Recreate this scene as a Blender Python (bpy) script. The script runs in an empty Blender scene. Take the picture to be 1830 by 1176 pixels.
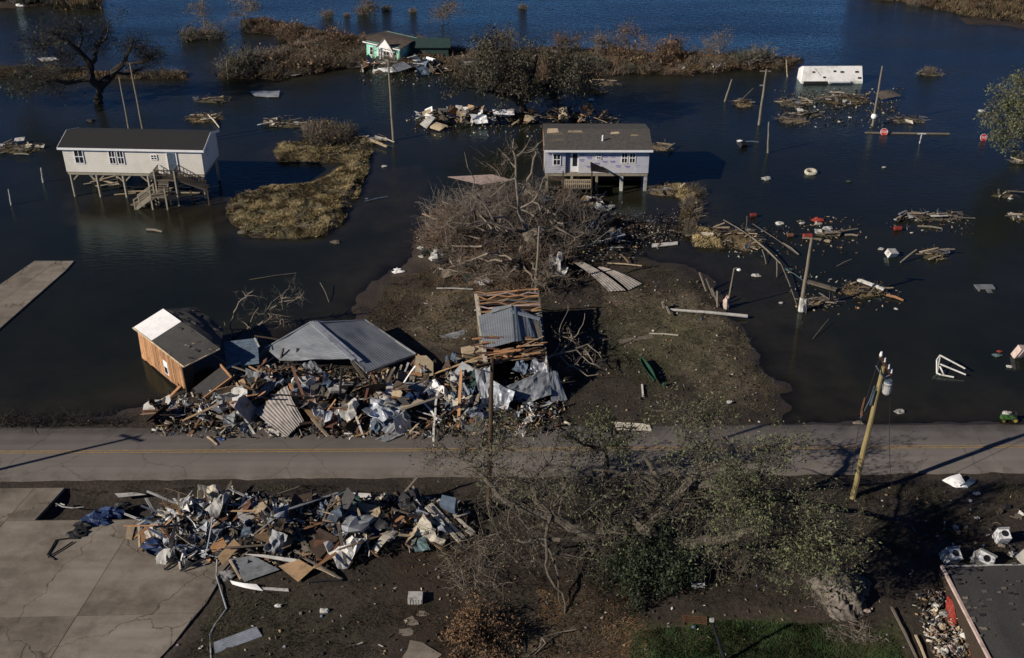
import bpy, math, random
import numpy as np
from mathutils import Vector, Matrix, Euler
from math import sin, cos, tan, radians, pi, sqrt, exp, atan2

SC = bpy.context.scene
COL = SC.collection
# ------------------------------------------------------------------ camera
F = 2000.0; TH = radians(30.4); HC = 43.3
cd = bpy.data.cameras.new('camera'); cam = bpy.data.objects.new('camera', cd); COL.objects.link(cam)
cam.location = (0, 0, HC); cam.rotation_euler = (pi/2 - TH, 0, 0)
cd.sensor_width = 36; cd.lens = F/1830*36; cd.clip_end = 9000; cd.clip_start = .5
SC.camera = cam
# ------------------------------------------------------------------ light
SUN_EL = radians(28); SUN_AZ = radians(27)          # shadows run toward +x, turned 27 degrees to +y
w = bpy.data.worlds.new("World"); SC.world = w; w.use_nodes = True
nt = w.node_tree; sky = nt.nodes.new('ShaderNodeTexSky'); sky.sky_type = 'NISHITA'; sky.sun_disc = False
sky.sun_elevation = SUN_EL; sky.sun_rotation = math.atan2(-cos(SUN_AZ), -sin(SUN_AZ))
sky.air_density = 1.0; sky.dust_density = 0.0; sky.ozone_density = 6.0; sky.altitude = 10000
bg = nt.nodes['Background']; bg.inputs[1].default_value = .09
nt.links.new(sky.outputs[0], bg.inputs[0])
sd = bpy.data.lights.new('sun', 'SUN'); so = bpy.data.objects.new('sun', sd); COL.objects.link(so)
sd.energy = 4.9; sd.angle = radians(.5); sd.color = (1, .91, .79)
sdir = Vector((cos(SUN_AZ)*cos(SUN_EL), sin(SUN_AZ)*cos(SUN_EL), -sin(SUN_EL)))
so.rotation_euler = sdir.to_track_quat('-Z', 'Y').to_euler(); so.location = (-60, -20, 60)
SC.view_settings.view_transform = 'Standard'; SC.view_settings.look = 'None'
SC.view_settings.gamma = 1; SC.view_settings.use_curve_mapping = False; SC.view_settings.exposure = 0.1

rng = random.Random(7); NR = np.random.RandomState(11)
# ------------------------------------------------------------------ layout helper
def G(px, py, z=0.0):
    u = (px-915)/F; v = (588-py)/F
    dx, dy, dz = u, cos(TH)+v*sin(TH), -sin(TH)+v*cos(TH)
    t = (z-HC)/dz
    return Vector((dx*t, dy*t, z))
def U(px, py, Y):
    u = (px-915)/F; v = (588-py)/F
    dx, dy, dz = u, cos(TH)+v*sin(TH), -sin(TH)+v*cos(TH)
    t = Y/dy
    return Vector((dx*t, Y, HC+dz*t))
def SP(py): return 27.9*(py+584)/1399          # pixels of the photograph per metre on the ground there

# ------------------------------------------------------------------ noise
def _h(ix, iy, s):
    n = (ix.astype(np.int64)*374761393 + iy.astype(np.int64)*668265263 + s*1274126177) & 0xffffffff
    n = ((n ^ (n >> 13))*1274126177) & 0xffffffff
    return ((n ^ (n >> 16)) & 0xffff)/65535.0
def vn(x, y, s=0):
    x = np.asarray(x, float); y = np.asarray(y, float)
    ix = np.floor(x); iy = np.floor(y); fx = x-ix; fy = y-iy
    fx = fx*fx*(3-2*fx); fy = fy*fy*(3-2*fy)
    a = _h(ix, iy, s); b = _h(ix+1, iy, s); c = _h(ix, iy+1, s); d = _h(ix+1, iy+1, s)
    return (a*(1-fx)+b*fx)*(1-fy)+(c*(1-fx)+d*fx)*fy
def fbm(x, y, s=0, o=4):
    t = 0; a = .5
    for i in range(o): t = t+a*vn(x*2**i, y*2**i, s+i*17); a *= .5
    return t*16/15 if o == 4 else t
def sdf(x, y, poly):
    x = np.asarray(x, float); y = np.asarray(y, float)
    d = np.full(x.shape, 1e18); ins = np.zeros(x.shape, bool); n = len(poly)
    for i in range(n):
        ax, ay = poly[i][0], poly[i][1]; bx, by = poly[(i+1) % n][0], poly[(i+1) % n][1]
        ex, ey = bx-ax, by-ay; wx, wy = x-ax, y-ay
        t = np.clip((wx*ex+wy*ey)/(ex*ex+ey*ey+1e-9), 0, 1)
        d = np.minimum(d, (wx-ex*t)**2+(wy-ey*t)**2)
        c = (ay > y) != (by > y)
        xi = (bx-ax)*(y-ay)/((by-ay) if abs(by-ay) > 1e-9 else 1e-9)+ax
        ins ^= c & (x < xi)
    d = np.sqrt(d)
    return np.where(ins, d, -d)

def PG(pts, z=0): return [tuple(G(a, b, z)[:2]) for a, b in pts]
# ------------------------------------------------------------------ land, in order: (polygon, top height, shore slope, wobble)
near = PG([(-600,772),(0,771),(120,748),(275,735),(330,700),(440,690),(480,620),(640,585),(655,530),(700,485),(745,468),
           (800,500),(1000,500),(1060,478),(1150,462),(1215,470),(1262,500),(1290,550),(1325,585),(1352,630),(1385,680),(1402,758),
           (1560,762),(1830,756),(2500,752)])
near += [(400, 30), (400, 0), (-400, 0), (-400, 60)]
brush = PG([(742,440),(770,405),(790,375),(850,375),(880,350),(960,345),(1010,365),(1060,370),(1100,390),(1150,420),(1120,470),(1000,520),(860,520),(760,478)])
spit = PG([(1150,335),(1185,325),(1225,328),(1242,365),(1240,400),(1290,425),(1300,445),(1245,440),(1215,400),(1222,360),(1195,345)])
island = PG([(402,372),(420,352),(470,335),(540,330),(575,322),(600,305),(622,296),(600,290),(560,292),(500,288),(488,270),(500,258),
             (545,252),(620,242),(672,250),(660,285),(645,330),(628,375),(614,402),(590,420),(530,427),(450,424),(415,402)])
band = PG([(436,36),(480,34),(540,48),(590,60),(660,68),(760,74),(830,92),(900,92),(1000,88),(1120,92),(1250,96),(1350,100),(1430,106),(1428,122),
           (1330,124),(1240,132),(1120,134),(1040,138),(960,150),(880,150),(800,130),(745,125),(660,118),(612,122),(560,130),(500,140),(420,142),(385,135),(395,118),(470,100),(520,84),(505,66),(440,56)])
reed = PG([(-60,118),(100,122),(240,130),(330,130),(335,140),(230,141),(100,140),(-60,140)])
farR = PG([(1540,-6),(1640,8),(1720,24),(1760,32),(1900,48),(2300,120),(2300,-160),(1500,-60)])
farR2 = PG([(1715,32),(1760,34),(1900,52),(1900,60),(1800,46),(1730,42)])
farL = PG([(-200,-60),(160,-60),(180,-4),(120,6),(30,12),(-200,10)])
farL2 = PG([(96,12),(180,4),(182,16),(100,18)])
drowned_road = PG([(1300,470),(1390,470),(1560,766),(1395,766),(1340,600)])
drowned_pad = PG([(650,310),(745,300),(760,410),(680,412),(640,350)])
silt = PG([(130,350),(400,350),(400,415),(280,425),(150,400)])
LAND = [(near, .34, .13, 2.6, 1), (brush, .5, .25, 1.6, 2), (spit, .3, .3, .8, 3), (island, .42, .45, .7, 4), (band, .5, .18, 2.2, 5), (reed, .3, .2, 1.2, 6),
        (farR, .5, .1, 3, 7), (farR2, .2, .1, 1, 8), (farL, .6, .12, 3, 9), (farL2, .3, .2, .8, 10),
        (drowned_road, -.2, .4, .3, 11), (drowned_pad, -.25, .3, .3, 12), (silt, -.16, .1, 2, 13)]
# rubble heaps are low mounds of earth and broken stuff: (px, py, radius x px, radius y px, height)
MOUNDS = [(355,728,70,30,.35),(450,705,90,50,.6),(560,705,90,50,.75),(650,732,80,40,.55),(730,740,80,35,.5),(810,715,60,40,.5),(930,705,90,40,.5),(930,755,90,25,.3),
          (350,948,80,40,.55),(450,950,90,50,.75),(550,948,90,50,.75),(660,945,90,40,.65),(770,935,60,35,.5),
          (830,440,60,35,.7),(900,400,50,40,.6),(970,440,60,40,.7),(1050,410,70,40,.5),(800,460,60,40,.9),(1160,960,120,50,.5)]
MW = [(G(a,b)[0], G(a,b)[1], c/SP(b), d/(SP(b)*.54), h) for a,b,c,d,h in MOUNDS]
def H(x, y):
    x = np.asarray(x, float); y = np.asarray(y, float)
    h = np.full(x.shape, -1.0)+.15*fbm(x*.15, y*.15, 3)
    for poly, top, sl, wob, s in LAND:
        d = sdf(x, y, poly)+(fbm(x*.35, y*.35, s)-.5)*wob+(vn(x*1.6, y*1.6, s)-.5)*.35*min(wob, 1)
        t = np.clip(d*sl+.02, -1.2, 1)
        hh = np.where(t > 0, np.minimum(top, t) if top > 0 else top+0*t, t) if top > 0 else np.where(d > 0, top, -1.2+np.clip(1+d*.6, 0, 1)*(1.2+top))
        h = np.maximum(h, hh)
    h = h+(fbm(x*.9, y*.9, 31)-.5)*.16*np.clip(h*4+.8, .2, 1)+(vn(x*3, y*3, 9)-.5)*.07*np.clip(h*4+.3, 0, 1)
    for mx, my, rx, ry, hh in MW:
        r = ((x-mx)/rx)**2+((y-my)/ry)**2
        h = h+hh*np.exp(-r*1.6)*(.75+.5*vn(x*1.3, y*1.3, 5))
    d = sdf(x, y, DITCH); h = h-np.clip(d*.5+.3, 0, .5)*.9*(d > -.6)
    # road bed and driveway bed stay flat
    rd = (y > 54.2) & (y < 61.3)
    k = np.clip(np.minimum(y-54.2, 61.3-y)/.6, 0, 1)
    h = np.where(rd & (np.abs(x) < 500), h*(1-k)+.25*k, h)
    d = sdf(x, y, DRIVE); k = np.clip(d+.35, 0, .5)*2
    h = h*(1-k)+.18*k
    return h
DITCH = PG([(62,930),(110,880),(300,878),(270,922),(180,930)], .2)
DRIVE = PG([(-500,873),(115,873),(62,930),(470,928),(390,1040),(355,1100),(285,1176),(100,1400),(-600,1400)], .3)
def h1(x, y): return float(H(np.array([x]), np.array([y]))[0])
def on(px, py, dz=0):
    p = G(px, py, .2); z = max(h1(p.x, p.y), -.05); p = G(px, py, z); p.z = z+dz; return p

# ------------------------------------------------------------------ materials
def nn(t, k, **kw):
    n = t.nodes.new(k)
    for a, b in kw.items():
        if a in n.inputs.keys() if isinstance(a, str) else False: n.inputs[a].default_value = b
        else: setattr(n, a, b)
    return n
MATS = {}
def mat(name, col, rough=.8, metal=0., var=.35, scale=2.5, bump=.25, dirt=.25, dcol=(.035,.03,.024), rnd=.35, wave=None, spec=.3, hue=None):
    if name in MATS: return MATS[name]
    m = bpy.data.materials.new(name); m.use_nodes = True; t = m.node_tree; L = t.links
    b = t.nodes['Principled BSDF']; b.inputs['Roughness'].default_value = rough; b.inputs['Metallic'].default_value = metal
    b.inputs['Specular IOR Level'].default_value = spec
    tc = t.nodes.new('ShaderNodeTexCoord')
    n1 = t.nodes.new('ShaderNodeTexNoise'); n1.inputs['Scale'].default_value = scale; n1.inputs['Detail'].default_value = 7; n1.inputs['Roughness'].default_value = .65
    L.new(tc.outputs['Object'], n1.inputs['Vector'])
    src = n1.outputs[0]
    if wave:
        mp = t.nodes.new('ShaderNodeMapping'); mp.inputs['Scale'].default_value = wave
        L.new(tc.outputs['Object'], mp.inputs[0]); n3 = t.nodes.new('ShaderNodeTexNoise'); n3.inputs['Scale'].default_value = 1; n3.inputs['Detail'].default_value = 5
        L.new(mp.outputs[0], n3.inputs['Vector']); mx = t.nodes.new('ShaderNodeMix'); mx.inputs[0].default_value = .6
        L.new(src, mx.inputs[2]); L.new(n3.outputs[0], mx.inputs[3]); src = mx.outputs[0]
    r = t.nodes.new('ShaderNodeValToRGB'); r.color_ramp.elements[0].position = .3; r.color_ramp.elements[1].position = .7
    c2 = hue or col
    r.color_ramp.elements[0].color = tuple(max(0, c*(1-var)) for c in col)+(1,)
    r.color_ramp.elements[1].color = tuple(min(1, c*(1+var)) for c in c2)+(1,)
    L.new(src, r.inputs[0])
    n2 = t.nodes.new('ShaderNodeTexNoise'); n2.inputs['Scale'].default_value = scale*.55; n2.inputs['Detail'].default_value = 8; n2.inputs['Roughness'].default_value = .7
    mp2 = t.nodes.new('ShaderNodeMapping'); oi = t.nodes.new('ShaderNodeObjectInfo')
    L.new(tc.outputs['Object'], mp2.inputs[0]); cx = t.nodes.new('ShaderNodeVectorMath'); cx.operation = 'SCALE'; cx.inputs[0].default_value = (31, 17, 9)
    L.new(oi.outputs['Random'], cx.inputs['Scale']); L.new(cx.outputs[0], mp2.inputs['Location']); L.new(mp2.outputs[0], n2.inputs['Vector'])
    mr = t.nodes.new('ShaderNodeMapRange'); mr.inputs['From Min'].default_value = .5; mr.inputs['From Max'].default_value = .68; mr.inputs['To Max'].default_value = dirt*2
    L.new(n2.outputs[0], mr.inputs[0])
    dm = t.nodes.new('ShaderNodeMix'); dm.data_type = 'RGBA'; L.new(mr.outputs[0], dm.inputs[0]); L.new(r.outputs[0], dm.inputs[6]); dm.inputs[7].default_value = dcol+(1,)
    vm = t.nodes.new('ShaderNodeMapRange'); vm.inputs['To Min'].default_value = 1-rnd; vm.inputs['To Max'].default_value = 1+rnd*.5
    L.new(oi.outputs['Random'], vm.inputs[0]); hs = t.nodes.new('ShaderNodeHueSaturation'); L.new(vm.outputs[0], hs.inputs['Value']); L.new(dm.outputs[2], hs.inputs['Color'])
    L.new(hs.outputs[0], b.inputs['Base Color'])
    if bump:
        bp = t.nodes.new('ShaderNodeBump'); bp.inputs['Strength'].default_value = bump; bp.inputs['Distance'].default_value = .04; L.new(n1.outputs[0], bp.inputs['Height']); L.new(bp.outputs[0], b.inputs['Normal'])
    MATS[name] = m; return m
M = dict(
 wood=mat('fresh_lumber', (.36,.235,.13), var=.3, wave=(3,30,30), dirt=.3),
 orange=mat('bare_orange_board', (.40,.21,.10), var=.25, wave=(3,20,20), dirt=.25),
 oldwood=mat('weathered_wood', (.16,.135,.105), var=.35, wave=(3,30,30)),
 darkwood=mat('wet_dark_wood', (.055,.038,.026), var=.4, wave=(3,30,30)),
 redwood=mat('red_brown_board', (.13,.06,.035), var=.4),
 tan=mat('tan_board', (.42,.33,.22), var=.2, dirt=.3),
 white=mat('dirty_white_paint', (.5,.485,.45), rough=.6, var=.18, dirt=.45),
 cream=mat('cream_siding', (.55,.5,.4), rough=.6, var=.12, dirt=.25),
 grey=mat('grey_sheet', (.25,.26,.27), rough=.6, var=.25, dirt=.3),
 steel=mat('galvanised_steel', (.36,.38,.41), rough=.5, metal=.35, var=.2, dirt=.25),
 roofmetal=mat('grey_blue_roof_metal', (.19,.205,.225), rough=.55, metal=.15, var=.16, scale=.8, wave=(.4,9,9), dirt=.22),
 blue=mat('blue_sheet', (.10,.135,.18), rough=.5, var=.3, dirt=.25),
 bluetarp=mat('blue_tarp', (.022,.045,.12), rough=.5, var=.3),
 black=mat('black_plastic', (.02,.02,.022), rough=.6, var=.3),
 shingle=mat('charcoal_shingle', (.055,.052,.05), rough=.95, var=.4, scale=14, bump=.6, dirt=.2, rnd=.15),
 red=mat('faded_red', (.25,.035,.025), rough=.7, var=.25),
 green=mat('green_plastic', (.022,.075,.042), rough=.5, var=.2),
 teal=mat('teal_sheet', (.09,.14,.145), rough=.6),
 pink=mat('pale_insulation', (.5,.38,.33), var=.2),
 bark=mat('tree_bark', (.095,.08,.062), var=.45, wave=(12,12,3), dirt=.1, rnd=.1),
 deadbark=mat('bleached_dead_wood', (.21,.175,.135), var=.4, wave=(12,12,3), dirt=.2, rnd=.15),
 darkbark=mat('dark_wet_bark', (.03,.025,.021), var=.4, wave=(12,12,3), dirt=0, rnd=.1),
 twig=mat('dry_twig', (.2,.168,.14), var=.45, bump=0, rnd=.25, scale=.7),
 twigred=mat('red_brown_twig', (.15,.10,.07), var=.4, bump=0, rnd=.3, scale=.7),
 leaf=mat('olive_leaf', (.085,.105,.046), rough=.6, var=.55, scale=.45, bump=0, dirt=.2, rnd=.15, hue=(.115,.12,.058)),
 oaktwig=mat('oak_twig', (.10,.082,.065), var=.45, bump=0, rnd=0, scale=.7), leafm=mat('mid_green_leaf', (.03,.042,.02), rough=.6, var=.5, scale=.5, bump=0, dirt=.1, rnd=0),
 leafd=mat('dark_green_leaf', (.028,.048,.022), rough=.6, var=.5, scale=.6, bump=0, dirt=.1, rnd=.15),
 leafb=mat('rust_brown_leaf', (.15,.088,.045), rough=.8, var=.5, scale=.8, bump=0, dirt=.2, rnd=.3),
 reedm=mat('dry_reed', (.17,.125,.07), rough=.9, var=.5, scale=.35, bump=0, dirt=.25, rnd=.3),
 golden=mat('golden_dead_grass', (.36,.285,.15), rough=.9, var=.4, scale=.8, bump=0, dirt=.35, dcol=(.07,.075,.035), rnd=.1),
 weed=mat('low_weed', (.055,.05,.03), rough=.9, var=.6, scale=.5, bump=0, dirt=.4, dcol=(.03,.035,.016), rnd=.1),
 lawn=mat('wet_green_grass', (.042,.075,.024), rough=.9, var=.5, scale=.5, bump=0, dirt=.4, dcol=(.06,.05,.025), rnd=.1),
 pole=mat('weathered_pole_wood', (.2,.17,.125), var=.35, wave=(20,20,2), dirt=.2, rnd=.1),
 poley=mat('treated_yellow_pole_wood', (.27,.215,.095), var=.3, wave=(20,20,2), dirt=.15, rnd=.05),
 poled=mat('dark_brown_pole_wood', (.07,.045,.025), var=.3, wave=(20,20,2), dirt=.1, rnd=.05),
 glass=mat('dark_window_glass', (.02,.024,.03), rough=.12, var=.2, dirt=.1, spec=.6, rnd=.1),
 siding=mat('white_vinyl_siding', (.66,.615,.54), rough=.55, var=.06, scale=.9, dirt=.16, dcol=(.42,.37,.3), rnd=.04),
 trim=mat('white_trim', (.8,.79,.77), rough=.5, var=.05, dirt=.08, rnd=.05),
 lav=mat('pale_lavender_wrap', (.53,.52,.545), rough=.6, var=.1, dirt=.12, dcol=(.25,.25,.27), rnd=.05),
 print=mat('purple_print', (.15,.13,.42), rough=.6, var=.2, rnd=.1),
 stilt=mat('treated_stilt_wood', (.30,.26,.19), var=.25, wave=(20,20,2), dirt=.2, rnd=.1),
 roofd=mat('near_black_shingle', (.022,.022,.022), rough=.95, var=.35, scale=10, bump=.5, dirt=.1, rnd=.1),
 roofg=mat('grey_brown_shingle', (.085,.078,.07), rough=.95, var=.35, scale=5, bump=.5, dirt=.3, rnd=.1),
 mint=mat('mint_green_siding', (.33,.72,.55), rough=.6, var=.1, rnd=0),
 dkgreen=mat('dark_green_wall', (.025,.05,.045), rough=.7, var=.2, rnd=0),
 concrete=mat('stained_concrete', (.245,.212,.175), rough=.9, var=.22, scale=.4, bump=.2, dirt=.42, dcol=(.11,.09,.072), rnd=.12, spec=.2, wave=(.25,1.6,1)),
 mound=mat('grey_fibre_mat', (.135,.115,.095), var=.5, wave=(1.5,9,3), dirt=.5, bump=1.0),
 yellow=mat('yellow_plastic', (.36,.27,.04), rough=.5), mower=mat('mower_green_paint', (.05,.13,.03), rough=.4),
)
cm = MATS['stained_concrete'].node_tree; CL = cm.links; pb_n = cm.nodes['Principled BSDF']; srcc = pb_n.inputs['Base Color'].links[0].from_socket
ctc = cm.nodes.new('ShaderNodeNewGeometry'); vo = cm.nodes.new('ShaderNodeTexVoronoi'); vo.feature = 'DISTANCE_TO_EDGE'; vo.inputs['Scale'].default_value = .16
nz = cm.nodes.new('ShaderNodeTexNoise'); nz.inputs['Scale'].default_value = .9; nz.inputs['Detail'].default_value = 6; CL.new(ctc.outputs['Position'], nz.inputs['Vector'])
va = cm.nodes.new('ShaderNodeVectorMath'); va.operation = 'MULTIPLY_ADD'; va.inputs[1].default_value = (2.2, 2.2, 0); CL.new(nz.outputs['Color'], va.inputs[0]); CL.new(ctc.outputs['Position'], va.inputs[2]); CL.new(va.outputs[0], vo.inputs['Vector'])
rp_ = cm.nodes.new('ShaderNodeValToRGB'); rp_.color_ramp.elements[0].color = (.35,.33,.3,1); rp_.color_ramp.elements[1].position = .008; rp_.color_ramp.elements[1].color = (1,1,1,1); CL.new(vo.outputs[0], rp_.inputs[0])
nz2 = cm.nodes.new('ShaderNodeTexNoise'); nz2.inputs['Scale'].default_value = .35; nz2.inputs['Detail'].default_value = 9; nz2.inputs['Roughness'].default_value = .75; CL.new(ctc.outputs['Position'], nz2.inputs['Vector'])
rs_ = cm.nodes.new('ShaderNodeValToRGB'); rs_.color_ramp.elements[0].position = .38; rs_.color_ramp.elements[0].color = (.75,.73,.7,1); rs_.color_ramp.elements[1].position = .6; rs_.color_ramp.elements[1].color = (1.0,1.0,1.0,1); CL.new(nz2.outputs[0], rs_.inputs[0])
m1 = cm.nodes.new('ShaderNodeMix'); m1.data_type = 'RGBA'; m1.blend_type = 'MULTIPLY'; m1.inputs[0].default_value = 1; CL.new(srcc, m1.inputs[6]); CL.new(rp_.outputs[0], m1.inputs[7])
m2 = cm.nodes.new('ShaderNodeMix'); m2.data_type = 'RGBA'; m2.blend_type = 'MULTIPLY'; m2.inputs[0].default_value = 1; CL.new(m1.outputs[2], m2.inputs[6]); CL.new(rs_.outputs[0], m2.inputs[7]); CL.new(m2.outputs[2], pb_n.inputs['Base Color'])
# ------------------------------------------------------------------ mesh builder
class MB:
    def __init__(s): s.v = []; s.f = []; s.m = []; s.n = 0; s.cur = 0
    def raw(s, vs, fs, mi=None):
        o = s.n; s.v.extend(tuple(q) for q in vs); s.n += len(vs)
        s.f.extend(tuple(i+o for i in f) for f in fs); s.m.extend([s.cur if mi is None else mi]*len(fs)); return s
    def box(s, c, size, R=None, mi=None):
        c = Vector(c); x, y, z = size[0]/2, size[1]/2, size[2]/2
        vs = [Vector((a, b, d)) for a in (-x, x) for b in (-y, y) for d in (-z, z)]
        if R is not None: vs = [R @ q for q in vs]
        return s.raw([q+c for q in vs], [(0,1,3,2),(4,6,7,5),(0,4,5,1),(2,3,7,6),(0,2,6,4),(1,5,7,3)], mi)
    def bar(s, a, b, wd, th, mi=None, up=None):
        a = Vector(a); b = Vector(b); d = b-a; L = d.length
        R = d.to_track_quat('X', 'Z').to_matrix()
        return s.box((a+b)/2, (L, wd, th), R, mi)
    def tube(s, pts, rad, n=5, mi=None, cap=True):
        pts = [Vector(p) for p in pts]; k = len(pts); vs = []
        for i, p in enumerate(pts):
            t = (pts[min(i+1, k-1)]-pts[max(i-1, 0)])
            if t.length < 1e-6: t = Vector((0, 0, 1))
            t.normalize(); a = t.cross(Vector((.31, .17, .93)) if abs(t.z) < .9 else Vector((1, .2, 0))).normalized(); b = t.cross(a)
            r = rad[i] if isinstance(rad, (list, tuple)) else rad
            for j in range(n):
                q = 2*pi*j/n; vs.append(p+a*(r*cos(q))+b*(r*sin(q)))
        fs = [(i*n+j, i*n+(j+1) % n, (i+1)*n+(j+1) % n, (i+1)*n+j) for i in range(k-1) for j in range(n)]
        if cap: fs += [tuple(range(n-1, -1, -1)), tuple((k-1)*n+j for j in range(n))]
        return s.raw(vs, fs, mi)
    def slab(s, c4, th, mi=None):
        c = [Vector(q) for q in c4]; nrm = (c[2]-c[0]).cross(c[3]-c[1]).normalized()
        if nrm.z < 0: nrm = -nrm
        k = len(c); vs = c+[q-nrm*th for q in c]
        fs = [tuple(range(k)), tuple(range(2*k-1, k-1, -1))]+[(i, (i+1) % k, k+(i+1) % k, k+i) for i in range(k)]
        return s.raw(vs, fs, mi)
    def grid(s, fn, nu, nv, th=.01, mi=None):
        P = [[Vector(fn(i/nu, j/nv)) for j in range(nv+1)] for i in range(nu+1)]
        vs = []
        for i in range(nu+1):
            for j in range(nv+1):
                a = P[min(i+1, nu)][j]-P[max(i-1, 0)][j]; b = P[i][min(j+1, nv)]-P[i][max(j-1, 0)]
                nr = a.cross(b)
                nr = nr.normalized() if nr.length > 1e-9 else Vector((0, 0, 1))
                vs.append((P[i][j]+nr*th/2, P[i][j]-nr*th/2))
        top = [q[0] for q in vs]; bot = [q[1] for q in vs]; N = len(top); W = nv+1; fs = []
        for i in range(nu):
            for j in range(nv):
                a, b, c, d = i*W+j, (i+1)*W+j, (i+1)*W+j+1, i*W+j+1
                fs.append((a, b, c, d)); fs.append((N+d, N+c, N+b, N+a))
        for i in range(nu):
            a, b = i*W, (i+1)*W; fs.append((b, a, N+a, N+b)); a, b = i*W+nv, (i+1)*W+nv; fs.append((a, b, N+b, N+a))
        for j in range(nv):
            a, b = j, j+1; fs.append((a, b, N+b, N+a)); a, b = nu*W+j, nu*W+j+1; fs.append((b, a, N+a, N+b))
        return s.raw(top+bot, fs, mi)
    def lump(s, c, r, seed=0, nseg=8, nring=5, rough=.25, mi=None):
        q = random.Random(seed); vs = []; c = Vector(c)
        for i in range(nring+1):
            ph = pi*i/nring
            for j in range(nseg):
                a = 2*pi*j/nseg; k = 1+rough*(q.random()*2-1)
                vs.append(c+Vector((r[0]*sin(ph)*cos(a)*k, r[1]*sin(ph)*sin(a)*k, r[2]*cos(ph)*k)))
        fs = [(i*nseg+j, (i+1)*nseg+j, (i+1)*nseg+(j+1) % nseg, i*nseg+(j+1) % nseg) for i in range(nring) for j in range(nseg)]
        return s.raw(vs, fs, mi)
    def mesh(s, name, mats, origin=(0, 0, 0), smooth=False):
        me = bpy.data.meshes.new(name); o = Vector(origin)
        va = np.array(s.v, float).reshape(-1, 3)-np.array(o) if s.n else np.zeros((0, 3))
        me.from_pydata(va.tolist(), [], s.f)
        for m in (mats if isinstance(mats, (list, tuple)) else [mats]): me.materials.append(m)
        me.polygons.foreach_set('material_index', s.m)
        if smooth: me.polygons.foreach_set('use_smooth', [True]*len(me.polygons))
        me.update(); return me
def wloc(o):
    p = Vector((0, 0, 0))
    while o is not None: p += o.location; o = o.parent
    return p
def link(name, me, parent=None, loc=(0, 0, 0), rot=(0, 0, 0)):
    o = bpy.data.objects.new(name, me); COL.objects.link(o); o.location = loc; o.rotation_euler = rot
    if parent is not None: o.parent = parent
    return o
def tag(o, label=None, cat=None, group=None, kind=None):
    if label: o['label'] = label
    if cat: o['category'] = cat
    if group: o['group'] = group
    if kind: o['kind'] = kind
    return o
def thing(name, label, cat, loc, rz=0, group=None):
    o = bpy.data.objects.new(name, None); COL.objects.link(o); o.location = loc; o.rotation_euler = (0, 0, rz); o.empty_display_size = .3
    return tag(o, label, cat, group)
def part(name, mb, m, parent, local=False, smooth=False, label=None, kind=None):
    """mesh part; vertices given in world coordinates (parents unrotated) unless local"""
    me = mb.mesh(name, m, (0, 0, 0) if local else wloc(parent), smooth)
    o = link(name, me, parent)
    return tag(o, label, None, None, kind)
def solo(name, mb, m, label, cat, group=None, smooth=False, kind=None, loc=None):
    a = np.array(mb.v); lo = a.min(0); hi = a.max(0)
    org = Vector(((lo[0]+hi[0])/2, (lo[1]+hi[1])/2, lo[2])) if loc is None else Vector(loc)
    o = link(name, mb.mesh(name, m, org, smooth), None, org)
    return tag(o, label, cat, group, kind)
def npmesh(name, V, Fc, m, k=4, smooth=False, mi=None):
    me = bpy.data.meshes.new(name); me.vertices.add(len(V)); me.vertices.foreach_set('co', np.asarray(V, np.float32).ravel())
    n = len(Fc); me.loops.add(n*k); me.loops.foreach_set('vertex_index', np.asarray(Fc, np.int32).ravel())
    me.polygons.add(n); me.polygons.foreach_set('loop_start', np.arange(n, dtype=np.int32)*k); me.polygons.foreach_set('loop_total', np.full(n, k, np.int32))
    for q in (m if isinstance(m, list) else [m]): me.materials.append(q)
    if mi is not None: me.polygons.foreach_set('material_index', np.asarray(mi, np.int32))
    if smooth: me.polygons.foreach_set('use_smooth', np.ones(n, bool))
    me.update(calc_edges=True); me.validate(); return me

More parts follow.
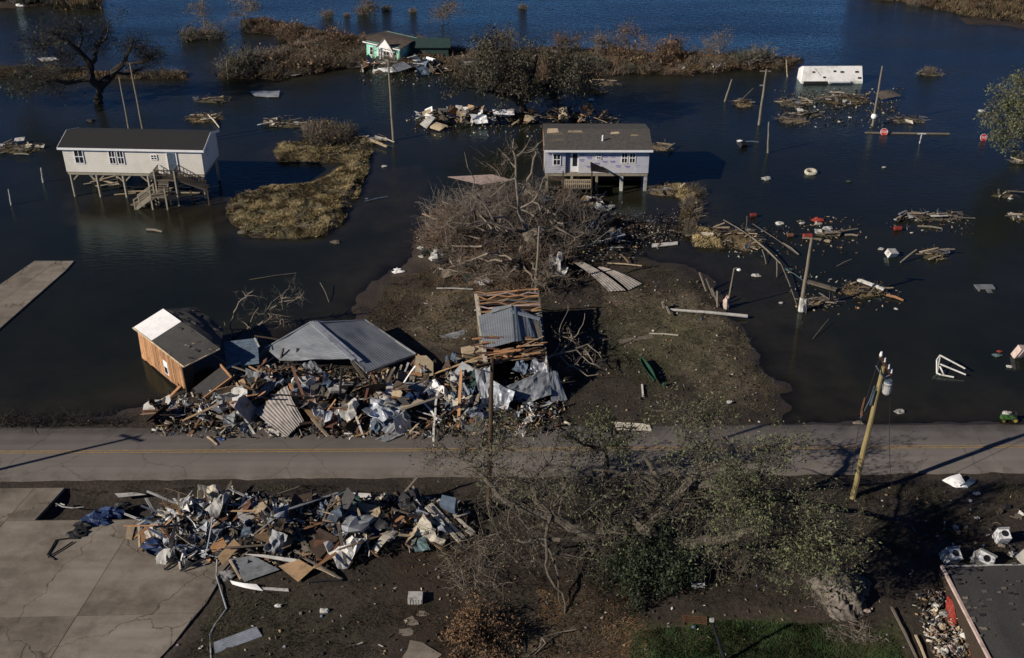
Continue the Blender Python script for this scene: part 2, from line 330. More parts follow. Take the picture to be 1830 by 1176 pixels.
# ------------------------------------------------------------------ terrain and water
def axis(parts):
    out = []
    for a, b, st in parts: out += list(np.arange(a, b, st))
    return np.array(out+[parts[-1][1]])
def sheet_mesh(name, xs, ys, zf, m):
    X, Y = np.meshgrid(xs, ys); Z = zf(X, Y); V = np.stack([X.ravel(), Y.ravel(), Z.ravel()], 1)
    nx, ny = len(xs), len(ys); i = np.arange(ny-1)[:, None]*nx+np.arange(nx-1)[None, :]; i = i.ravel()
    return npmesh(name, V, np.stack([i, i+1, i+nx+1, i+nx], 1), m, smooth=True), X, Y, Z
def zone(X, Y, Z):
    def soft(poly, wid, s): return np.clip((sdf(X, Y, poly)+(fbm(X*.5, Y*.5, s)-.5)*wid*2)/wid+.5, 0, 1)
    g = soft(PG([(1120,1240),(1140,1135),(1290,1112),(1460,1120),(1600,1135),(1640,1240)]), 1.2, 41)
    g = np.maximum(g, .6*soft(PG([(1090,600),(1180,550),(1270,590),(1280,650),(1200,690),(1100,660)]), 2.5, 42))
    g = np.maximum(g, .25*soft(PG([(380,1176),(420,1060),(620,1060),(640,1176)]), 2, 43))
    g = np.maximum(g, .6*soft(island, 1., 44)*(fbm(X*.6, Y*.6, 45) > .55))
    t = soft(island, .6, 46)
    t = np.maximum(t, .8*soft(PG([(700,490),(840,480),(860,600),(800,620),(690,600)]), 2.5, 47))
    t = np.maximum(t, .75*soft(PG([(1080,520),(1290,540),(1340,600),(1390,700),(1340,720),(1250,690),(1090,600)]), 1.8, 48))
    t = np.maximum(t, .8*soft(band, 2, 49)); t = np.maximum(t, .8*soft(farR, 2, 50)); t = np.maximum(t, .8*soft(spit, .5, 51))
    t = np.maximum(t, .45*soft(PG([(760,1100),(1060,1080),(1100,1176),(740,1200)]), 2, 53))
    wt = .8*soft(PG([(620,600),(650,520),(740,470),(800,500),(760,560),(700,600)]), 2, 54); wt = np.maximum(wt, soft(PG([(700,1000),(800,975),(835,1010),(830,1200),(690,1200),(715,1080)]), .8, 52))
    edge = np.clip(1.15-(Z+.02)/.2, 0, 1)*(Y > 60); wt = np.maximum(wt, edge); g = g*(1-edge); t = t*(1-edge*.8)
    return g, t, wt
tm = bpy.data.materials.new('muddy_ground'); tm.use_nodes = True; t = tm.node_tree; L = t.links
b = t.nodes['Principled BSDF']; b.inputs['Roughness'].default_value = .92; b.inputs['Specular IOR Level'].default_value = .25
tc = t.nodes.new('ShaderNodeTexCoord'); at = t.nodes.new('ShaderNodeAttribute'); at.attribute_name = 'zone'
sep = t.nodes.new('ShaderNodeSeparateColor'); L.new(at.outputs['Color'], sep.inputs[0])
def tnoise(sc, det=8, rg=.65):
    n = t.nodes.new('ShaderNodeTexNoise'); n.inputs['Scale'].default_value = sc; n.inputs['Detail'].default_value = det; n.inputs['Roughness'].default_value = rg; L.new(tc.outputs['Object'], n.inputs['Vector']); return n
def tramp(fac, els):
    r = t.nodes.new('ShaderNodeValToRGB'); e = r.color_ramp.elements
    while len(e) < len(els): e.new(.5)
    for q, (p, c) in zip(e, els): q.position = p; q.color = c+(1,)
    L.new(fac, r.inputs[0]); return r.outputs[0]
def tmix(f, a, b2):
    m = t.nodes.new('ShaderNodeMix'); m.data_type = 'RGBA'; L.new(f, m.inputs[0]); L.new(a, m.inputs[6]); L.new(b2, m.inputs[7]); return m.outputs[2]
na = tnoise(.5); nb = tnoise(4.5); nc_ = tnoise(18, 4)
mud = tramp(na.outputs[0], [(.3, (.022,.017,.013)), (.5, (.04,.031,.024)), (.7, (.075,.057,.041))])
mud2 = tramp(nb.outputs[0], [(.35, (.016,.013,.0105)), (.55, (.042,.033,.026)), (.75, (.1,.08,.062))])
mm = t.nodes.new('ShaderNodeMix'); mm.data_type = 'RGBA'; mm.inputs[0].default_value = .55; L.new(mud, mm.inputs[6]); L.new(mud2, mm.inputs[7])
grs = tramp(nb.outputs[0], [(.3, (.02,.024,.009)), (.5, (.052,.056,.023)), (.72, (.12,.1,.052))])
tanc = tramp(nb.outputs[0], [(.3, (.065,.05,.034)), (.5, (.15,.12,.08)), (.72, (.27,.225,.16))])
wet = tramp(na.outputs[0], [(.3, (.03,.022,.015)), (.7, (.056,.042,.03))])
c = tmix(sep.outputs[1], mm.outputs[2], tanc); c = tmix(sep.outputs[0], c, grs); c = tmix(sep.outputs[2], c, wet)
L.new(c, b.inputs['Base Color'])
rr = t.nodes.new('ShaderNodeMapRange'); rr.inputs['To Min'].default_value = .95; rr.inputs['To Max'].default_value = .45; L.new(sep.outputs[2], rr.inputs[0]); L.new(rr.outputs[0], b.inputs['Roughness'])
bp = t.nodes.new('ShaderNodeBump'); bp.inputs['Strength'].default_value = .7; bp.inputs['Distance'].default_value = .12; L.new(nb.outputs[0], bp.inputs['Height']); L.new(bp.outputs[0], b.inputs['Normal'])
XS = axis([(-4000,-400,600),(-400,-140,20),(-140,-85,1.5),(-85,85,.42),(85,140,1.5),(140,400,20),(400,4001,600)])
YS = axis([(-200,20,20),(20,38,1),(38,100,.3),(100,178,.6),(178,260,3),(260,600,30),(600,4001,500)])
me, X, Y, Z = sheet_mesh('ground', XS, YS, H, tm)
g, tt, wt = zone(X, Y, Z)
ca = me.color_attributes.new('zone', 'FLOAT_COLOR', 'POINT')
ca.data.foreach_set('color', np.stack([g.ravel(), tt.ravel(), wt.ravel(), np.ones(g.size)], 1).astype(np.float32).ravel())
tag(link('ground', me), kind='structure')
# water
wm = bpy.data.materials.new('murky_flood_water'); wm.use_nodes = True; t = wm.node_tree; L = t.links
for n in list(t.nodes):
    if n.type == 'BSDF_PRINCIPLED': t.nodes.remove(n)
out = t.nodes['Material Output']; tc = t.nodes.new('ShaderNodeTexCoord'); at = t.nodes.new('ShaderNodeAttribute'); at.attribute_name = 'clear'
dif = t.nodes.new('ShaderNodeBsdfDiffuse'); tr = t.nodes.new('ShaderNodeBsdfTransparent'); tr.inputs[0].default_value = (.5,.4,.28,1)
n0 = tnoise(.06, 4); murk = tramp(n0.outputs[0], [(.35, (.006,.0088,.0066)), (.65, (.0135,.014,.0092))])
siltc = tramp(tnoise(.35).outputs[0], [(.35, (.034,.028,.019)), (.65, (.07,.058,.04))]); pw_ = t.nodes.new('ShaderNodeMath'); pw_.operation = 'POWER'; pw_.inputs[1].default_value = .7; L.new(at.outputs['Fac'], pw_.inputs[0])
L.new(tmix(pw_.outputs[0], murk, siltc), dif.inputs[0])
mxa = t.nodes.new('ShaderNodeMixShader'); L.new(at.outputs['Fac'], mxa.inputs[0]); L.new(dif.outputs[0], mxa.inputs[1]); L.new(tr.outputs[0], mxa.inputs[2])
gl = t.nodes.new('ShaderNodeBsdfGlossy'); gl.inputs['Roughness'].default_value = .06; gl.inputs[0].default_value = (.7,.9,.95,1)
fr = t.nodes.new('ShaderNodeFresnel'); fr.inputs[0].default_value = 1.333
mp = t.nodes.new('ShaderNodeMapping'); mp.inputs['Rotation'].default_value = (0, 0, radians(-14)); mp.inputs['Scale'].default_value = (.8, 2.6, 1)
L.new(tc.outputs['Object'], mp.inputs[0])
nw = t.nodes.new('ShaderNodeTexNoise'); nw.inputs['Scale'].default_value = 1.2; nw.inputs['Detail'].default_value = 6; nw.inputs['Roughness'].default_value = .6; L.new(mp.outputs[0], nw.inputs['Vector'])
mp3 = t.nodes.new('ShaderNodeMapping'); mp3.inputs['Rotation'].default_value = (0, 0, radians(-12)); mp3.inputs['Scale'].default_value = (.012, .07, 1); L.new(tc.outputs['Object'], mp3.inputs[0])
nl = t.nodes.new('ShaderNodeTexNoise'); nl.inputs['Scale'].default_value = 1.; nl.inputs['Detail'].default_value = 5; L.new(mp3.outputs[0], nl.inputs['Vector'])
# wind ruffles: calm near the land, rougher patches far out
sx = t.nodes.new('ShaderNodeSeparateXYZ'); L.new(tc.outputs['Object'], sx.inputs[0])
mr = t.nodes.new('ShaderNodeMapRange'); mr.inputs['From Min'].default_value = 70; mr.inputs['From Max'].default_value = 150; mr.inputs['To Min'].default_value = .05; mr.inputs['To Max'].default_value = .42; L.new(sx.outputs[1], mr.inputs[0])
mr2 = t.nodes.new('ShaderNodeMapRange'); mr2.inputs['From Min'].default_value = .35; mr2.inputs['From Max'].default_value = .65; mr2.inputs['To Min'].default_value = .6; mr2.inputs['To Max'].default_value = 1.25; L.new(nl.outputs[0], mr2.inputs[0])
mu = t.nodes.new('ShaderNodeMath'); mu.operation = 'MULTIPLY'; L.new(mr.outputs[0], mu.inputs[0]); L.new(mr2.outputs[0], mu.inputs[1])
bp = t.nodes.new('ShaderNodeBump'); bp.inputs['Distance'].default_value = .22; L.new(mu.outputs[0], bp.inputs['Strength']); L.new(nw.outputs[0], bp.inputs['Height'])
L.new(bp.outputs[0], gl.inputs['Normal']); L.new(bp.outputs[0], fr.inputs['Normal'])
mxb = t.nodes.new('ShaderNodeMixShader'); L.new(fr.outputs[0], mxb.inputs[0]); L.new(mxa.outputs[0], mxb.inputs[1]); L.new(gl.outputs[0], mxb.inputs[2]); L.new(mxb.outputs[0], out.inputs[0])
XW = axis([(-4000,-400,600),(-400,-140,20),(-140,-85,3),(-85,85,.8),(85,140,3),(140,400,20),(400,4001,600)])
YW = axis([(60.9,100,.5),(100,178,1),(178,260,4),(260,600,30),(600,4001,500)])
me, X, Y, Z = sheet_mesh('flood_water', XW, YW, lambda x, y: 0*x, wm)
hh = H(X, Y); cl = np.clip(np.exp(hh*4.2), 0, 1)*.85
ca = me.color_attributes.new('clear', 'FLOAT_COLOR', 'POINT')
ca.data.foreach_set('color', np.repeat(cl.ravel()[:, None], 4, 1).astype(np.float32).ravel())
tag(link('flood_water', me), kind='structure')

# ------------------------------------------------------------------ road
def yN(x): return 60.45+(x+33.8)/67.9*.4
def yS(x): return 54.75+(x+31.6)/63.6*.85
am = bpy.data.materials.new('worn_asphalt'); am.use_nodes = True; t = am.node_tree; L = t.links
b = t.nodes['Principled BSDF']; b.inputs['Roughness'].default_value = .9; b.inputs['Specular IOR Level'].default_value = .2
tc = t.nodes.new('ShaderNodeTexCoord'); na = tnoise(.25); nb = tnoise(30, 3)
mp = t.nodes.new('ShaderNodeMapping'); mp.inputs['Scale'].default_value = (.05, 1.6, 1); L.new(tc.outputs['Object'], mp.inputs[0])
n3 = t.nodes.new('ShaderNodeTexNoise'); n3.inputs['Scale'].default_value = 1; n3.inputs['Detail'].default_value = 6; L.new(mp.outputs[0], n3.inputs['Vector'])
ca_ = tramp(na.outputs[0], [(.3, (.128,.112,.102)), (.7, (.175,.155,.14))]); cb_ = tramp(n3.outputs[0], [(.35, (.115,.1,.09)), (.65, (.18,.158,.143))])
mm = t.nodes.new('ShaderNodeMix'); mm.data_type = 'RGBA'; mm.inputs[0].default_value = .5; L.new(ca_, mm.inputs[6]); L.new(cb_, mm.inputs[7])
vo = t.nodes.new('ShaderNodeTexVoronoi'); vo.feature = 'DISTANCE_TO_EDGE'; vo.inputs['Scale'].default_value = .22
wv = t.nodes.new('ShaderNodeVectorMath'); wv.operation = 'MULTIPLY_ADD'; wv.inputs[1].default_value = (1.2, 1.2, 0); L.new(tnoise(1.2).outputs['Color'], wv.inputs[0]); L.new(tc.outputs['Object'], wv.inputs[2]); L.new(wv.outputs[0], vo.inputs['Vector'])
cr = tramp(vo.outputs[0], [(0, (.55,.55,.55)), (.012, (1, 1, 1))])
mc = t.nodes.new('ShaderNodeMix'); mc.data_type = 'RGBA'; mc.blend_type = 'MULTIPLY'; mc.inputs[0].default_value = .7; L.new(mm.outputs[2], mc.inputs[6]); L.new(cr, mc.inputs[7])
sy = t.nodes.new('ShaderNodeSeparateXYZ'); L.new(tc.outputs['Object'], sy.inputs[0])
def trng(src, a, b2, c2, d2):
    q = t.nodes.new('ShaderNodeMapRange'); q.inputs['From Min'].default_value = a; q.inputs['From Max'].default_value = b2; q.inputs['To Min'].default_value = c2; q.inputs['To Max'].default_value = d2; L.new(src, q.inputs[0]); return q.outputs[0]
def tmath(op, x_, y_):
    q = t.nodes.new('ShaderNodeMath'); q.operation = op; L.new(x_, q.inputs[0]); L.new(y_, q.inputs[1]); return q.outputs[0]
ea = trng(sy.outputs[1], 55.0, 56.6, .32, 0); eb = trng(sy.outputs[1], 58.6, 60.6, 0, .36); edge = tmath('ADD', ea, eb)
dirt = trng(tmath('ADD', tnoise(.9).outputs[0], edge), .68, .95, 0, .7)
mudc = tramp(tnoise(3).outputs[0], [(.3, (.06,.047,.036)), (.7, (.12,.1,.08))])
L.new(tmix(dirt, mc.outputs[2], mudc), b.inputs['Base Color'])
bp = t.nodes.new('ShaderNodeBump'); bp.inputs['Strength'].default_value = .3; bp.inputs['Distance'].default_value = .01; L.new(nb.outputs[0], bp.inputs['Height']); L.new(bp.outputs[0], b.inputs['Normal'])
xs = axis([(-400,-45,20),(-45,45,.35),(45,401,20)])
V = []; 
for x in xs:
    e1 = (float(fbm(x*.9, 3.3, 5))-.5)*.35; e2 = (float(fbm(x*.8, 8.1, 6))-.5)*.35
    V += [(x, yS(x)+e2, .20), (x, yS(x)+e2+.12, .33), (x, (yN(x)+yS(x))/2, .36), (x, yN(x)+e1-.12, .33), (x, yN(x)+e1, .20)]
n = len(xs); Fc = [(i*5+j, (i+1)*5+j, (i+1)*5+j+1, i*5+j+1) for i in range(n-1) for j in range(4)]
road = tag(link('road', npmesh('road', V, Fc, am)), kind='structure')
ym = mat('faded_yellow_line', (.30,.19,.07), var=.3, scale=3, dirt=.5, dcol=(.16,.14,.12), rnd=0)
for off in (-.11, .11):
    V = []
    for x in xs:
        yy = (yN(x)+yS(x))/2+.05+off; V += [(x, yy-.045, .365), (x, yy+.045, .365)]
    Fc = [(i*2, (i+1)*2, (i+1)*2+1, i*2+1) for i in range(n-1)]
    o = link('centre_line', npmesh('centre_line', V, Fc, ym), road)

# ------------------------------------------------------------------ concrete slabs
def clip(poly, a, b, sign, gap=.03):
    """keep the part of poly on one side of line ab"""
    nx, ny = -(b[1]-a[1]), b[0]-a[0]; l = math.hypot(nx, ny); nx *= sign/l; ny *= sign/l
    def d(p): return (p[0]-a[0])*nx+(p[1]-a[1])*ny-gap/2
    out = []
    for i in range(len(poly)):
        p, q = poly[i], poly[(i+1) % len(poly)]; dp, dq = d(p), d(q)
        if dp >= 0: out.append(p)
        if dp*dq < 0: s = dp/(dp-dq); out.append((p[0]+(q[0]-p[0])*s, p[1]+(q[1]-p[1])*s))
    return out
def slabs(name, poly, cuts, z, th, m, origin):
    root = bpy.data.objects.new(name, None); COL.objects.link(root); root.location = origin; tag(root, kind='structure')
    ps = [poly]
    for a, b in cuts:
        nx = []
        for p in ps:
            for s in (1, -1):
                q = clip(p, a, b, s)
                if len(q) > 2 and abs(sum(q[i][0]*q[(i+1) % len(q)][1]-q[(i+1) % len(q)][0]*q[i][1] for i in range(len(q))))/2 > .3: nx.append(q)
        ps = nx
    for k, p in enumerate(ps):
        mb = MB(); dz = rng.uniform(-.012, .012); mb.slab([(x, y, z+dz) for x, y in p], th); part('slab', mb, m, root)
D = PG([(-400,874),(0,873),(115,872),(62,930),(475,928),(440,975),(390,1040),(368,1078),(340,1110),(310,1150),(285,1176),(150,1330),(-400,1330)], .36)
def gl2(a, b): return (tuple(G(*a, .36)[:2]), tuple(G(*b, .36)[:2]))
slabs('concrete_driveway', D, [gl2((-20,1104),(352,1096)), gl2((245,928),(90,1176)), gl2((62,872),(-60,1010)), gl2((-40,931),(300,930))], .37, .2, M['concrete'], G(150,1020,.2))
D2 = PG([(-60,540),(0,508),(62,466),(132,466),(118,482),(0,586),(-60,640)], .12)
slabs('submerged_driveway', D2, [(tuple(G(-10,548,.1)[:2]), tuple(G(98,470,.1)[:2])), (tuple(G(20,490,.1)[:2]), tuple(G(100,505,.1)[:2]))], .12, .18, M['concrete'], G(60,520,0))
# broken bits of slab on the muddy path
for (px, py, s) in [(745,1170,1.2),(735,1110,.5),(728,1128,.5),(755,1098,.35),(1480,985,.4)]:
    p = on(px, py); mb = MB(); k = 9
    mb.slab([(p.x+s*cos(a)*rng.uniform(.4, 1.2), p.y+s*.8*sin(a)*rng.uniform(.4, 1.2), p.z+.02) for a in [2*pi*i/k for i in range(k)]], .12)
    solo('concrete_chunk', mb, M['concrete'], 'flat broken chunk of concrete on the muddy path below the wreckage', 'concrete chunk', 'concrete chunks on the muddy path')
# ------------------------------------------------------------------ white house on stilts
def window(parent, x0, z0, wd, hg, y, panes=(2, 2), name='window', axis='x', fr=M['trim']):
    """window on a local wall plane facing -y (axis x) or +x (axis y)"""
    f = MB(); t = .07
    def P(a, d, c): return (a, y-d, c) if axis == 'x' else (y+d, a, c)
    def S(a, d, c): return (a, d, c) if axis == 'x' else (d, a, c)
    cx, cz = x0+wd/2, z0+hg/2
    f.box(P(x0+t/2, .03, cz), S(t, .06, hg)); f.box(P(x0+wd-t/2, .03, cz), S(t, .06, hg))
    f.box(P(cx, .03, z0+t/2), S(wd-2*t, .06, t)); f.box(P(cx, .03, z0+hg-t/2), S(wd-2*t, .06, t))
    for i in range(1, panes[0]): f.box(P(x0+wd*i/panes[0], .028, cz), S(.045, .05, hg-2*t))
    for j in range(1, panes[1]): f.box(P(cx, .03, z0+hg*j/panes[1]), S(wd-2*t, .05, .06 if panes[1] == 2 else .04))
    wo = part(name, f, fr, parent, local=True)
    for i in range(panes[0]):
        for j in range(panes[1]):
            gm = MB(); gm.box(P(x0+wd*(i+.5)/panes[0], .006, z0+hg*(j+.5)/panes[1]), S(wd/panes[0]-.05, .01, hg/panes[1]-.05))
            part('pane', gm, M['glass'], wo, local=True)
    return wo
def siding(parent, x0, x1, z0, z1, y, m, pitch=.2, axis='x', name='siding', th=.16):
    mb = MB(); n = max(1, int(round((z1-z0)/pitch))); hh = (z1-z0)/n
    # lapped boards: every course leans out a little
    for i in range(n):
        a = z0+i*hh; b = a+hh
        if axis == 'x': vs = [(x0, y-.022, a), (x1, y-.022, a), (x1, y, b), (x0, y, b), (x0, y+th, a), (x1, y+th, a), (x1, y+th, b), (x0, y+th, b)]
        else: vs = [(y+.022, x0, a), (y+.022, x1, a), (y, x1, b), (y, x0, b), (y-th, x0, a), (y-th, x1, a), (y-th, x1, b), (y-th, x0, b)]
        mb.raw(vs, [(0,1,2,3),(4,7,6,5),(0,4,5,1),(3,2,6,7),(0,3,7,4),(1,5,6,2)])
    return part(name, mb, m, parent, local=True)
p = G(107, 262, 5.2); h = thing('stilt_house', 'long white house on tall timber stilts standing in the flood beside the grass island', 'house', (-42.1, 98.8, 0), radians(-3))
Lh, Dh, zf, ze, zr = 13.2, 4.9, 2.6, 5.05, 5.75
siding(h, 0, Lh, zf, ze, 0, M['siding'], name='wall')
siding(h, .16, Dh-.16, zf, ze, Lh, M['siding'], axis='y', name='wall')
mb = MB(); mb.box((.08, Dh/2, (zf+ze)/2), (.16, Dh-.32, ze-zf)); part('wall', mb, M['siding'], h, local=True)
mb = MB(); mb.box((Lh/2, Dh-.08, (zf+ze)/2), (Lh, .16, ze-zf)); part('wall', mb, M['siding'], h, local=True)
for xg in (.08, Lh-.08):
    mb = MB(); x0, x1 = xg-.08, xg+.08; vs = [(x0, 0, ze+.002), (x0, Dh, ze+.002), (x0, Dh/2, zr-.1), (x1, 0, ze+.002), (x1, Dh, ze+.002), (x1, Dh/2, zr-.1)]
    mb.raw(vs, [(0,1,2),(3,5,4),(0,3,4,1),(1,4,5,2),(2,5,3,0)]); part('gable', mb, M['siding'], h, local=True)
mb = MB(); e = .2; rs = (zr-ze)/(Dh/2)
for sgn in (0, 1):
    ye = -e if sgn == 0 else Dh+e; zz = ze-e*rs+.08
    mb.slab([(-.35, ye, zz), (Lh+.3, ye, zz), (Lh+.3, Dh/2, zr+.08), (-.35, Dh/2, zr+.08)], .1)
rf = part('roof', mb, M['roofd'], h, local=True)
mb = MB(); mb.box((Lh/2-.02, -e-.03, ze-e*rs-.02), (Lh+.68, .05, .2)); part('fascia', mb, M['trim'], rf, local=True)
for xg in (-.36, Lh+.31):
    mb = MB(); mb.bar((xg, -e, ze-e*rs), (xg, Dh/2, zr), .03, .17); mb.bar((xg, Dh/2, zr), (xg, Dh+e, ze-e*rs), .03, .17); part('fascia', mb, M['trim'], rf, local=True)
mb = MB(); mb.box((Lh/2, Dh/2, zf-.16), (Lh-.1, Dh-.1, .3)); part('floor_frame', mb, M['stilt'], h, local=True)
window(h, 1.05, zf+.85, .9, 1.4, -.022); window(h, 4.35, zf+.85, .65, 1.4, -.022); window(h, 5.15, zf+.85, .65, 1.4, -.022)
window(h, 8.35, zf+1.35, .62, .55, -.022)
window(h, 1.5, zf+1.2, .5, .6, Lh+.022, axis='y')
d = MB(); d.box((10.35, -.05, zf+1.02), (.85, .06, 2.0)); dr = part('door', d, M['blue'], h, local=True, label='blue grey front door')
d = MB()
for q in (9.9, 10.8): d.box((q, -.06, zf+1.05), (.08, .08, 2.1))
d.box((10.35, -.06, zf+2.14), (.98, .08, .08)); part('frame', d, M['trim'], dr, local=True)
for i, x in enumerate([.25, 2.75, 5.3, 7.7, 10.3, 12.95]):
    for j, y in enumerate((.2, Dh-.2)):
        mb = MB(); mb.tube([(x, y, -1), (x, y, zf-.3)], .14, 8); part('stilt', mb, M['stilt'], h, local=True)
        if j == 0:
            for s in (-1, 1):
                if (i == 0 and s < 0) or (i == 5 and s > 0): continue
                mb = MB(); mb.bar((x, y, zf-1.05), (x+s*.75, y, zf-.32), .09, .12); part('brace', mb, M['stilt'], h, local=True)
# long boards caught under the floor, stairs and deck
st = thing('wooden_stairs', 'grey timber stairs with landings climbing from the flood to the white house', 'stairs', (-42.1, 98.8, 0), radians(-3))
mb = MB(); mb.box((9.9, -.75, zf-.1), (2.0, 1.45, .1)); part('deck', mb, M['oldwood'], st, local=True)
mb = MB(); mb.box((9.4, -2.0, 1.25), (1.5, 1.1, .1)); part('deck', mb, M['oldwood'], st, local=True)
for (x, y, z) in [(8.95,-1.45,zf),(10.85,-1.45,zf),(8.7,-2.5,1.3),(10.1,-2.5,1.3),(8.7,-1.5,1.3),(10.1,-1.5,1.3)]:
    mb = MB(); mb.box((x, y, (z+.9-1)/2), (.13, .13, z+1.9)); part('post', mb, M['stilt'], st, local=True)
for k in range(6):
    mb = MB(); mb.box((8.6-k*.28, -2.0, 1.1-k*.2), (.3, 1.1, .05)); part('tread', mb, M['stilt'], st, local=True)
for y in (-1.44, -2.56):
    mb = MB(); mb.bar((8.7, y, 1.2), (7.0, y, -.05), .06, .26); part('stringer', mb, M['stilt'], st, local=True)
    mb = MB(); mb.bar((8.7, y, 2.1), (7.0, y, .95), .06, .1); mb.bar((8.7, y, 1.7), (7.0, y, .55), .05, .07); mb.box((7.05, y, .35), (.11, .11, 1.3)); part('handrail', mb, M['stilt'], st, local=True)
for k in range(5):
    mb = MB(); mb.box((9.7, -1.35-k*.12, zf-.25-k*.19), (1.0, .3, .05)); part('tread', mb, M['oldwood'], st, local=True)
mb = MB()
for a, b2 in [((8.95,-1.45),(10.85,-1.45)),((8.95,-1.45),(8.95,-.1)),((10.85,-1.45),(10.85,-.1))]:
    for z in (.4, .9): mb.bar((a[0], a[1], zf+z), (b2[0], b2[1], zf+z), .05, .08)
    for k in range(1, 8): u = k/8; mb.box((a[0]+(b2[0]-a[0])*u, a[1]+(b2[1]-a[1])*u, zf+.45), (.035, .035, .85))
part('railing', mb, M['darkwood'], st, local=True)
mb = MB()      # ramp going right along the wall
mb.slab([(10.9,-1.3,zf-.05),(10.9,-.15,zf-.05),(13.6,-.15,zf-1.0),(13.6,-1.3,zf-1.0)], .1); part('ramp', mb, M['oldwood'], st, local=True)
mb = MB()
for y in (-1.35,):
    mb.bar((10.9, y, zf+.9), (13.8, y, zf-.1), .06, .09); mb.bar((10.9, y, zf+.1), (13.8, y, zf-.9), .06, .09)
    for k in range(13): u = (k+.5)/13; mb.box((10.9+2.9*u, y, zf+.4-1.0*u), (.05, .05, .95))
part('railing', mb, M['darkwood'], st, local=True)
for x in (12.1, 13.7):
    mb = MB(); mb.box((x, -1.3, .2), (.12, .12, 2.6)); part('post', mb, M['darkwood'], st, local=True)
mb = MB(); mb.tube([(9.0, -.6, zf+.3), (9.15, -.6, zf+.35)], .42, 10); solo_v = mb
for k in range(26):
    x = -41.6+rng.uniform(.2, 12.5); y = 98.9+rng.uniform(.3, 4.2); L_ = rng.uniform(2, 4.5); a = rng.gauss(.1, .35)
    mb = MB(); z = rng.uniform(.03, .25); mb.bar((x-L_/2*cos(a), y-L_/2*sin(a), z), (x+L_/2*cos(a), y+L_/2*sin(a), z+rng.uniform(-.03, .5)*(k % 4 == 0)), .2, .05)
    solo('floating_plank', mb, rng.choice([M['stilt'], M['wood'], M['tan'], M['oldwood']]), 'loose plank floating under the floor of the white stilt house', 'plank', 'planks floating under the stilt house')
mb = MB(); mb.lump((-33.3, 97.4, 2.7), (.6, .35, .45), 3, rough=.15); solo('black_bag', mb, M['black'], 'dark lumpy bag on the top landing of the timber stairs', 'bag')
mb = MB(); q = on(262, 363); mb.slab([G(232,366,.05), G(262,349,.25), G(285,347,.3), G(262,369,.05)], .06); solo('fallen_board', mb, M['oldwood'], 'grey board lying half sunk at the foot of the timber stairs', 'board')

# ------------------------------------------------------------------ lavender wrapped house
h = thing('wrapped_house', 'small house in pale lavender wrap on low piers behind the brush heap', 'house', (3.15, 100.1, 0), radians(0))
L2, D2_, zf, ze, zr = 9.9, 6.2, 1.9, 4.45, 5.1
def wallbox(x0, x1, y0, y1, z0, z1, m, par, name='wall', lab=None):
    mb = MB(); mb.box(((x0+x1)/2, (y0+y1)/2, (z0+z1)/2), (x1-x0, y1-y0, z1-z0)); return part(name, mb, m, par, local=True, label=lab)
mb = MB(); mb.box((2.4, .07, (zf+ze)/2), (4.8, .14, ze-zf)); part('wall', mb, M['grey'], h, local=True, label='grey sided left half of the front wall') if False else None
siding(h, 0, 1.95, zf, ze, 0, mat('pale_grey_siding', (.42,.43,.48), var=.08, dirt=.15, rnd=0), name='siding')
siding(h, 1.95, 3.2, zf, ze, .25, mat('blue_grey_siding', (.26,.3,.36), var=.1, dirt=.15, rnd=0), name='siding')
wallbox(3.2, L2-1.2, 0, .14, zf, ze, M['lav'], h)
siding(h, L2-1.2, L2, zf, ze, 0, mat('pale_grey_siding', (.4,.4,.46)), name='siding')
wallbox(0, .14, .17, D2_, zf, ze, M['white'], h); wallbox(L2-.14, L2, .17, D2_, zf, ze, M['lav'], h); wallbox(.14, L2-.14, D2_-.14, D2_, zf, ze, M['lav'], h)
for xg in (.07, L2-.07):
    mb = MB(); x0, x1 = xg-.07, xg+.07; vs = [(x0, 0, ze+.002), (x0, D2_, ze+.002), (x0, D2_/2, zr-.1), (x1, 0, ze+.002), (x1, D2_, ze+.002), (x1, D2_/2, zr-.1)]
    mb.raw(vs, [(0,1,2),(3,5,4),(0,3,4,1),(1,4,5,2),(2,5,3,0)]); part('gable', mb, M['orange'] if xg < 1 else M['lav'], h, local=True, label='bare orange gable end' if xg < 1 else None)
mb = MB(); e = .5; rs = (zr-ze)/(D2_/2)
for sgn in (0, 1):
    ye = -e if sgn == 0 else D2_+e; zz = ze-e*rs+.08
    mb.slab([(-.1, ye, zz), (L2+.25, ye, zz), (L2+.25, D2_/2, zr+.08), (-.1, D2_/2, zr+.08)], .09)
rf = part('roof', mb, M['roofg'], h, local=True)
mb = MB(); mb.box((L2/2+.07, -e-.03, ze-e*rs-.02), (L2+.4, .05, .2)); part('fascia', mb, M['trim'], rf, local=True)
for (a, b_, c, dd, s) in [(.4,.8,1.6,.5,.3),(.6,1.9,1.2,.5,.2),(6.3,2.2,.9,.35,.1),(8.2,1.9,.8,.25,0),(2.2,2.5,1.5,.35,0),(.2,2.4,1.2,.8,0)]:
    mb = MB(); mb.slab([(a, b_, ze+b_*rs+.1), (a+c, b_+s, ze+(b_+s)*rs+.1), (a+c*.9, b_+dd+s, ze+(b_+dd+s)*rs+.1), (a+.1, b_+dd, ze+(b_+dd)*rs+.1)], .025)
    part('exposed_sheathing', mb, M['tan' if rng.random() < .5 else 'oldwood'], rf, local=True)
mb = MB(); mb.tube([(5.5, 1.1, ze+.3), (5.5, 1.1, ze+.85)], .09, 8); part('vent_pipe', mb, M['trim'], rf, local=True)
mb = MB(); mb.box((-.12, .2, 3.3), (.06, .25, 2.4)); mb.bar((-.15, -.4, ze-.2), (-.15, D2_/2, zr), .06, .2); part('corner_board', mb, M['orange'], h, local=True)
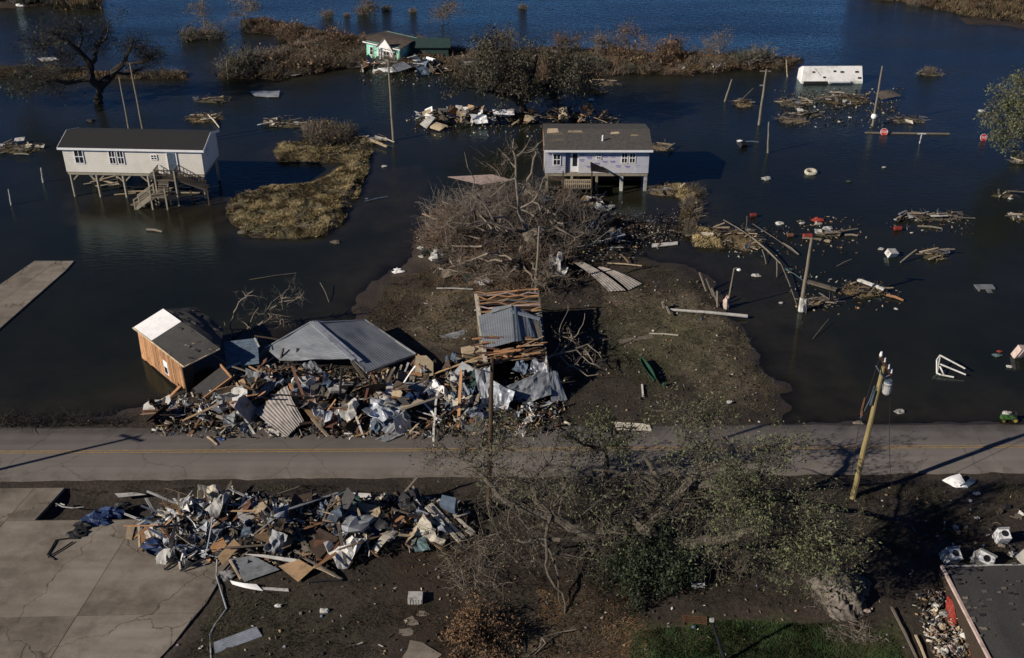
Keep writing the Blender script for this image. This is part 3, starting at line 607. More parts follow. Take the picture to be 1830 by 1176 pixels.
window(h, .75, zf+.8, .75, 1.2, -.022); window(h, 7.25, zf+1.0, .62, 1.1, 0); window(h, 8.0, zf+1.0, .62, 1.1, 0); window(h, 4.85, zf+1.4, .5, .6, 0)
d = MB(); d.box((2.85, .2, zf+1.1), (.8, .06, 2.1)); dr = part('door', d, M['trim'], h, local=True, label='white front door'); d = MB(); d.box((2.85, .165, zf+1.3), (.45, .012, 1.3)); part('pane', d, M['glass'], dr, local=True)
for (x, z) in [(3.5,1.95),(3.5,1.35),(4.2,.7),(5.7,1.75),(6.45,1.75),(5.7,1.2),(6.45,1.2),(7.0,.75),(7.9,.7),(4.2,1.6),(5.0,1.0),(8.9,.75)]:
    mb = MB(); mb.box((x, -.004, zf+z), (.5, .004, .09)); mb.box((x+.05, -.004, zf+z-.14), (.38, .004, .06)); part('printed_mark', mb, M['print'], h, local=True)
for x in (.2, 2.6, 5.0, 7.4, 9.7):
    for y in (.2, D2_-.2): mb = MB(); mb.box((x, y, zf/2-.5), (.3 if x > 7 else .22, .25, zf+.9)); part('pier', mb, M['white'] if x > 7 else M['stilt'], h, local=True)
wallbox(.05, L2-.05, .05, D2_-.05, zf-.32, zf-.02, M['stilt'], h, 'floor_frame')
wallbox(.3, L2-.3, 2.6, 2.7, -.4, zf-.34, M['darkwood'], h, 'skirting')
pc = thing('broken_porch', 'broken dark timber porch hanging off the front of the lavender house', 'porch', (3.15, 100.1, 0))
wallbox(1.6, 4.4, -2.2, -.05, 1.2, 1.3, M['oldwood'], pc, 'deck')
for x in (1.65, 4.35): wallbox(x-.06, x+.06, -2.2, -2.08, -.5, 3.0, M['darkwood'], pc, 'post')
mb = MB()
for z in (1.7, 2.1): mb.bar((1.65, -2.14, z), (4.35, -2.14, z), .05, .08)
for k in range(14): mb.box((1.8+k*.19, -2.14, 1.7), (.04, .04, .85))
part('railing', mb, M['tan'], pc, local=True)
mb = MB(); mb.slab([(4.3,-1.8,2.9),(6.1,-.6,2.2),(6.0,-.1,2.3),(4.3,-.6,3.3)], .08); part('awning', mb, M['darkwood'], pc, local=True)

# ------------------------------------------------------------------ far mint house and dark green shed
c1 = G(655, 104, .2); c2 = G(713, 113, .2)
ang = atan2(c2.y-c1.y, c2.x-c1.x); Lm = (c2-c1).length
h = thing('mint_house', 'mint green house with a white gabled porch, tilted in the far brush', 'house', (c1.x, c1.y, 0), ang)
wallbox(0, Lm, 0, .15, -.6, 2.5, M['mint'], h); wallbox(0, .15, .15, 5, -.6, 2.5, M['mint'], h); wallbox(Lm-.15, Lm, .15, 5, -.6, 2.5, M['mint'], h); wallbox(.15, Lm-.15, 4.85, 5, -.6, 2.5, M['mint'], h)
mb = MB(); mb.slab([(-.3,-.35,2.45),(Lm+.3,-.35,2.45),(Lm+.3,2.5,2.75),(-.3,2.5,2.75)], .09); mb.slab([(-.3,5.35,2.45),(Lm+.3,5.35,2.45),(Lm+.3,2.5,2.75),(-.3,2.5,2.75)], .09); rf = part('roof', mb, mat('weathered_brown_roof', (.09,.07,.055), var=.4, rnd=0), h, local=True)
mb = MB(); mb.bar((-.35,-.4,2.42),(Lm+.35,-.4,2.42),.06,.14); part('fascia', mb, M['trim'], rf, local=True); h.rotation_euler = (0, radians(4), ang)
mb = MB(); gx = Lm*.62; mb.raw([(gx-1.1,-.5,2.2),(gx+1.1,-.5,2.2),(gx,-.5,3.5),(gx-1.1,-.3,2.2),(gx+1.1,-.3,2.2),(gx,-.3,3.5)], [(0,1,2),(3,5,4),(0,3,4,1),(1,4,5,2),(2,5,3,0)]); part('porch_gable', mb, M['trim'], h, local=True)
mb = MB(); mb.bar((gx-1.25,-.55,2.15),(gx,-.55,3.62),.1,.14); mb.bar((gx,-.55,3.62),(gx+1.25,-.55,2.15),.1,.14); part('barge_board', mb, M['oldwood'], h, local=True)
wallbox(gx-.9, gx+.9, -.06, -.004, -.4, 2.2, M['trim'], h, 'porch_panel')
for x in (gx-1.0, gx+1.0): wallbox(x-.07, x+.07, -.5, -.36, -.5, 2.2, M['trim'], h, 'post')
window(h, .5, .8, .55, 1.1, 0, (1, 2)); window(h, 1.9, .8, .55, 1.1, 0, (1, 2)); window(h, gx-.5, .6, 1.0, 1.2, -.06); window(h, Lm-.95, .8, .5, 1.1, 0, (1, 2))
sh = thing('green_shed', 'dark green shed half hidden in brush right of the mint house', 'shed', G(738, 108, 0))
wallbox(0, 4.6, 0, 3, -.5, 1.8, M['dkgreen'], sh)
mb = MB(); mb.slab([(-.3,-.3,1.75),(4.9,-.3,1.75),(4.9,1.5,2.5),(-.3,1.5,2.5)], .1); mb.slab([(-.3,3.3,1.75),(4.9,3.3,1.75),(4.9,1.5,2.5),(-.3,1.5,2.5)], .1); part('roof', mb, M['dkgreen'], sh, local=True)

# ------------------------------------------------------------------ overturned white trailer
c = G(1432, 150, 0); tr_ = thing('overturned_trailer', 'long white travel trailer lying on its side in open water at the far right', 'trailer', (c.x, c.y, 0), radians(1))
Lt = 7.5
def tsec(x, k=1): return [(x,0,-.3),(x,.05,.3),(x,1.15,.3+1.55*k),(x,2.0,.25+1.35*k),(x,2.3,-.3)]
A5, B5, C5 = tsec(0, .8), tsec(.35), tsec(Lt)
mb = MB(); mb.raw(A5+B5+C5, [(4,3,2,1,0),(10,11,12,13,14)]+[(j*5+i,j*5+(i+1)%5,j*5+5+(i+1)%5,j*5+5+i) for j in (0,1) for i in range(5)]); part('body', mb, mat('scuffed_white_panel', (.72,.71,.68), rough=.5, var=.1, scale=1.2, dirt=.3, dcol=(.3,.26,.2), rnd=0), tr_, local=True)
mb = MB(); mb.box((1.7,-.02,.12),(2.9,.05,.4)); part('underside', mb, M['black'], tr_, local=True)
mb = MB(); mb.box((4.6,-.1,.3),(2.7,.2,.16)); part('awning_roll', mb, M['trim'], tr_, local=True)
tR = Euler((radians(54.6),0,0)).to_matrix()
for (x, v) in [(1.5,.6),(2.8,.25),(4.1,.65),(5.0,.6),(6.8,.6),(7.1,.2)]:
    q = Vector((x, .05+1.1*v, .3+1.55*v))+Vector((0,-.04,.03)); mb = MB(); mb.box(q, (.3+.1*(x > 4.5), .2, .05), tR); part('roof_vent', mb, M['black' if x != 1.5 else 'redwood'], tr_, local=True)
mb = MB(); mb.bar((1.7,.95,1.62),(2.4,.4,.86),.05,.03); part('scratch', mb, M['grey'], tr_, local=True)

# ------------------------------------------------------------------ poles
def pole(name, base, top, r, m, label, arms=(), group=None, z0=-.6, topY=None, cat='utility pole'):
    b = on(*base) if not isinstance(base, Vector) else base
    tp = U(top[0], top[1], topY or b.y); th_ = thing(name, label, cat, (b.x, b.y, max(b.z, 0)), 0, group)
    d = (tp-b); mb = MB(); k = 8
    mb.tube([b+d*(-.08)]+[b+d*(i/k)+Vector((sin(i*1.7)*.015, 0, 0)) for i in range(1, k)]+[tp], [r*(1.1-.4*i/k) for i in range(k+1)], 9); part('shaft', mb, m, th_, smooth=False)
    for (f, a0, a1, wd, am_) in arms:
        q = b+d*f; mb = MB(); mb.bar(q+Vector(a0), q+Vector(a1), wd, wd*1.2); part('crossarm', mb, am_, th_)
    return th_, b, tp
big, b0, t0 = pole('utility_pole', (1524,888), (1579,655), .17, M['poley'], 'tall yellowish utility pole with red crossarm and transformer beside the road', ())
cA = t0+Vector((-.35, -.15, .75)); cB = t0+Vector((.55, .1, -.6))
mb = MB(); mb.bar(cA, cB, .12, .16); ca_o = part('crossarm', mb, M['redwood'], big, label='red brown crossarm knocked askew')
for k, u in enumerate((.03, .35, .72, .97)):
    q = cA.lerp(cB, u); mb = MB(); mb.tube([q, q+Vector((0, 0, .12)), q+Vector((0, 0, .34))], [.03, .1, .06], 8); part('insulator', mb, M['trim'], ca_o)
mb = MB(); mb.bar(t0+Vector((-.5, -.2, .15)), t0+Vector((.0, -.15, -.6)), .06, .06); mb.bar(t0+Vector((.1,-.1,-.7)), cB, .05, .05); part('brace', mb, M['steel'], big)
q = t0+Vector((.42, -.1, -1.75)); mb = MB(); mb.tube([q, q+Vector((0,0,.1)), q+Vector((0, 0, .75)), q+Vector((0,0,.85))], [.2, .25, .25, .16], 14); tf = part('transformer', mb, M['white'], big)
mb = MB(); mb.tube([q+Vector((0,0,.62)), q+Vector((0, 0, .9))], [.262, .2], 14); part('lid', mb, M['blue'], tf); mb = MB(); mb.bar(q+Vector((-.3, 0, .5)), q+Vector((-.1, 0, .5)), .08, .3); part('bracket', mb, M['steel'], tf)
mb = MB(); q = t0+Vector((-.35,-.15,-1.2)); mb.tube([q, q+Vector((-.12,0,-1.0)), q+Vector((-.45,0,-2.2))], .035, 5); mb.tube([q+Vector((.06,0,-.3)), q+Vector((-.02,0,-1.3))], .06, 6); part('hanging_cable', mb, M['blue'], big)
mb = MB(); q = t0+Vector((-.75,-.15,-2.0)); mb.tube([q, q+Vector((-.05,0,-.8)), q+Vector((0,0,-1.2))], [.05,.07,.1], 6); part('hanging_bracket', mb, M['redwood'], big)
pole('utility_pole', (873,918), (880,640), .15, M['poled'], 'slender dark brown utility pole rising from the oak foliage in front of the wreckage', [(.965,(-.9,-.5,.12),(.9,.5,.0),.12,M['poled'])])
pole('utility_pole', (957,524), (964,404), .11, M['pole'], 'pale bare pole standing behind the stripped roof wreck beside the brush heap', [(.98,(-.05,0,0),(.35,0,-.2),.06,M['steel'])])
pw, b_, t_ = pole('utility_pole', (1430,558), (1451,425), .15, M['pole'], 'pale utility pole with white sleeve standing in the flood at centre right', [(.99,(-.7,.1,.03),(.7,-.1,.0),.1,M['pole'])])
mb = MB(); dd = (t_-b_); mb.tube([b_+dd*.02, b_+dd*.2], .2, 8); mb.lump(b_+dd*.1+Vector((.1,-.1,0)), (.25,.15,.5), 4, rough=.4); part('sleeve', mb, M['white'], pw)
pole('utility_pole', (1356,224), (1370,124), .14, M['pole'], 'grey weathered pole with crossarm right of the far debris', [(.97,(-.7,0,0),(.5,0,0),.1,M['pole']),(.72,(-.5,0,0),(.1,0,0),.08,M['steel'])])
pb, b_, t_ = pole('utility_pole', (1559,226), (1577,118), .12, M['pole'], 'pale pole with a white globe near its foot below the overturned trailer')
mb = MB(); mb.lump(b_.lerp(t_, .17), (.33,.33,.33), 2, 10, 7, 0); part('meter_globe', mb, M['trim'], pb, smooth=True)
pole('utility_pole', (1372,274), (1374,218), .1, M['pole'], 'short pale pole stub standing in water below the weathered crossarm pole')
pole('utility_pole', (1295,182), (1308,142), .11, M['pole'], 'short leaning pole stub in the far water left of the weathered crossarm pole')
pole('utility_pole', (703,252), (694,108), .13, M['pole'], 'utility pole in the water in front of the mint house debris', [(.985,(-1.1,0,0),(.9,0,0),.1,M['pole'])])
pole('utility_pole', (239,276), (213,138), .11, M['pole'], 'leaning bare pole behind the white house, the left of two', (), None)
pole('utility_pole', (262,266), (232,112), .12, M['pole'], 'leaning bare pole behind the white house, the right of two')
pp, b_, t_ = pole('utility_pole', (931,214), (936,130), .12, M['pole'], 'pole with a white lamp in front of the leafy oak')
mb = MB(); mb.lump(t_+Vector((-.25,-.2,-.9)), (.2,.2,.3), 3); part('lamp', mb, M['trim'], pp)
pole('fence_post', (407,142), (405,110), .07, M['pole'], 'bare pale post standing by the far left brush', cat='post')
pole('fence_post', (1407,138), (1405,106), .07, M['tan'], 'pale post of a pair left of the overturned trailer', cat='post')
pole('fence_post', (20,367), (15,338), .07, M['white'], 'broken white post sticking out of the water at the far left edge', cat='post')
pole('fence_post', (77,327), (73,300), .08, M['white'], 'broken white post in the water left of the white stilt house', cat='post')
pole('utility_pole', (1296,1182), (1272,1108), .1, M['black'], 'dark post with a pale cap at the bottom of the green lawn', [(1.0,(-.1,0,0),(.1,0,0),.14,M['white'])], cat='post')
pole('fence_post', (1476,985), (1479,905), .05, M['pole'], 'thin stake beside the foot of the tall yellowish pole', cat='post') if False else None
pb_ = G(-310, 916, .2); pole('utility_pole', pb_, tuple([-345, 690]), .15, M['poled'], 'dark utility pole beyond the left edge whose shadow crosses the road', [(.965,(-.9,.3,.1),(.9,-.3,0),.12,M['poled'])])
mb = MB(); q0 = cA; q1 = b0+Vector((-.2,-.1,.1)); mb.tube([q0.lerp(q1, i/10)+Vector((-.35*sin(pi*i/10), 0, 0)) for i in range(11)], .018, 4); part('loose_wire', mb, M['black'], big)
mb = MB(); q0 = cB; q1 = G(1600, 905, .3); mb.tube([q0.lerp(q1, i/12)+Vector((0, 0, -1.2*sin(pi*i/12))) for i in range(13)], .018, 4); part('loose_wire', mb, M['black'], big)
# street lamp leaning over the water
ls = thing('street_lamp', 'leaning pole lamp with a white head at the edge of the flooded road', 'street lamp', on(1299,552)); a = on(1299,552); t_ = U(1312,480,a.y)
mb = MB(); mb.tube([a, a.lerp(t_, .6), t_], [.07, .06, .05], 6); mb.tube([t_, t_+Vector((.25,0,.05)), t_+Vector((.4,0,-.05))], .04, 5); part('pole', mb, M['pole'], ls)
mb = MB(); mb.lump(t_+Vector((.38,0,-.1)), (.18,.15,.12), 3, rough=.05); part('lamp_head', mb, M['trim'], ls)
mb = MB(); mb.lump(a+Vector((-.1,0,.5)), (.25,.2,.6), 5, rough=.4); part('caught_rag', mb, M['pink'], ls)
# fallen pole lying over the shore
a = on(1192,558,.25); b = on(1335,571,.3); fp = thing('fallen_pole', 'pale utility pole lying flat across the muddy bank', 'utility pole', a)
mb = MB(); mb.tube([a, a.lerp(b,.5)+Vector((0,0,.05)), b], [.1,.12,.14], 8); part('shaft', mb, M['white'], fp)
mb = MB(); mb.bar(a+Vector((.1,-.9,.1)), a+Vector((-.1,.6,.15)), .12, .12); mb.tube([a+Vector((-.2,.3,0)), a+Vector((-.35,.3,.5))], .14, 7); part('crossarm', mb, M['pole'], fp)
# toppled fence posts
pts = [(1250,487,1262,520),(1262,498,1275,530),(1272,515,1284,545),(1282,520,1282,548),(1244,530,1246,505)]
for x0, y0, x1, y1 in pts:
    b = on(x1, y1); a = U(x0, y0, b.y+.4); mb = MB(); mb.tube([b-(a-b)*.1, a], [.09, .08], 6); solo('fence_post', mb, rng.choice([M['oldwood'], M['pole']]), 'leaning broken fence post on the bank by the leaning lamp', 'post', 'broken fence posts on the bank')

# ------------------------------------------------------------------ stop signs lying in the water
def stop_sign(px, py, rad, face, label, postpx):
    c = G(px, py, .3); th_ = thing('stop_sign', label, 'stop sign', (c.x, c.y, 0)); R = Euler(face).to_matrix()
    def rot(v): return c+R @ Vector(v)
    def octo(r, y0, y1):
        m_ = MB(); k = [pi/8+i*pi/4 for i in range(8)]; vs = [rot((r*cos(a), y0, r*sin(a))) for a in k]+[rot((r*cos(a), y1, r*sin(a))) for a in k]
        return m_.raw(vs, [tuple(range(8)), tuple(range(15, 7, -1))]+[(i, 8+i, 8+(i+1) % 8, (i+1) % 8) for i in range(8)])
    part('border', octo(rad, 0, .02), M['trim'], th_); pl = part('plate', octo(rad*.93, -.006, -.001), mat('sign_red', (.5,.03,.03), rough=.5, rnd=0, dirt=.15), th_)
    cu = bpy.data.curves.new('stop_text', 'FONT'); cu.body = 'STOP'; cu.size = rad*.85; cu.align_x = 'CENTER'; cu.align_y = 'CENTER'; cu.extrude = .003
    tmp = bpy.data.objects.new('tmp', cu); COL.objects.link(tmp); bpy.context.view_layer.update()
    tme = bpy.data.meshes.new_from_object(tmp.evaluated_get(bpy.context.evaluated_depsgraph_get())); bpy.data.objects.remove(tmp); tme.materials.clear(); tme.materials.append(M['trim'])
    o = bpy.data.objects.new('lettering', tme); COL.objects.link(o); o.parent = th_; o.location = rot((0, -.01, 0))-Vector((c.x, c.y, 0)); o.rotation_euler = (R @ Euler((pi/2, 0, 0)).to_matrix()).to_euler()
    if postpx: mb = MB(); mb.bar(c+Vector((0,.06,-.6)), c+Vector((0,.06,.2)), .06, .06); part('post', mb, M['steel'], th_)
stop_sign(1580, 236, .42, (radians(-20), 0, 0), 'red stop sign just above the water beside a long floating board', True)
stop_sign(1758, 246, .42, (radians(-20), 0, radians(8)), 'red stop sign standing alone in the water near the right edge', True)
mb = MB(); mb.bar(G(1546,237,.05), G(1697,239,.05), .35, .06); solo('floating_board', mb, M['oldwood'], 'long thin board floating behind the left stop sign', 'plank')
mb = MB(); mb.tube([G(1643,258,-.1), U(1648,238,G(1643,258,0).y)], .06, 5); mb.bar(U(1640,239,G(1643,258,0).y), U(1655,239,G(1643,258,0).y), .1, .1); solo('fence_post', mb, M['white'], 'short white stake by the long floating board', 'post')
# ------------------------------------------------------------------ trees
def quads(C, S, R=NR, flat=.0):
    """numpy cloud of randomly turned small leaf quads"""
    n = len(C); a = R.normal(size=(n, 3)); a /= np.linalg.norm(a, axis=1)[:, None]; b = R.normal(size=(n, 3)); b[:, 2] *= (1-flat)
    b -= a*(a*b).sum(1)[:, None]; b /= np.linalg.norm(b, axis=1)[:, None]+1e-9; s = S[:, None]
    V = np.stack([C-a*s, C-b*s*.45, C+a*s, C+b*s*.45], 1).reshape(-1, 3); return V, np.arange(n*4).reshape(-1, 4)
def twigs(starts, dirs, lens, r0, R, seg=4, wob=.25, droop=0):
    """numpy bundle of thin three sided curved twigs -> V, F, tips"""
    n = len(starts); P = [starts]; d = dirs.copy(); d /= np.linalg.norm(d, axis=1)[:, None]+1e-9
    for i in range(seg):
        d = d+R.normal(size=(n, 3))*wob; d[:, 2] -= droop; d /= np.linalg.norm(d, axis=1)[:, None]+1e-9; P.append(P[-1]+d*(lens[:, None]/seg))
    P = np.stack(P, 1); rad = np.linspace(1, .25, seg+1)[None, :]*np.asarray(r0).reshape(-1, 1)
    u = np.cross(d, R.normal(size=(n, 3))); u /= np.linalg.norm(u, axis=1)[:, None]+1e-9; v = np.cross(d, u)
    V = np.stack([P+(u*cos(q)+0)[:, None, :]*rad[:, :, None]+(v*sin(q))[:, None, :]*rad[:, :, None] for q in (0, 2.09, 4.19)], 2)
    idx = np.arange(n*(seg+1)*3).reshape(n, seg+1, 3); f = []
    for j in range(3):
        k = (j+1) % 3; f.append(np.stack([idx[:, :-1, j], idx[:, :-1, k], idx[:, 1:, k], idx[:, 1:, j]], -1).reshape(-1, 4))
    return V.reshape(-1, 3), np.concatenate(f), P
class NB:
    def __init__(s): s.V = []; s.F = []; s.n = 0
    def add(s, V, Fc): s.V.append(V); s.F.append(Fc+s.n); s.n += len(V)
    def mesh(s, name, m, origin):
        return npmesh(name, np.concatenate(s.V)-np.array(origin), np.concatenate(s.F), m)
def limb(mb, a, b, r0, r1, R, wob=.12, seg=5, sag=0, n=6):
    a = Vector(a); b = Vector(b); L_ = (b-a).length; pts = [a]; off = Vector((0, 0, 0))
    for i in range(1, seg):
        off = off+Vector((R.gauss(0, 1), R.gauss(0, 1), R.gauss(0, .7)))*L_*wob/seg
        pts.append(a.lerp(b, i/seg)+off*(1-abs(2*i/seg-1)*.5)+Vector((0, 0, -sag*sin(pi*i/seg))))
    pts.append(b); mb.tube(pts, [r0+(r1-r0)*i/seg for i in range(seg+1)], n); return pts
def tree(name, label, cat, base, trunk, limbs, clumps, bark, leaf, seed=1, twn=60, twl=.9, twr=.02, leafn=6, leafs=.12, group=None, sub=2, droop=0, wob=.25, twm=None, lk=1.0):
    """trunk: polyline with radii. limbs: [(pts, r0, r1)]. clumps: [(centre, radius, density, leafiness)] are reached by boughs from the nearest limb point."""
    R = random.Random(seed); N = np.random.RandomState(seed); root = thing(name, label, cat, base, 0, group)
    mb = MB(); joints = []
    def chain(pts, ra, rb):
        L_ = len(pts); full = [pts[0]]
        for i in range(L_-1):
            r0 = ra+(rb-ra)*i/(L_-1); r1 = ra+(rb-ra)*(i+1)/(L_-1); q = limb(MB(), pts[i], pts[i+1], r0, r1, R, .18, 3); full += q[1:]
        mb.tube(full, [ra+(rb-ra)*i/(len(full)-1) for i in range(len(full))], 7); joints.extend((p_, ra+(rb-ra)*i/(len(full)-1)) for i, p_ in enumerate(full))
    chain([Vector(p_) for p_ in trunk[0]], trunk[1], trunk[2])
    part('trunk', mb, bark, root); mb = MB()
    for pts, ra, rb in limbs: chain([Vector(p_) for p_ in pts], ra*lk, rb*lk)
    nbt = NB(); LC = []
    for c, rad, dens, lf in clumps:
        c = Vector(c); jp, jr = min(joints, key=lambda q: (q[0]-c).length+R.random()*.5)
        bl = (c-jp).length; br = min(jr*.7, .03+.022*bl)
        q = limb(mb, jp, c, max(br, .03), .03, R, .25, 5); ends = [q[3], q[4], c]
        for k in range(int(3+rad*2)):
            e = c+Vector((R.gauss(0, .5), R.gauss(0, .5), R.gauss(0, .4)))*rad
            limb(mb, R.choice(q[2:]), e, .035+.01*rad, .015, R, .3, 4, n=4); ends.append(e)
        n = int(twn*dens*rad); st = np.array([list(R.choice(ends)) for _ in range(n)])+N.normal(size=(n, 3))*.18*rad
        dr = st-np.array(jp)+N.normal(size=(n, 3))*rad*.8
        V, Fc, P = twigs(st, dr, N.uniform(.5, 1.3, n)*twl, N.uniform(.5, 1.2, n)*twr, N, 4, wob, droop); nbt.add(V, Fc)
        for s in range(sub):
            k = N.randint(1, 4, n); s0 = P[np.arange(n), k]; V, Fc, P2 = twigs(s0, dr+N.normal(size=(n, 3))*rad, N.uniform(.3, .8, n)*twl, N.uniform(.4, .8, n)*twr*.7, N, 3, wob, droop); nbt.add(V, Fc)
            if leaf is not None and lf > 0:
                tp = np.concatenate([P2[:, -1], P2[:, -2], P[:, -1]]); m_ = int(len(tp)*leafn*lf/2)
                if m_: LC.append(tp[N.randint(0, len(tp), m_)]+N.normal(size=(m_, 3))*leafs*1.3)
    if mb.n: part('limb', mb, bark, root)
    if nbt.n: o = link('twigs', nbt.mesh('twigs', twm or bark, wloc(root)), root); o['kind'] = 'stuff'
    if LC:
        C = np.concatenate(LC); V, Fc = quads(C, N.uniform(.5, 1.2, len(C))*leafs, N)
        o = link('crown', npmesh('crown', V-np.array(wloc(root)), Fc, leaf), root); o['kind'] = 'stuff'
    return root
def DY(px, py, Y, d=0): return U(px, py, Y+d)
R = random.Random(3)
# bare oak top left
bY = G(177,186).y; b = G(177,186,-.3)
def T(px, py, d=0): return DY(px, py, bY, d)
limbs = [([T(177,152),T(160,140,-1),T(120,148,-2),T(85,145,-3)],.35,.1), ([T(165,140),T(155,120,1),T(110,125,1.5),T(60,128,2)],.25,.07), ([T(160,135),T(158,110,-.5),T(140,90,-1),T(115,70,-1.5),T(95,60,-2)],.32,.08),
         ([T(158,115),T(170,100,2),T(172,80,2),T(185,60,2.5)],.25,.06), ([T(178,155),T(200,135,1),T(222,112,0),T(230,92,0),T(236,68,0)],.38,.07), ([T(222,112),T(250,112,-1),T(275,103,-1.5)],.16,.05),
         ([T(205,128),T(235,130,3),T(255,118,4)],.14,.05), ([T(140,90),T(148,70,0),T(145,50,0)],.14,.04), ([T(172,85),T(192,62,-1),T(195,45,-1)],.12,.04), ([T(115,72),T(85,75,0),T(60,90,0)],.14,.04)]
cl = []
for px, py, d, r, dn, lf in [(85,145,-3,2,1,.25),(60,130,2,2,1,.15),(50,150,-2,1.5,1,.5),(95,60,-2,2,1,.25),(80,85,0,2,1,.15),(145,52,0,1.8,.8,.35),(190,55,1,1.8,.8,.25),(236,75,0,1.6,.8,.1),(262,100,-1,1.8,.8,.15),(250,85,2,1.5,.7,.05),(275,100,-1,1.3,.7,.2),(120,100,-1,2,.6,.05),(120,125,1,2,.6,.1),(175,80,0,1.6,.6,.15),(60,70,0,1.6,.7,.3),(245,125,3,1.5,.6,.1),(30,140,0,1.3,.6,.4)]:
    cl.append((T(px, py, d), r, dn, lf))
tree('bare_oak', 'large nearly bare oak standing alone in the flood at the top left', 'tree', b, ([b, T(178,172), T(177,152)], .55, .38), limbs, cl, M['darkbark'], M['leafd'], 5, twn=85, twl=1.4, twr=.03, leafn=1.0, leafs=.16, lk=1.45)
# leafy oak
bY = G(935,214).y; b = G(935,214,-.2)
limbs = [([T(930,185),T(900,170,-1),T(870,165,-2)],.3,.1),([T(935,180),T(960,165,0),T(990,160,-1)],.3,.1),([T(932,180),T(925,150,1),T(915,120,1)],.3,.1),([T(935,175),T(950,140,2),T(960,100,2)],.28,.1),([T(930,180),T(900,150,2),T(860,130,2)],.25,.08),([T(940,175),T(985,145,2),T(1020,130,2)],.22,.08)]
cl = []
for i in range(36):
    a = R.uniform(0, 2*pi); rr = sqrt(R.random()); px = 925+rr*cos(a)*128; py = min(122+rr*sin(a)*44+abs(cos(a))*rr*16, 160); cl.append((T(px, py, R.uniform(-4.5, 4)), R.uniform(.8, 1.9), .8, R.uniform(.2, 1.3)))
tree('leafy_oak', 'broad olive green oak standing above the debris at top centre', 'tree', b, ([b, T(933,195), T(932,178)], .6, .4), limbs, cl, M['darkbark'], mat('brownish_olive_leaf', (.062,.058,.036), rough=.7, var=.55, scale=.4, bump=0, dirt=.35, dcol=(.09,.06,.035), rnd=0), 8, twn=56, twl=1.1, twr=.028, leafn=2.6, leafs=.17, lk=1.5)
# tree at the right edge
bY = G(1860,300).y; b = G(1860,300,-.2)
cl = [(T(px, py, R.uniform(-2, 2)), r, 1, lf) for px, py, r, lf in [(1800,190,1.5,1),(1820,170,1.6,1),(1785,215,1.3,.8),(1815,220,1.8,1),(1825,150,1,.6),(1840,190,2,1),(1830,245,1.4,.8),(1805,240,1.2,.7),(1775,200,.9,.5),(1828,280,1,.7),(1850,150,2,1),(1880,200,2.5,1),(1900,160,2.5,1),(1890,240,2,1)]]
tree('shore_tree', 'loose green tree reaching in from the right edge over the flood', 'tree', b, ([b, T(1858,260), T(1850,225)], .4, .25), [([T(1850,225), T(1830,200,0), T(1805,200,0)],.2,.06), ([T(1850,225), T(1845,180,0), T(1840,150,0)],.2,.06)], cl, M['bark'], M['leaf'], 9, twn=45, twl=.9, leafn=3.2, leafs=.14)

# foreground fallen oak
def Q(px, py, z): return G(px, py, z)
b = on(1150, 975)
limbs = [([Q(1131,930,1.5),Q(1097,955,1.6),Q(1060,962,1.8),Q(1019,944,2.4),Q(982,922,3),Q(956,892,3.6),Q(950,860,4)],.3,.09),
 ([Q(1131,930,1.6),Q(1168,959,1.5),Q(1208,981,1.2),Q(1240,990,.6)],.3,.18),
 ([Q(1140,925,1.9),Q(1179,873,3),Q(1168,840,4),Q(1150,815,4.8)],.26,.07),
 ([Q(1165,935,1.6),Q(1200,895,2.8),Q(1220,877,3.6),Q(1253,833,5),Q(1262,795,6),Q(1264,755,6.6)],.26,.06),
 ([Q(1222,873,3.5),Q(1265,866,4),Q(1310,874,5.6),Q(1345,880,7)],.2,.07),
 ([Q(1208,970,1.4),Q(1260,965,1.8),Q(1330,950,3.6),Q(1400,950,5.0),Q(1450,955,5.6)],.22,.08),
 ([Q(985,925,3),Q(920,905,3.6),Q(880,870,4.2),Q(840,850,4.6)],.16,.05),
 ([Q(1060,962,1.9),Q(1000,965,2.2),Q(960,963,2),Q(920,964,1.8)],.12,.04),
 ([Q(1245,840,4.8),Q(1290,830,5.2),Q(1340,825,5.4),Q(1400,812,5.6)],.14,.04),
 ([Q(985,925,3),Q(975,960,2.4),Q(975,1010,1.6),Q(1005,1060,.8),Q(1010,1112,.3)],.07,.03),
 ([Q(962,958,1.9),Q(985,990,1.6),Q(998,1040,.9),Q(1000,1080,.5)],.06,.02),
 ([Q(880,870,4.2),Q(850,840,4.8),Q(810,815,5)],.1,.04),
 ([Q(1170,860,3.2),Q(1120,850,3.6),Q(1060,840,4)],.12,.04)]
cl = []
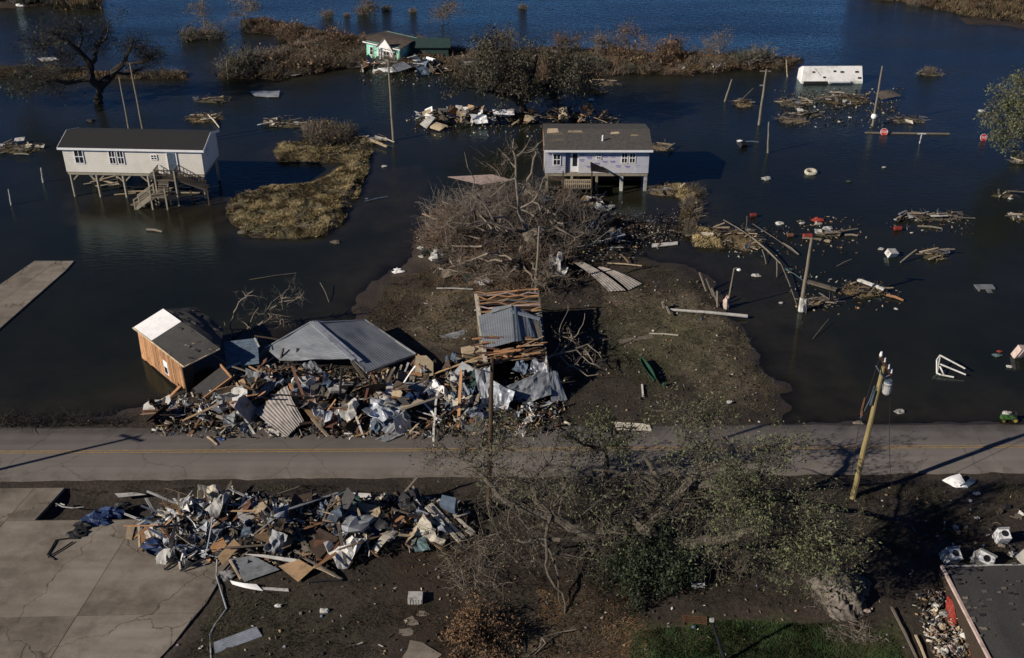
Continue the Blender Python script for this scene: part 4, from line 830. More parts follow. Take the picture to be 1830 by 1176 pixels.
spec = [(1345,885,5.2,1.1,1.0,2.2),(1450,955,3,1.2,1.0,2.2),(1320,860,5.2,.9,.9,1.8),(1430,985,2.4,1.1,.9,1.8),(880,780,5.4,1.0,.8,1.4),(1265,750,6.8,.8,.7,1.2),(1265,985,2.2,1.2,.8,.5),
 (1060,905,4,1.5,.8,.6),(1010,870,4.4,1.5,.8,.7),(960,850,4.6,1.5,.8,.6),(900,790,5.2,1.6,1,.9),(860,830,5,1.6,.9,.7),(820,800,5.2,1.4,.8,.7),(775,815,5,1.1,.7,.5),(765,795,5,1,.6,.4),(845,770,5.6,1.2,.8,.8),(900,850,4.8,1.5,.8,.6),(920,900,4,1.4,.8,.5),
 (1250,745,7.2,1.5,1,1.3),(1225,780,7,1.5,1,1.2),(1270,800,7,1.4,1,1.0),(1215,730,7.4,1.1,.8,.9),(1195,840,5,1.2,.6,.3),(1160,900,3.5,1.5,.9,.6),(1230,905,3.6,1.6,1,.7),(1290,880,4.6,1.6,1.1,.9),(1330,880,5,1.5,1.1,1.1),(1355,915,4.6,1.4,1,1),(1375,830,6.2,1.2,.9,1),(1400,812,6.2,1.1,.9,1.1),(1300,840,5.4,1.3,.8,.5),
 (1300,930,3.6,1.6,1,.6),(1360,960,3,1.4,.9,.6),(1410,970,2.8,1.5,1,1),(1450,960,2.8,1.5,1,1.1),(1480,990,2.2,1.2,.9,.9),(1430,1010,2,1.3,.9,.9),(1490,940,2.6,1,.8,.8),(1100,950,3,1.4,1,.7),(1060,990,2,1.2,.8,.5),(990,900,3.6,1.2,.7,.3),
 (1080,870,4,1.2,.7,.5),(1140,850,4.4,1.2,.7,.5),(870,900,3.6,1.4,.8,.4),(990,800,5.4,1,.6,.4),(1290,780,5.8,1,.6,.3),(1330,1000,2.2,1.2,.7,.4),(950,960,2.2,1.2,.7,.15),(1000,990,1.6,1.2,.6,.1)]
for px, py, z, r, dn, lf in spec:
    if px > 1280: z += 2.6; dn *= 1.25; lf *= 1.25
    cl.append((Q(px, py, z), r, dn, lf))
for px, py, z in [(1420,905,6.4),(1460,925,6.2),(1390,925,6.4),(1500,955,5.8),(1440,935,6.6)]: cl.append((Q(px, py, z), 1.3, 1, .9))
tree('storm_broken_oak', 'huge storm broken oak sprawling across the foreground below the road', 'tree', b, ([on(1165,985)+Vector((0,0,-.3)), Q(1150,955,.9), Q(1131,930,1.6)], .45, .32), limbs, cl, M['bark'], M['leaf'], 21, twn=42, twl=.95, twr=.022, leafn=2.2, leafs=.095, wob=.32, lk=1.45, twm=M['oaktwig'])
b = on(1165, 1015)
tree('green_bough', 'dense dark green bough sagging to the ground at the near side of the broken oak', 'tree', b, ([b-Vector((0,0,.2)), b+Vector((0,.1,.9)), b+Vector((.1,.3,1.5))], .12, .08), [], [(Q(x, y, z), r_, 1.2, 1.2) for x, y, z, r_ in [(1170,1000,2,1.7),(1135,985,1.8,1.3),(1215,1005,1.6,1.2),(1120,1022,1.1,1.1),(1170,1038,1,1.1),(1145,1010,1.6,1.2)]], M['darkbark'], M['leafm'], 33, twn=60, twl=.7, twr=.014, leafn=5, leafs=.095)
# small upright tree by the road
b = on(1085, 880); bY = b.y
cl = [(T(px, py, R.uniform(-.8, .8)), r, 1, lf) for px, py, r, lf in [(1050,785,.9,.9),(1020,775,.8,.6),(1110,775,.9,.6),(1080,770,.7,.7),(1135,762,.7,.4),(1090,745,.8,.5),(1060,745,.6,.5),(1100,795,.8,.9),(1065,800,.7,.8)]]
tree('small_tree', 'small upright tree standing at the road edge inside the broken oak', 'tree', b, ([b-Vector((0,0,.2)), T(1083,845), T(1082,805), T(1083,793)], .13, .1), [([T(1082,805), T(1060,798), T(1035,790,-.3), T(1012,776,-.5)],.09,.03), ([T(1083,797), T(1100,795,.3), T(1120,785,.5), T(1130,778,.5)],.08,.03), ([T(1083,795), T(1095,765), T(1100,745,.3)],.07,.02), ([T(1080,800), T(1072,775,.3), T(1065,750,.4)],.06,.02)], cl, M['darkbark'], M['leaf'], 4, twn=60, twl=.6, twr=.016, leafn=3, leafs=.09, lk=1.3)
# dead snag in the brush heap
b = on(950, 432); bY = b.y
tree('dead_snag', 'tall pale dead tree trunk rising from the brush heap in front of the lavender house', 'tree', b, ([b-Vector((0,0,.3)), T(935,395), T(925,350), T(922,300), T(918,248)], .2, .05),
  [([T(925,350),T(950,310),T(958,275),T(962,255)],.14,.03), ([T(930,372),T(960,350,-1),T(980,310,-1)],.1,.03), ([T(922,300),T(900,275,1),T(890,265,1)],.08,.02), ([T(945,415),T(880,390,-2),T(845,340,-2),T(830,272,-2)],.12,.02), ([T(920,280),T(940,262),T(948,245)],.06,.02),([T(945,420),T(900,405,-1),T(840,400,-2),T(800,395,-2)],.14,.03)],
  [(T(900,290,.5),1.1,.5,0),(T(950,270),1.,.5,0),(T(975,320),1,.4,0),(T(845,350,-2),1.4,.6,0),(T(920,270),.9,.4,0),(T(890,330,0),1.5,.6,0),(T(800,400,-2),1.5,.7,0)], M['deadbark'], None, 6, twn=45, twl=1.3, twr=.014)
# dead fallen tree right of the stripped wreck
b = on(985, 640, .8)
tree('fallen_dead_tree', 'bare bleached dead tree fallen against the right side of the stripped wreck', 'tree', b, ([Q(975,640,1.6), Q(1000,632,1.7), Q(1030,625,1.8)], .12, .07),
  [([Q(1000,632,1.7),Q(1020,610,2),Q(1035,590,2.6),Q(1045,560,3.4)],.06,.02), ([Q(1010,630,1.7),Q(1050,615,2),Q(1075,640,1.6)],.06,.02), ([Q(1000,635,1.6),Q(1025,655,1.2),Q(1050,672,.8),Q(1070,668,1)],.06,.02), ([Q(990,632,1.7),Q(1000,600,2.4),Q(1005,575,3),Q(1015,545,3.6)],.04,.015), ([Q(1030,625,1.8),Q(1062,652,1.2),Q(1085,640,1)],.04,.015)],
  [(Q(1020,605,2.2),1.1,.6,0),(Q(1050,630,1.8),1.1,.6,0),(Q(1030,650,1.3),1.1,.6,0),(Q(1000,600,2.2),.9,.5,0)], M['deadbark'], None, 12, twn=36, twl=.9, twr=.013, wob=.4)
# dead branches behind the left wreck
b = on(415, 600, .2); bY = b.y
tree('dead_branches', 'curving dead branches sticking up behind the tipped orange building', 'tree', b, ([b-Vector((0,0,.3)), T(411,580), T(418,558), T(432,535), T(452,520)], .08, .03),
  [([T(413,590),T(440,590,1),T(452,565,1),T(462,550,1)],.07,.02), ([T(440,592,1),T(470,575,1),T(475,555,1),T(500,540,1),T(530,535,1),T(543,520,1)],.08,.015), ([T(470,578,1),T(490,562,1),T(520,565,1)],.04,.01), ([T(405,592),T(398,570)],.04,.02), ([T(475,560,1),T(485,540,1),T(505,528,1)],.03,.01)],
  [(T(440,530),.7,.5,0),(T(500,535,1),1.1,.8,0),(T(530,532,1),.9,.7,0),(T(480,560,1),1,.8,0),(T(450,590,1),1,.7,0),(T(500,575,1),1,.6,0)], M['deadbark'], None, 14, twn=34, twl=.8, twr=.012, wob=.4)
# rust leaved fallen bush bottom
b = on(870, 1140)
cl = [(Q(px, py, z), r, 1, lf) for px, py, z, r, lf in [(840,1105,1,.9,1),(825,1140,.9,.9,1),(870,1095,1.1,.9,.4),(890,1120,1.2,1,.25),(860,1150,.9,.9,.6),(905,1150,.8,.9,.2),(850,1125,1.2,.8,.7),(920,1115,.8,.8,.1)]]
tree('rusty_bush', 'dead bush with rust brown leaves at the bottom centre', 'bush', b, ([b-Vector((0,0,.2)), b+Vector((0,.1,.5))], .1, .08), [([b+Vector((0,.1,.4)), Q(840,1110,.9)],.06,.02), ([b+Vector((0,.1,.4)), Q(900,1115,1)],.06,.02)], cl, M['darkbark'], M['leafb'], 15, twn=70, twl=.6, twr=.014, leafn=5, leafs=.085)

# bush prototypes, copied
def bush_mesh(seed, n, leafm, spread=.6, leaves=300, leafs=.14, tall=1.0, twm=None):
    N = np.random.RandomState(seed); st = N.normal(size=(n, 3))*np.array([.5, .5, 0])*spread; dr = N.normal(size=(n, 3))*np.array([spread, spread, .25])+np.array([0, 0, 1.0*tall])
    nb = NB(); V, Fc, P = twigs(st, dr, N.uniform(.6, 1.5, n)*tall, N.uniform(.6, 1.4, n)*.022, N, 4, .2); nb.add(V, Fc)
    for k in range(2): V, Fc, P2 = twigs(P[:, 2], dr+N.normal(size=(n, 3))*.8, N.uniform(.3, .8, n), N.uniform(.5, 1, n)*.015, N, 3, .3); nb.add(V, Fc)
    tw = nb.mesh('twigs', twm or M['twig'], (0, 0, 0)); lv = None
    if leaves:
        tp = np.concatenate([P[:, 2], P[:, 3], P[:, 4], P2[:, -1]]); C = tp[N.randint(0, len(tp), leaves)]+N.normal(size=(leaves, 3))*.12; V, Fc = quads(C, N.uniform(.5, 1.2, leaves)*leafs, N); lv = npmesh('foliage', V, Fc, leafm)
    return tw, lv
BM = [bush_mesh(50+i, 110, m_, .8, lv, .13, 1.0, tw_) for i, (m_, lv, tw_) in enumerate([(M['reedm'], 260, M['twig']), (M['leafb'], 240, M['twigred']), (M['weed'], 300, M['twig']), (M['reedm'], 150, M['twigred']), (M['leafd'], 200, M['twig'])])]
def bush(px, py, s, k, label, group, dz=0, name='dead_shrub', cat='shrub', sz=None):
    p_ = on(px, py, dz); t_ = thing(name, label, cat, p_, R.uniform(0, 6.3), group); t_.scale = (s, s, sz or s*R.uniform(.8, 1.2))
    o = link('twigs', BM[k][0], t_)
    if BM[k][1]: link('foliage', BM[k][1], t_)
    return t_
Y0 = 0
def inpoly(px, py, poly): return float(sdf(np.array([px]), np.array([py]), poly)[0])
bandpx = [(436,36),(480,34),(540,48),(590,60),(660,68),(760,74),(830,92),(900,92),(1000,88),(1120,92),(1250,96),(1350,100),(1430,106),(1428,122),(1330,124),(1240,132),(1120,134),(1040,138),(960,150),(880,150),(800,130),(745,125),(660,118),(612,122),(560,130),(500,140),(420,142),(385,135),(395,118),(470,100),(520,84),(505,66),(440,56)]
cnt = 0
while cnt < 165:
    px, py = R.uniform(385, 1430), R.uniform(34, 142); d = inpoly(px, py, bandpx)
    if d < 1 or (645 < px < 800 and py > 94): continue
    big_ = 1.0 if px < 1300 else .6
    bush(px, py, R.uniform(.45, 1.15)*big_*(1.25 if px < 900 else 1), R.choice([0,0,1,2,2,3,3,4]), R.choice(['brown','greyish','low','taller','bushy','thin','rusty','dark'])+' leafless shrub in the far marsh band, '+('at its left tip' if px < 480 else 'left of the mint house' if px < 640 else 'behind the mint house' if px < 800 else 'behind the leafy oak' if px < 1000 else 'right of the leafy oak' if px < 1150 else 'behind the lavender house' if px < 1290 else 'toward the overturned trailer')+(', far side' if py < 90 else ', near side'), 'shrubs of the far marsh band', sz=R.uniform(.45,.95)); cnt += 1
for px, py in [(350,68),(372,66),(335,70),(388,68)]: bush(px, py, R.uniform(1, 1.5), R.choice([0,2,4]), 'low scrub on the small far islet under the lone bare tree', 'scrub on the far islet')
for i in range(16): bush(R.uniform(215,335), R.uniform(131,139), R.uniform(.4,.7), R.choice([0,2]), 'low scrub in the thin strip of marsh behind the bare oak', 'scrub strip behind the bare oak')
for i in range(14): bush(R.uniform(0,110), R.uniform(119,138), R.uniform(.4,.8), R.choice([0,2]), ['sparse','bushy','pale','brown','dark','flat','tall'][i%7]+(' low scrub at the left edge of the far left shore' if i < 7 else ' low scrub on the far left shore under the bare oak'), 'scrub at the far left shore')
for px, py, s in [(585,30,.9),(650,26,1),(690,18,.8),(738,22,.6),(935,15,.7),(620,28,.5),(1660,132,.8)]: bush(px, py, s, 0, 'small clump of marsh scrub alone in the far open water', 'lone scrub clumps in open water')
for i in range(34): bush(R.uniform(-10,165), R.uniform(-14,4), R.uniform(1,1.8), R.choice([4,2,4]), 'dark evergreen shrub on the far shore at the top left', 'dark shrubs on the far left shore')
for i in range(34): px = R.uniform(1560,1840); bush(px, R.uniform(-10, 4+(px-1560)*.08), R.uniform(.5,1), R.choice([0,3,1]), 'tan scrub on the marsh bank at the top right', 'scrub on the top right marsh bank')
for i in range(16): bush(R.uniform(556,622), R.uniform(232,256), R.uniform(.8,1.2), R.choice([2,0,2]), ['tall','low','dense','thin'][i%4]+' grey brown shrub at the top of the grass island, '+['left','middle','right'][i%3]+' part', 'shrubs at the top of the grass island')
for i in range(12): bush(R.uniform(1228,1250), R.uniform(330,420), R.uniform(.4,.7), R.choice([0,2]), ['far','upper','middle','near'][i//3]+' dry scrub clump on the thin spit right of the lavender house', 'scrub on the thin spit')
for px, py, k in [(440,118,4),(425,128,2),(470,110,0),(600,80,1),(690,95,4),(850,130,4),(1060,120,4),(1100,100,1),(1150,110,3),(1200,108,1),(1330,112,4),(1360,108,4),(520,60,3),(540,120,3)]: bush(px, py, R.uniform(1.5,2.1), k, 'tall round bush above the far marsh band, '+('at its left tip' if px < 480 else 'left of the mint house' if px < 640 else 'behind the mint house' if px < 800 else 'behind the leafy oak' if px < 1000 else 'right of the leafy oak' if px < 1120 else 'behind the lavender house' if px < 1290 else 'toward the overturned trailer')+', '+['brown','rusty','grey','reddish','dark'][k], 'tall bushes of the far marsh band')
# small far trees
for i, (px, py, top, wd, lab) in enumerate([(362,66,-6,24,'thin bare tree on the small far islet at the top left'),(437,40,-10,22,'thin bare tree at the far left tip of the marsh band'),(790,44,4,20,'thin bare sapling in far open water above the leafy oak'),(652,24,-4,14,'tiny bare tree in the far water at the top'),
     (1078,98,62,20,'bare brown tree in the marsh band right of the leafy oak'),(1135,98,44,26,'tallest bare tree of the far marsh band'),(1195,102,66,26,'round reddish bare tree in the far marsh band'),(1283,104,56,20,'lone bare sapling near the right end of the marsh band'),(905,96,50,18,'bare brown tree just behind the leafy oak'),(1010,96,64,22,'low reddish bare tree right behind the leafy oak'),(265,60,0,0,''),(700,130,100,10,'small leafy sapling in front of the mint house debris')]):
    if not lab: continue
    b = on(px, py); bY = b.y; hgt = py-top; c0 = T(px, top+hgt*.35)
    cl = [(T(px+R.uniform(-1, 1)*wd*.8, top+hgt*R.uniform(.1, .75), R.uniform(-1, 1)), R.uniform(.7, 1.3), 1, R.uniform(0, .5)) for _ in range(7)]
    tree('bare_tree', lab, 'tree', b, ([b-Vector((0,0,.2)), T(px+2, py-hgt*.4), T(px, top+hgt*.15)], .11, .03), [], cl, M['twigred'] if i in (6,9,5) else M['twig'], M['leafb'] if i in (6,9) else M['reedm'], 60+i, twn=42, twl=1.0, twr=.018, leafn=2, leafs=.12)

for k, (bx, by, lab, ends) in enumerate([(905,440,'fallen grey tree with its crown spread to the left in the brush heap',[(760,400),(790,360),(830,350),(850,330),(770,440),(800,480),(870,370)]),(930,470,'fallen grey tree on the near side of the brush heap',[(850,500),(900,500),(880,450),(960,510),(1000,500),(830,460)]),(980,400,'fallen grey tree behind the pale bare pole',[(1040,430),(1020,350),(960,350),(900,360),(1060,400),(940,330)])]):
    b = on(bx, by, .6); lm = [([b, Q((bx*2+x)/3, (by*2+y)/3, 2.2+.3*(i%3)), Q((bx+2*x)/3, (by+2*y)/3, 2.0), Q(x, y, 1.2+.4*(i%2))], .11, .03) for i, (x, y) in enumerate(ends)]
    tree('fallen_tree', lab, 'tree', b, ([b-Vector((0,0,.3)), b+Vector((0,0,.5)), b+Vector((.1,-.1,1))], .2, .15), lm, [(Q(x*.8+bx*.2, y*.8+by*.2, 1.9), 1.3, .8, 0) for x, y in ends], M['deadbark'], None, 90+k, twn=46, twl=1.3, twr=.018, wob=.35)
# ------------------------------------------------------------------ brush heap in front of the lavender house
def tangle(name, label, cat, poly, n, ln, r, m, zs, seed, leafm=None, leaves=0, leafs=.1, extra=None, up=.3):
    N = np.random.RandomState(seed); pw_ = PG(poly, .4); a = np.array(pw_); lo, hi = a.min(0), a.max(0); st = np.zeros((0, 2))
    while len(st) < n:
        q = N.uniform(lo, hi, size=(n*2, 2)); st = np.concatenate([st, q[sdf(q[:, 0], q[:, 1], pw_) > 0]])
    st = st[:n]; z = np.maximum(H(st[:, 0], st[:, 1]), 0)+N.uniform(0, 1, n)**1.5*zs*(.5+fbm(st[:, 0]*.5, st[:, 1]*.5, seed))
    keep = (fbm(st[:, 0]*.55, st[:, 1]*.7, seed+3)+N.normal(size=n)*.05) > .42; st = st[keep]; z = z[keep]; n = len(st)
    S = np.column_stack([st, z]); D_ = N.normal(size=(n, 3)); D_[:, 2] = np.abs(D_[:, 2])*up
    V, Fc, P = twigs(S, D_, N.uniform(.3, 1.7, n)*ln, N.uniform(.4, 1.8, n)**1.5*r, N, 4, .3); nb = NB(); nb.add(V, Fc)
    V, Fc, P2 = twigs(P[:, 2], D_+N.normal(size=(n, 3)), N.uniform(.3, .8, n)*ln, N.uniform(.4, .8, n)*r*.7, N, 3, .3); nb.add(V, Fc)
    org = (float(S[:, 0].mean()), float(S[:, 1].mean()), 0); root = thing(name, label, cat, org); o = link('twigs', nb.mesh('twigs', m, org), root); o['kind'] = 'stuff'
    if leafm:
        tp = np.concatenate([P[:, 1], P[:, 3], P2[:, -1]]); C = tp[N.randint(0, len(tp), leaves)]+N.normal(size=(leaves, 3))*.15; V, Fc = quads(C, N.uniform(.5, 1.2, leaves)*leafs, N); o = link('dead_leaves', npmesh('dead_leaves', V-np.array(org), Fc, leafm), root); o['kind'] = 'stuff'
    return root
tangle('brush_pile', 'grey brown mass of dead twigs heaped at the left of the brush heap', 'brush pile', [(750,430),(770,370),(820,345),(900,345),(920,440),(880,500),(790,480)], 2500, 1.5, .021, M['twig'], 1.3, 71, M['twig'], 1200, .07, up=.6)
tangle('brush_pile', 'brown brush pile around the foot of the tall pale dead trunk', 'brush pile', [(900,345),(1000,350),(1050,400),(1010,480),(900,500)], 1900, 1.4, .021, M['twig'], 1.2, 72, M['darkbark'], 2500, .08, up=.6)
tangle('brush_pile', 'rust brown dead brush on the near side of the brush heap', 'brush pile', [(745,440),(800,440),(900,470),(1010,470),(1020,515),(900,525),(790,490)], 3000, 1.1, .017, M['twigred'], 1.2, 73, M['leafb'], 5500, .08)
tangle('brush_pile', 'rust brown brush at the left end of the brush heap', 'brush pile', [(745,440),(765,395),(830,390),(850,450),(800,470)], 1300, 1.0, .016, M['twigred'], 1.3, 82, M['leafb'], 2200, .08)
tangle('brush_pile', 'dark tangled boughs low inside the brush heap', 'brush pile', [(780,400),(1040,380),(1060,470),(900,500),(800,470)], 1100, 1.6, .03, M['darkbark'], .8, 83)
tangle('brush_pile', 'low dark scatter of brush and wreckage reaching right from the brush heap', 'brush pile', [(1000,380),(1100,380),(1230,395),(1210,420),(1120,430),(1030,450)], 1000, 1.2, .018, M['darkbark'], .6, 74, M['twig'], 1200, .1)
tangle('brush_pile', 'thin pile of twigs below the debris heap by the muddy path', 'brush pile', [(600,960),(760,960),(760,1010),(620,1040)], 700, .9, .014, M['darkbark'], .5, 75)
tangle('brush_pile', 'tangle of dead twigs on the ground under the broken oak', 'brush pile', [(880,900),(1300,880),(1440,1000),(1300,1050),(960,1030),(860,980)], 1500, 1.0, .013, M['oaktwig'], .6, 76, M['weed'], 2500, .06)
tangle('brush_pile', 'low twigs along the road verge under the broken oak', 'brush pile', [(860,868),(1380,862),(1380,890),(880,900)], 900, .9, .013, M['twig'], .7, 77, M['leaf'], 2200, .08)
tangle('brush_pile', 'dry twigs hanging below the wrecked white boards', 'brush pile', [(770,960),(870,960),(900,1060),(810,1060)], 500, 1.2, .012, M['deadbark'], .6, 78, M['reedm'], 400, .06)
tangle('brush_pile', 'dark mud and twigs on the shore at the left edge', 'brush pile', [(0,735),(120,735),(270,755),(0,765)], 500, .8, .014, M['darkbark'], .3, 79)
# ------------------------------------------------------------------ wrecked buildings north of the road
def lerp4(c, u, v): return c[0].lerp(c[1], u).lerp(c[3].lerp(c[2], u), v)
def sheetgrid(mb, c4, nu, nv, th=.012, ribs=0, amp=.02, crump=0, seed=0, bend=0, ribdir='v', mi=None):
    """sheet through four world corners, ribbed along v, bent and crumpled"""
    c4 = [Vector(q) for q in c4]; nr = (c4[1]-c4[0]).cross(c4[3]-c4[0]).normalized()
    if nr.z < 0: nr = -nr
    def fn(u, v):
        p = lerp4(c4, u, v); k = u if ribdir == 'v' else v; h_ = 0
        if ribs: h_ += amp*(1 if (int(k*ribs*2+.5) % 2) else -1) if ribs < 0 else amp*sin(k*ribs*2*pi)
        if crump: h_ += crump*(float(vn(u*4+seed, v*4, seed))-.5)*2+crump*.5*(float(vn(u*9+seed, v*9, seed+3))-.5)
        h_ += bend*sin(pi*v)
        return p+nr*h_
    return mb.grid(fn, nu, nv, th, mi)
def panel(px4, zs, th, m, name, label, cat, ribs=0, amp=.02, nu=2, nv=2, crump=0, bend=0, seed=0, parent=None, ribdir='v', group=None, top=None):
    c = [G(a, b_, z) for (a, b_), z in zip(px4, zs)]; mb = MB()
    if ribs: (nu, nv) = (max(nu, ribs*4), nv) if ribdir == 'v' else (nu, max(nv, ribs*4))
    sheetgrid(mb, c, nu, nv, th, ribs, amp, crump, seed, bend, ribdir)
    if parent: return part(name, mb, m, parent)
    return solo(name, mb, m, label, cat, group)
# tipped building with orange walls
wk = thing('tipped_building', 'tipped wooden building with bare orange wall and torn shingle roof beside the wreckage', 'building', G(290, 660, 0))
A, B, Cc, Dd = G(246,593,2.1), G(325,655,2.3), G(335,706,.35), G(254,640,0)
mb = MB(); n_ = (B-A).cross(Dd-A).normalized()
if n_.y > 0: n_ = -n_
N_ = 22
for i in range(N_):
    u0, u1 = i/N_, (i+.93)/N_; jag = .06*rng.random() if i < 15 else .25*rng.random(); mb = MB()
    a, b_, c_, d_ = A.lerp(B, u0), A.lerp(B, u1), Dd.lerp(Cc, u1), Dd.lerp(Cc, u0); c_ = c_.lerp(b_, jag*.6); d_ = d_.lerp(a, jag)
    o_ = n_*rng.uniform(0, .02); mb.raw([q+o_ for q in (a, b_, c_, d_)]+[q+o_-n_*.06 for q in (a, b_, c_, d_)], [(0,1,2,3),(7,6,5,4),(0,4,5,1),(1,5,6,2),(2,6,7,3),(3,7,4,0)]); part('wall_board', mb, M['orange'], wk)
mb = MB(); wa = A.lerp(B, .60).lerp(Dd.lerp(Cc, .60), .32); wb = A.lerp(B, .60).lerp(Dd.lerp(Cc, .60), .80); ex = (B-A).normalized()*.3
mb.raw([q+n_*.04 for q in (wa-ex, wa+ex, wb+ex, wb-ex)]+[q-n_*.02 for q in (wa-ex, wa+ex, wb+ex, wb-ex)], [(0,1,2,3),(7,6,5,4),(0,4,5,1),(1,5,6,2),(2,6,7,3),(3,7,4,0)]); wf = part('window', mb, M['trim'], wk)
wa2 = wa.lerp(wb, .45); wb2 = wa.lerp(wb, .92); mb = MB(); ex = ex*.7; mb.raw([q+n_*.06 for q in (wa2-ex, wa2+ex, wb2+ex, wb2-ex)]+[q+n_*.045 for q in (wa2-ex, wa2+ex, wb2+ex, wb2-ex)], [(0,1,2,3),(7,6,5,4),(0,4,5,1),(1,5,6,2),(2,6,7,3),(3,7,4,0)]); part('pane', mb, M['glass'], wf)
E0, E1 = G(238,586,2.25), G(329,656,2.35); R0, R1 = G(292,552,3.35), G(393,624,2.7)
mb = MB(); sheetgrid(mb, [E0, E0.lerp(E1,.36), R0.lerp(R1,.33), R0], 2, 2, .07); part('white_underlay', mb, M['trim'], wk, label='white sheet over the left end of the roof')
mb = MB(); sheetgrid(mb, [E0.lerp(E1,.365), E1, R1, R0.lerp(R1,.335)], 12, 8, .07, crump=.05, seed=4); rfw = part('roof', mb, M['shingle'], wk)
X0, X1 = G(351,551,2.5), G(400,588,1.9)
mb = MB(); sheetgrid(mb, [R0, R1, X1, X0], 12, 8, .07, crump=.08, seed=9); part('roof', mb, M['shingle'], wk)
for i in range(26):
    u, v = rng.random(), rng.random(); src = ([R0, R1, X1, X0] if i % 2 else [E0.lerp(E1,.4), E1, R1, R0.lerp(R1,.38)]); q = lerp4(src, u*.92, v*.92); q2 = lerp4(src, u*.92+.02+.07*rng.random(), v*.92+.01); q3 = lerp4(src, u*.92+.07, v*.92+.07); q4 = lerp4(src, u*.92-.01, v*.92+.05)
    mb = MB(); up = Vector((0, 0, rng.uniform(.05, .12))); mb.slab([q+up, q2+up, q3+up*1.4, q4+up], .02); part('torn_shingle', mb, rng.choice([M['shingle'], M['black'], M['oldwood'], M['roofg']]), rfw)
mb = MB(); mb.tube([E0, E0.lerp(E1,.5)+Vector((0,0,.03)), E1], .07, 6); mb.bar(E1, R1, .08, .08); part('eave_board', mb, M['tan'], wk)
mb = MB(); mb.slab([B, G(345,650,2.2), G(348,690,.4), Cc], .1); part('end_wall', mb, M['darkwood'], wk)
mb = MB(); mb.slab([G(250,600,1.9), R0+Vector((0,.2,-.3)), G(350,556,2.2), G(352,590,.1), G(256,636,.05)], .1)
for (a, b_, z0, z1) in [((322,690),(300,712),.7,.3),((336,705),(320,730),.6,.2),((330,712),(345,740),.5,.1),((345,715),(310,720),.6,.2)]:
    mb = MB(); mb.bar(G(*a, z0), G(*b_, z1), .22, .03); solo('splintered_board', mb, M['orange'], 'splintered orange board torn off the foot of the tipped orange building', 'board', 'boards torn off the tipped orange building')
p1 = panel([(346,694),(368,676),(397,655),(413,673)][:4] and [(346,694),(361,712),(413,673),(396,655)], [1.0,.8,1.5,1.6], .08, M['shingle'], 'shingled_fragment', 'dark shingled roof fragment with a wooden rim lying right of the tipped orange building', 'roof fragment', nu=6, nv=6, crump=.03)
mb = MB(); mb.bar(G(361,714,.85), G(414,675,1.55), .09, .16); mb.bar(G(414,675,1.55), G(394,652,1.7), .09, .16); solo('rim_board', mb, M['orange'], 'orange rim board along the small shingled roof fragment', 'board')
panel([(400,611),(460,604),(463,650),(405,656)], [2.0,2.1,1.2,1.1], .02, M['blue'], 'metal_sheet', 'blue metal roofing sheet tilted upright between the orange building and the big grey roof', 'metal sheet', ribs=9, amp=.03, nv=3, ribdir='h')
mb = MB(); mb.bar(G(404,658,1.1), G(430,648,1.3), .25, .03); mb.bar(G(455,604,2.15), G(463,620,1.9), .12, .03); solo('trim_strip', mb, M['white'], 'white trim strip under the blue metal sheet', 'trim strip')
# large grey metal gable roof
gr = thing('fallen_metal_roof', 'large grey metal gable roof collapsed flat onto the wreckage', 'roof', G(620, 630, 0))
def rp(c4, zs, lab=None):
    c = [G(a, b_, z) for (a, b_), z in zip(c4, zs)]; mb = MB(); sheetgrid(mb, c, 80, 14, .03, 20, .006, .07, len(str(c4))+int(c4[0][0])); return part('roof_panel', mb, M['roofmetal'], gr, label=lab), c
rp([(474,622),(501,645),(628,640),(556,575)][:4], [1.3,1.1,2.1,2.7])
rp([(562,574),(652,572),(743,633),(652,664)], [2.7,1.7,1.2,1.7])
rp([(562,574),(652,664),(640,645),(600,611)], [2.7,1.7,1.8,2.2])
mb = MB(); a, b_ = G(556,575,2.75), G(632,643,2.1); mb.bar(a, b_, .35, .05); mb.bar(a+Vector((.3,0,-.02)), b_+Vector((.5,0,-.1)), .3, .04); part('ridge_cap', mb, M['steel'], gr)
mb = MB(); mb.bar(G(474,622,1.33), G(556,575,2.73), .14, .05); mb.bar(G(567,576,2.7), G(652,572,1.73), .14, .05); part('edge_trim', mb, M['steel'], gr)
mb = MB(); mb.bar(G(652,572,1.7), G(743,633,1.2), .1, .12); mb.bar(G(655,666,1.6), G(742,634,1.15), .06, .14); part('edge_trim', mb, M['grey'], gr)
for k in range(5): mb = MB(); a = G(500+k*30, 648, .9); mb.bar(a, a+Vector((rng.uniform(-.4,.4), .5, .9)), .1, .14); part('rafter', mb, M['darkwood'], gr)
for i in range(7):
    px = 670+i*12; mb = MB(); mb.bar(G(px, 668-i*4, 1.3), G(px-rng.uniform(0,18), 690-i*2, .5), .16, .03); solo('torn_slat', mb, rng.choice([M['oldwood'], M['grey'], M['tan']]), 'torn slat hanging from the right lower edge of the big grey roof', 'slat', 'slats torn from the grey roof')
mb = MB(); mb.bar(G(628,645,1.9), G(662,690,.9), .2, .06); solo('broken_rafter', mb, M['oldwood'], 'long brown rafter poking out under the ridge of the big grey roof', 'rafter')
mb = MB(); mb.slab([G(744,630,1.2), G(757,640,1.1), G(762,655,.9), G(752,650,1.)], .03); solo('board', mb, M['orange'], 'small orange board at the right corner of the big grey roof', 'board')
panel([(730,668),(752,664),(755,672),(732,676)], [.9,.9,.8,.8], .03, M['orange'], 'board', 'orange plank below the right corner of the big grey roof', 'board')
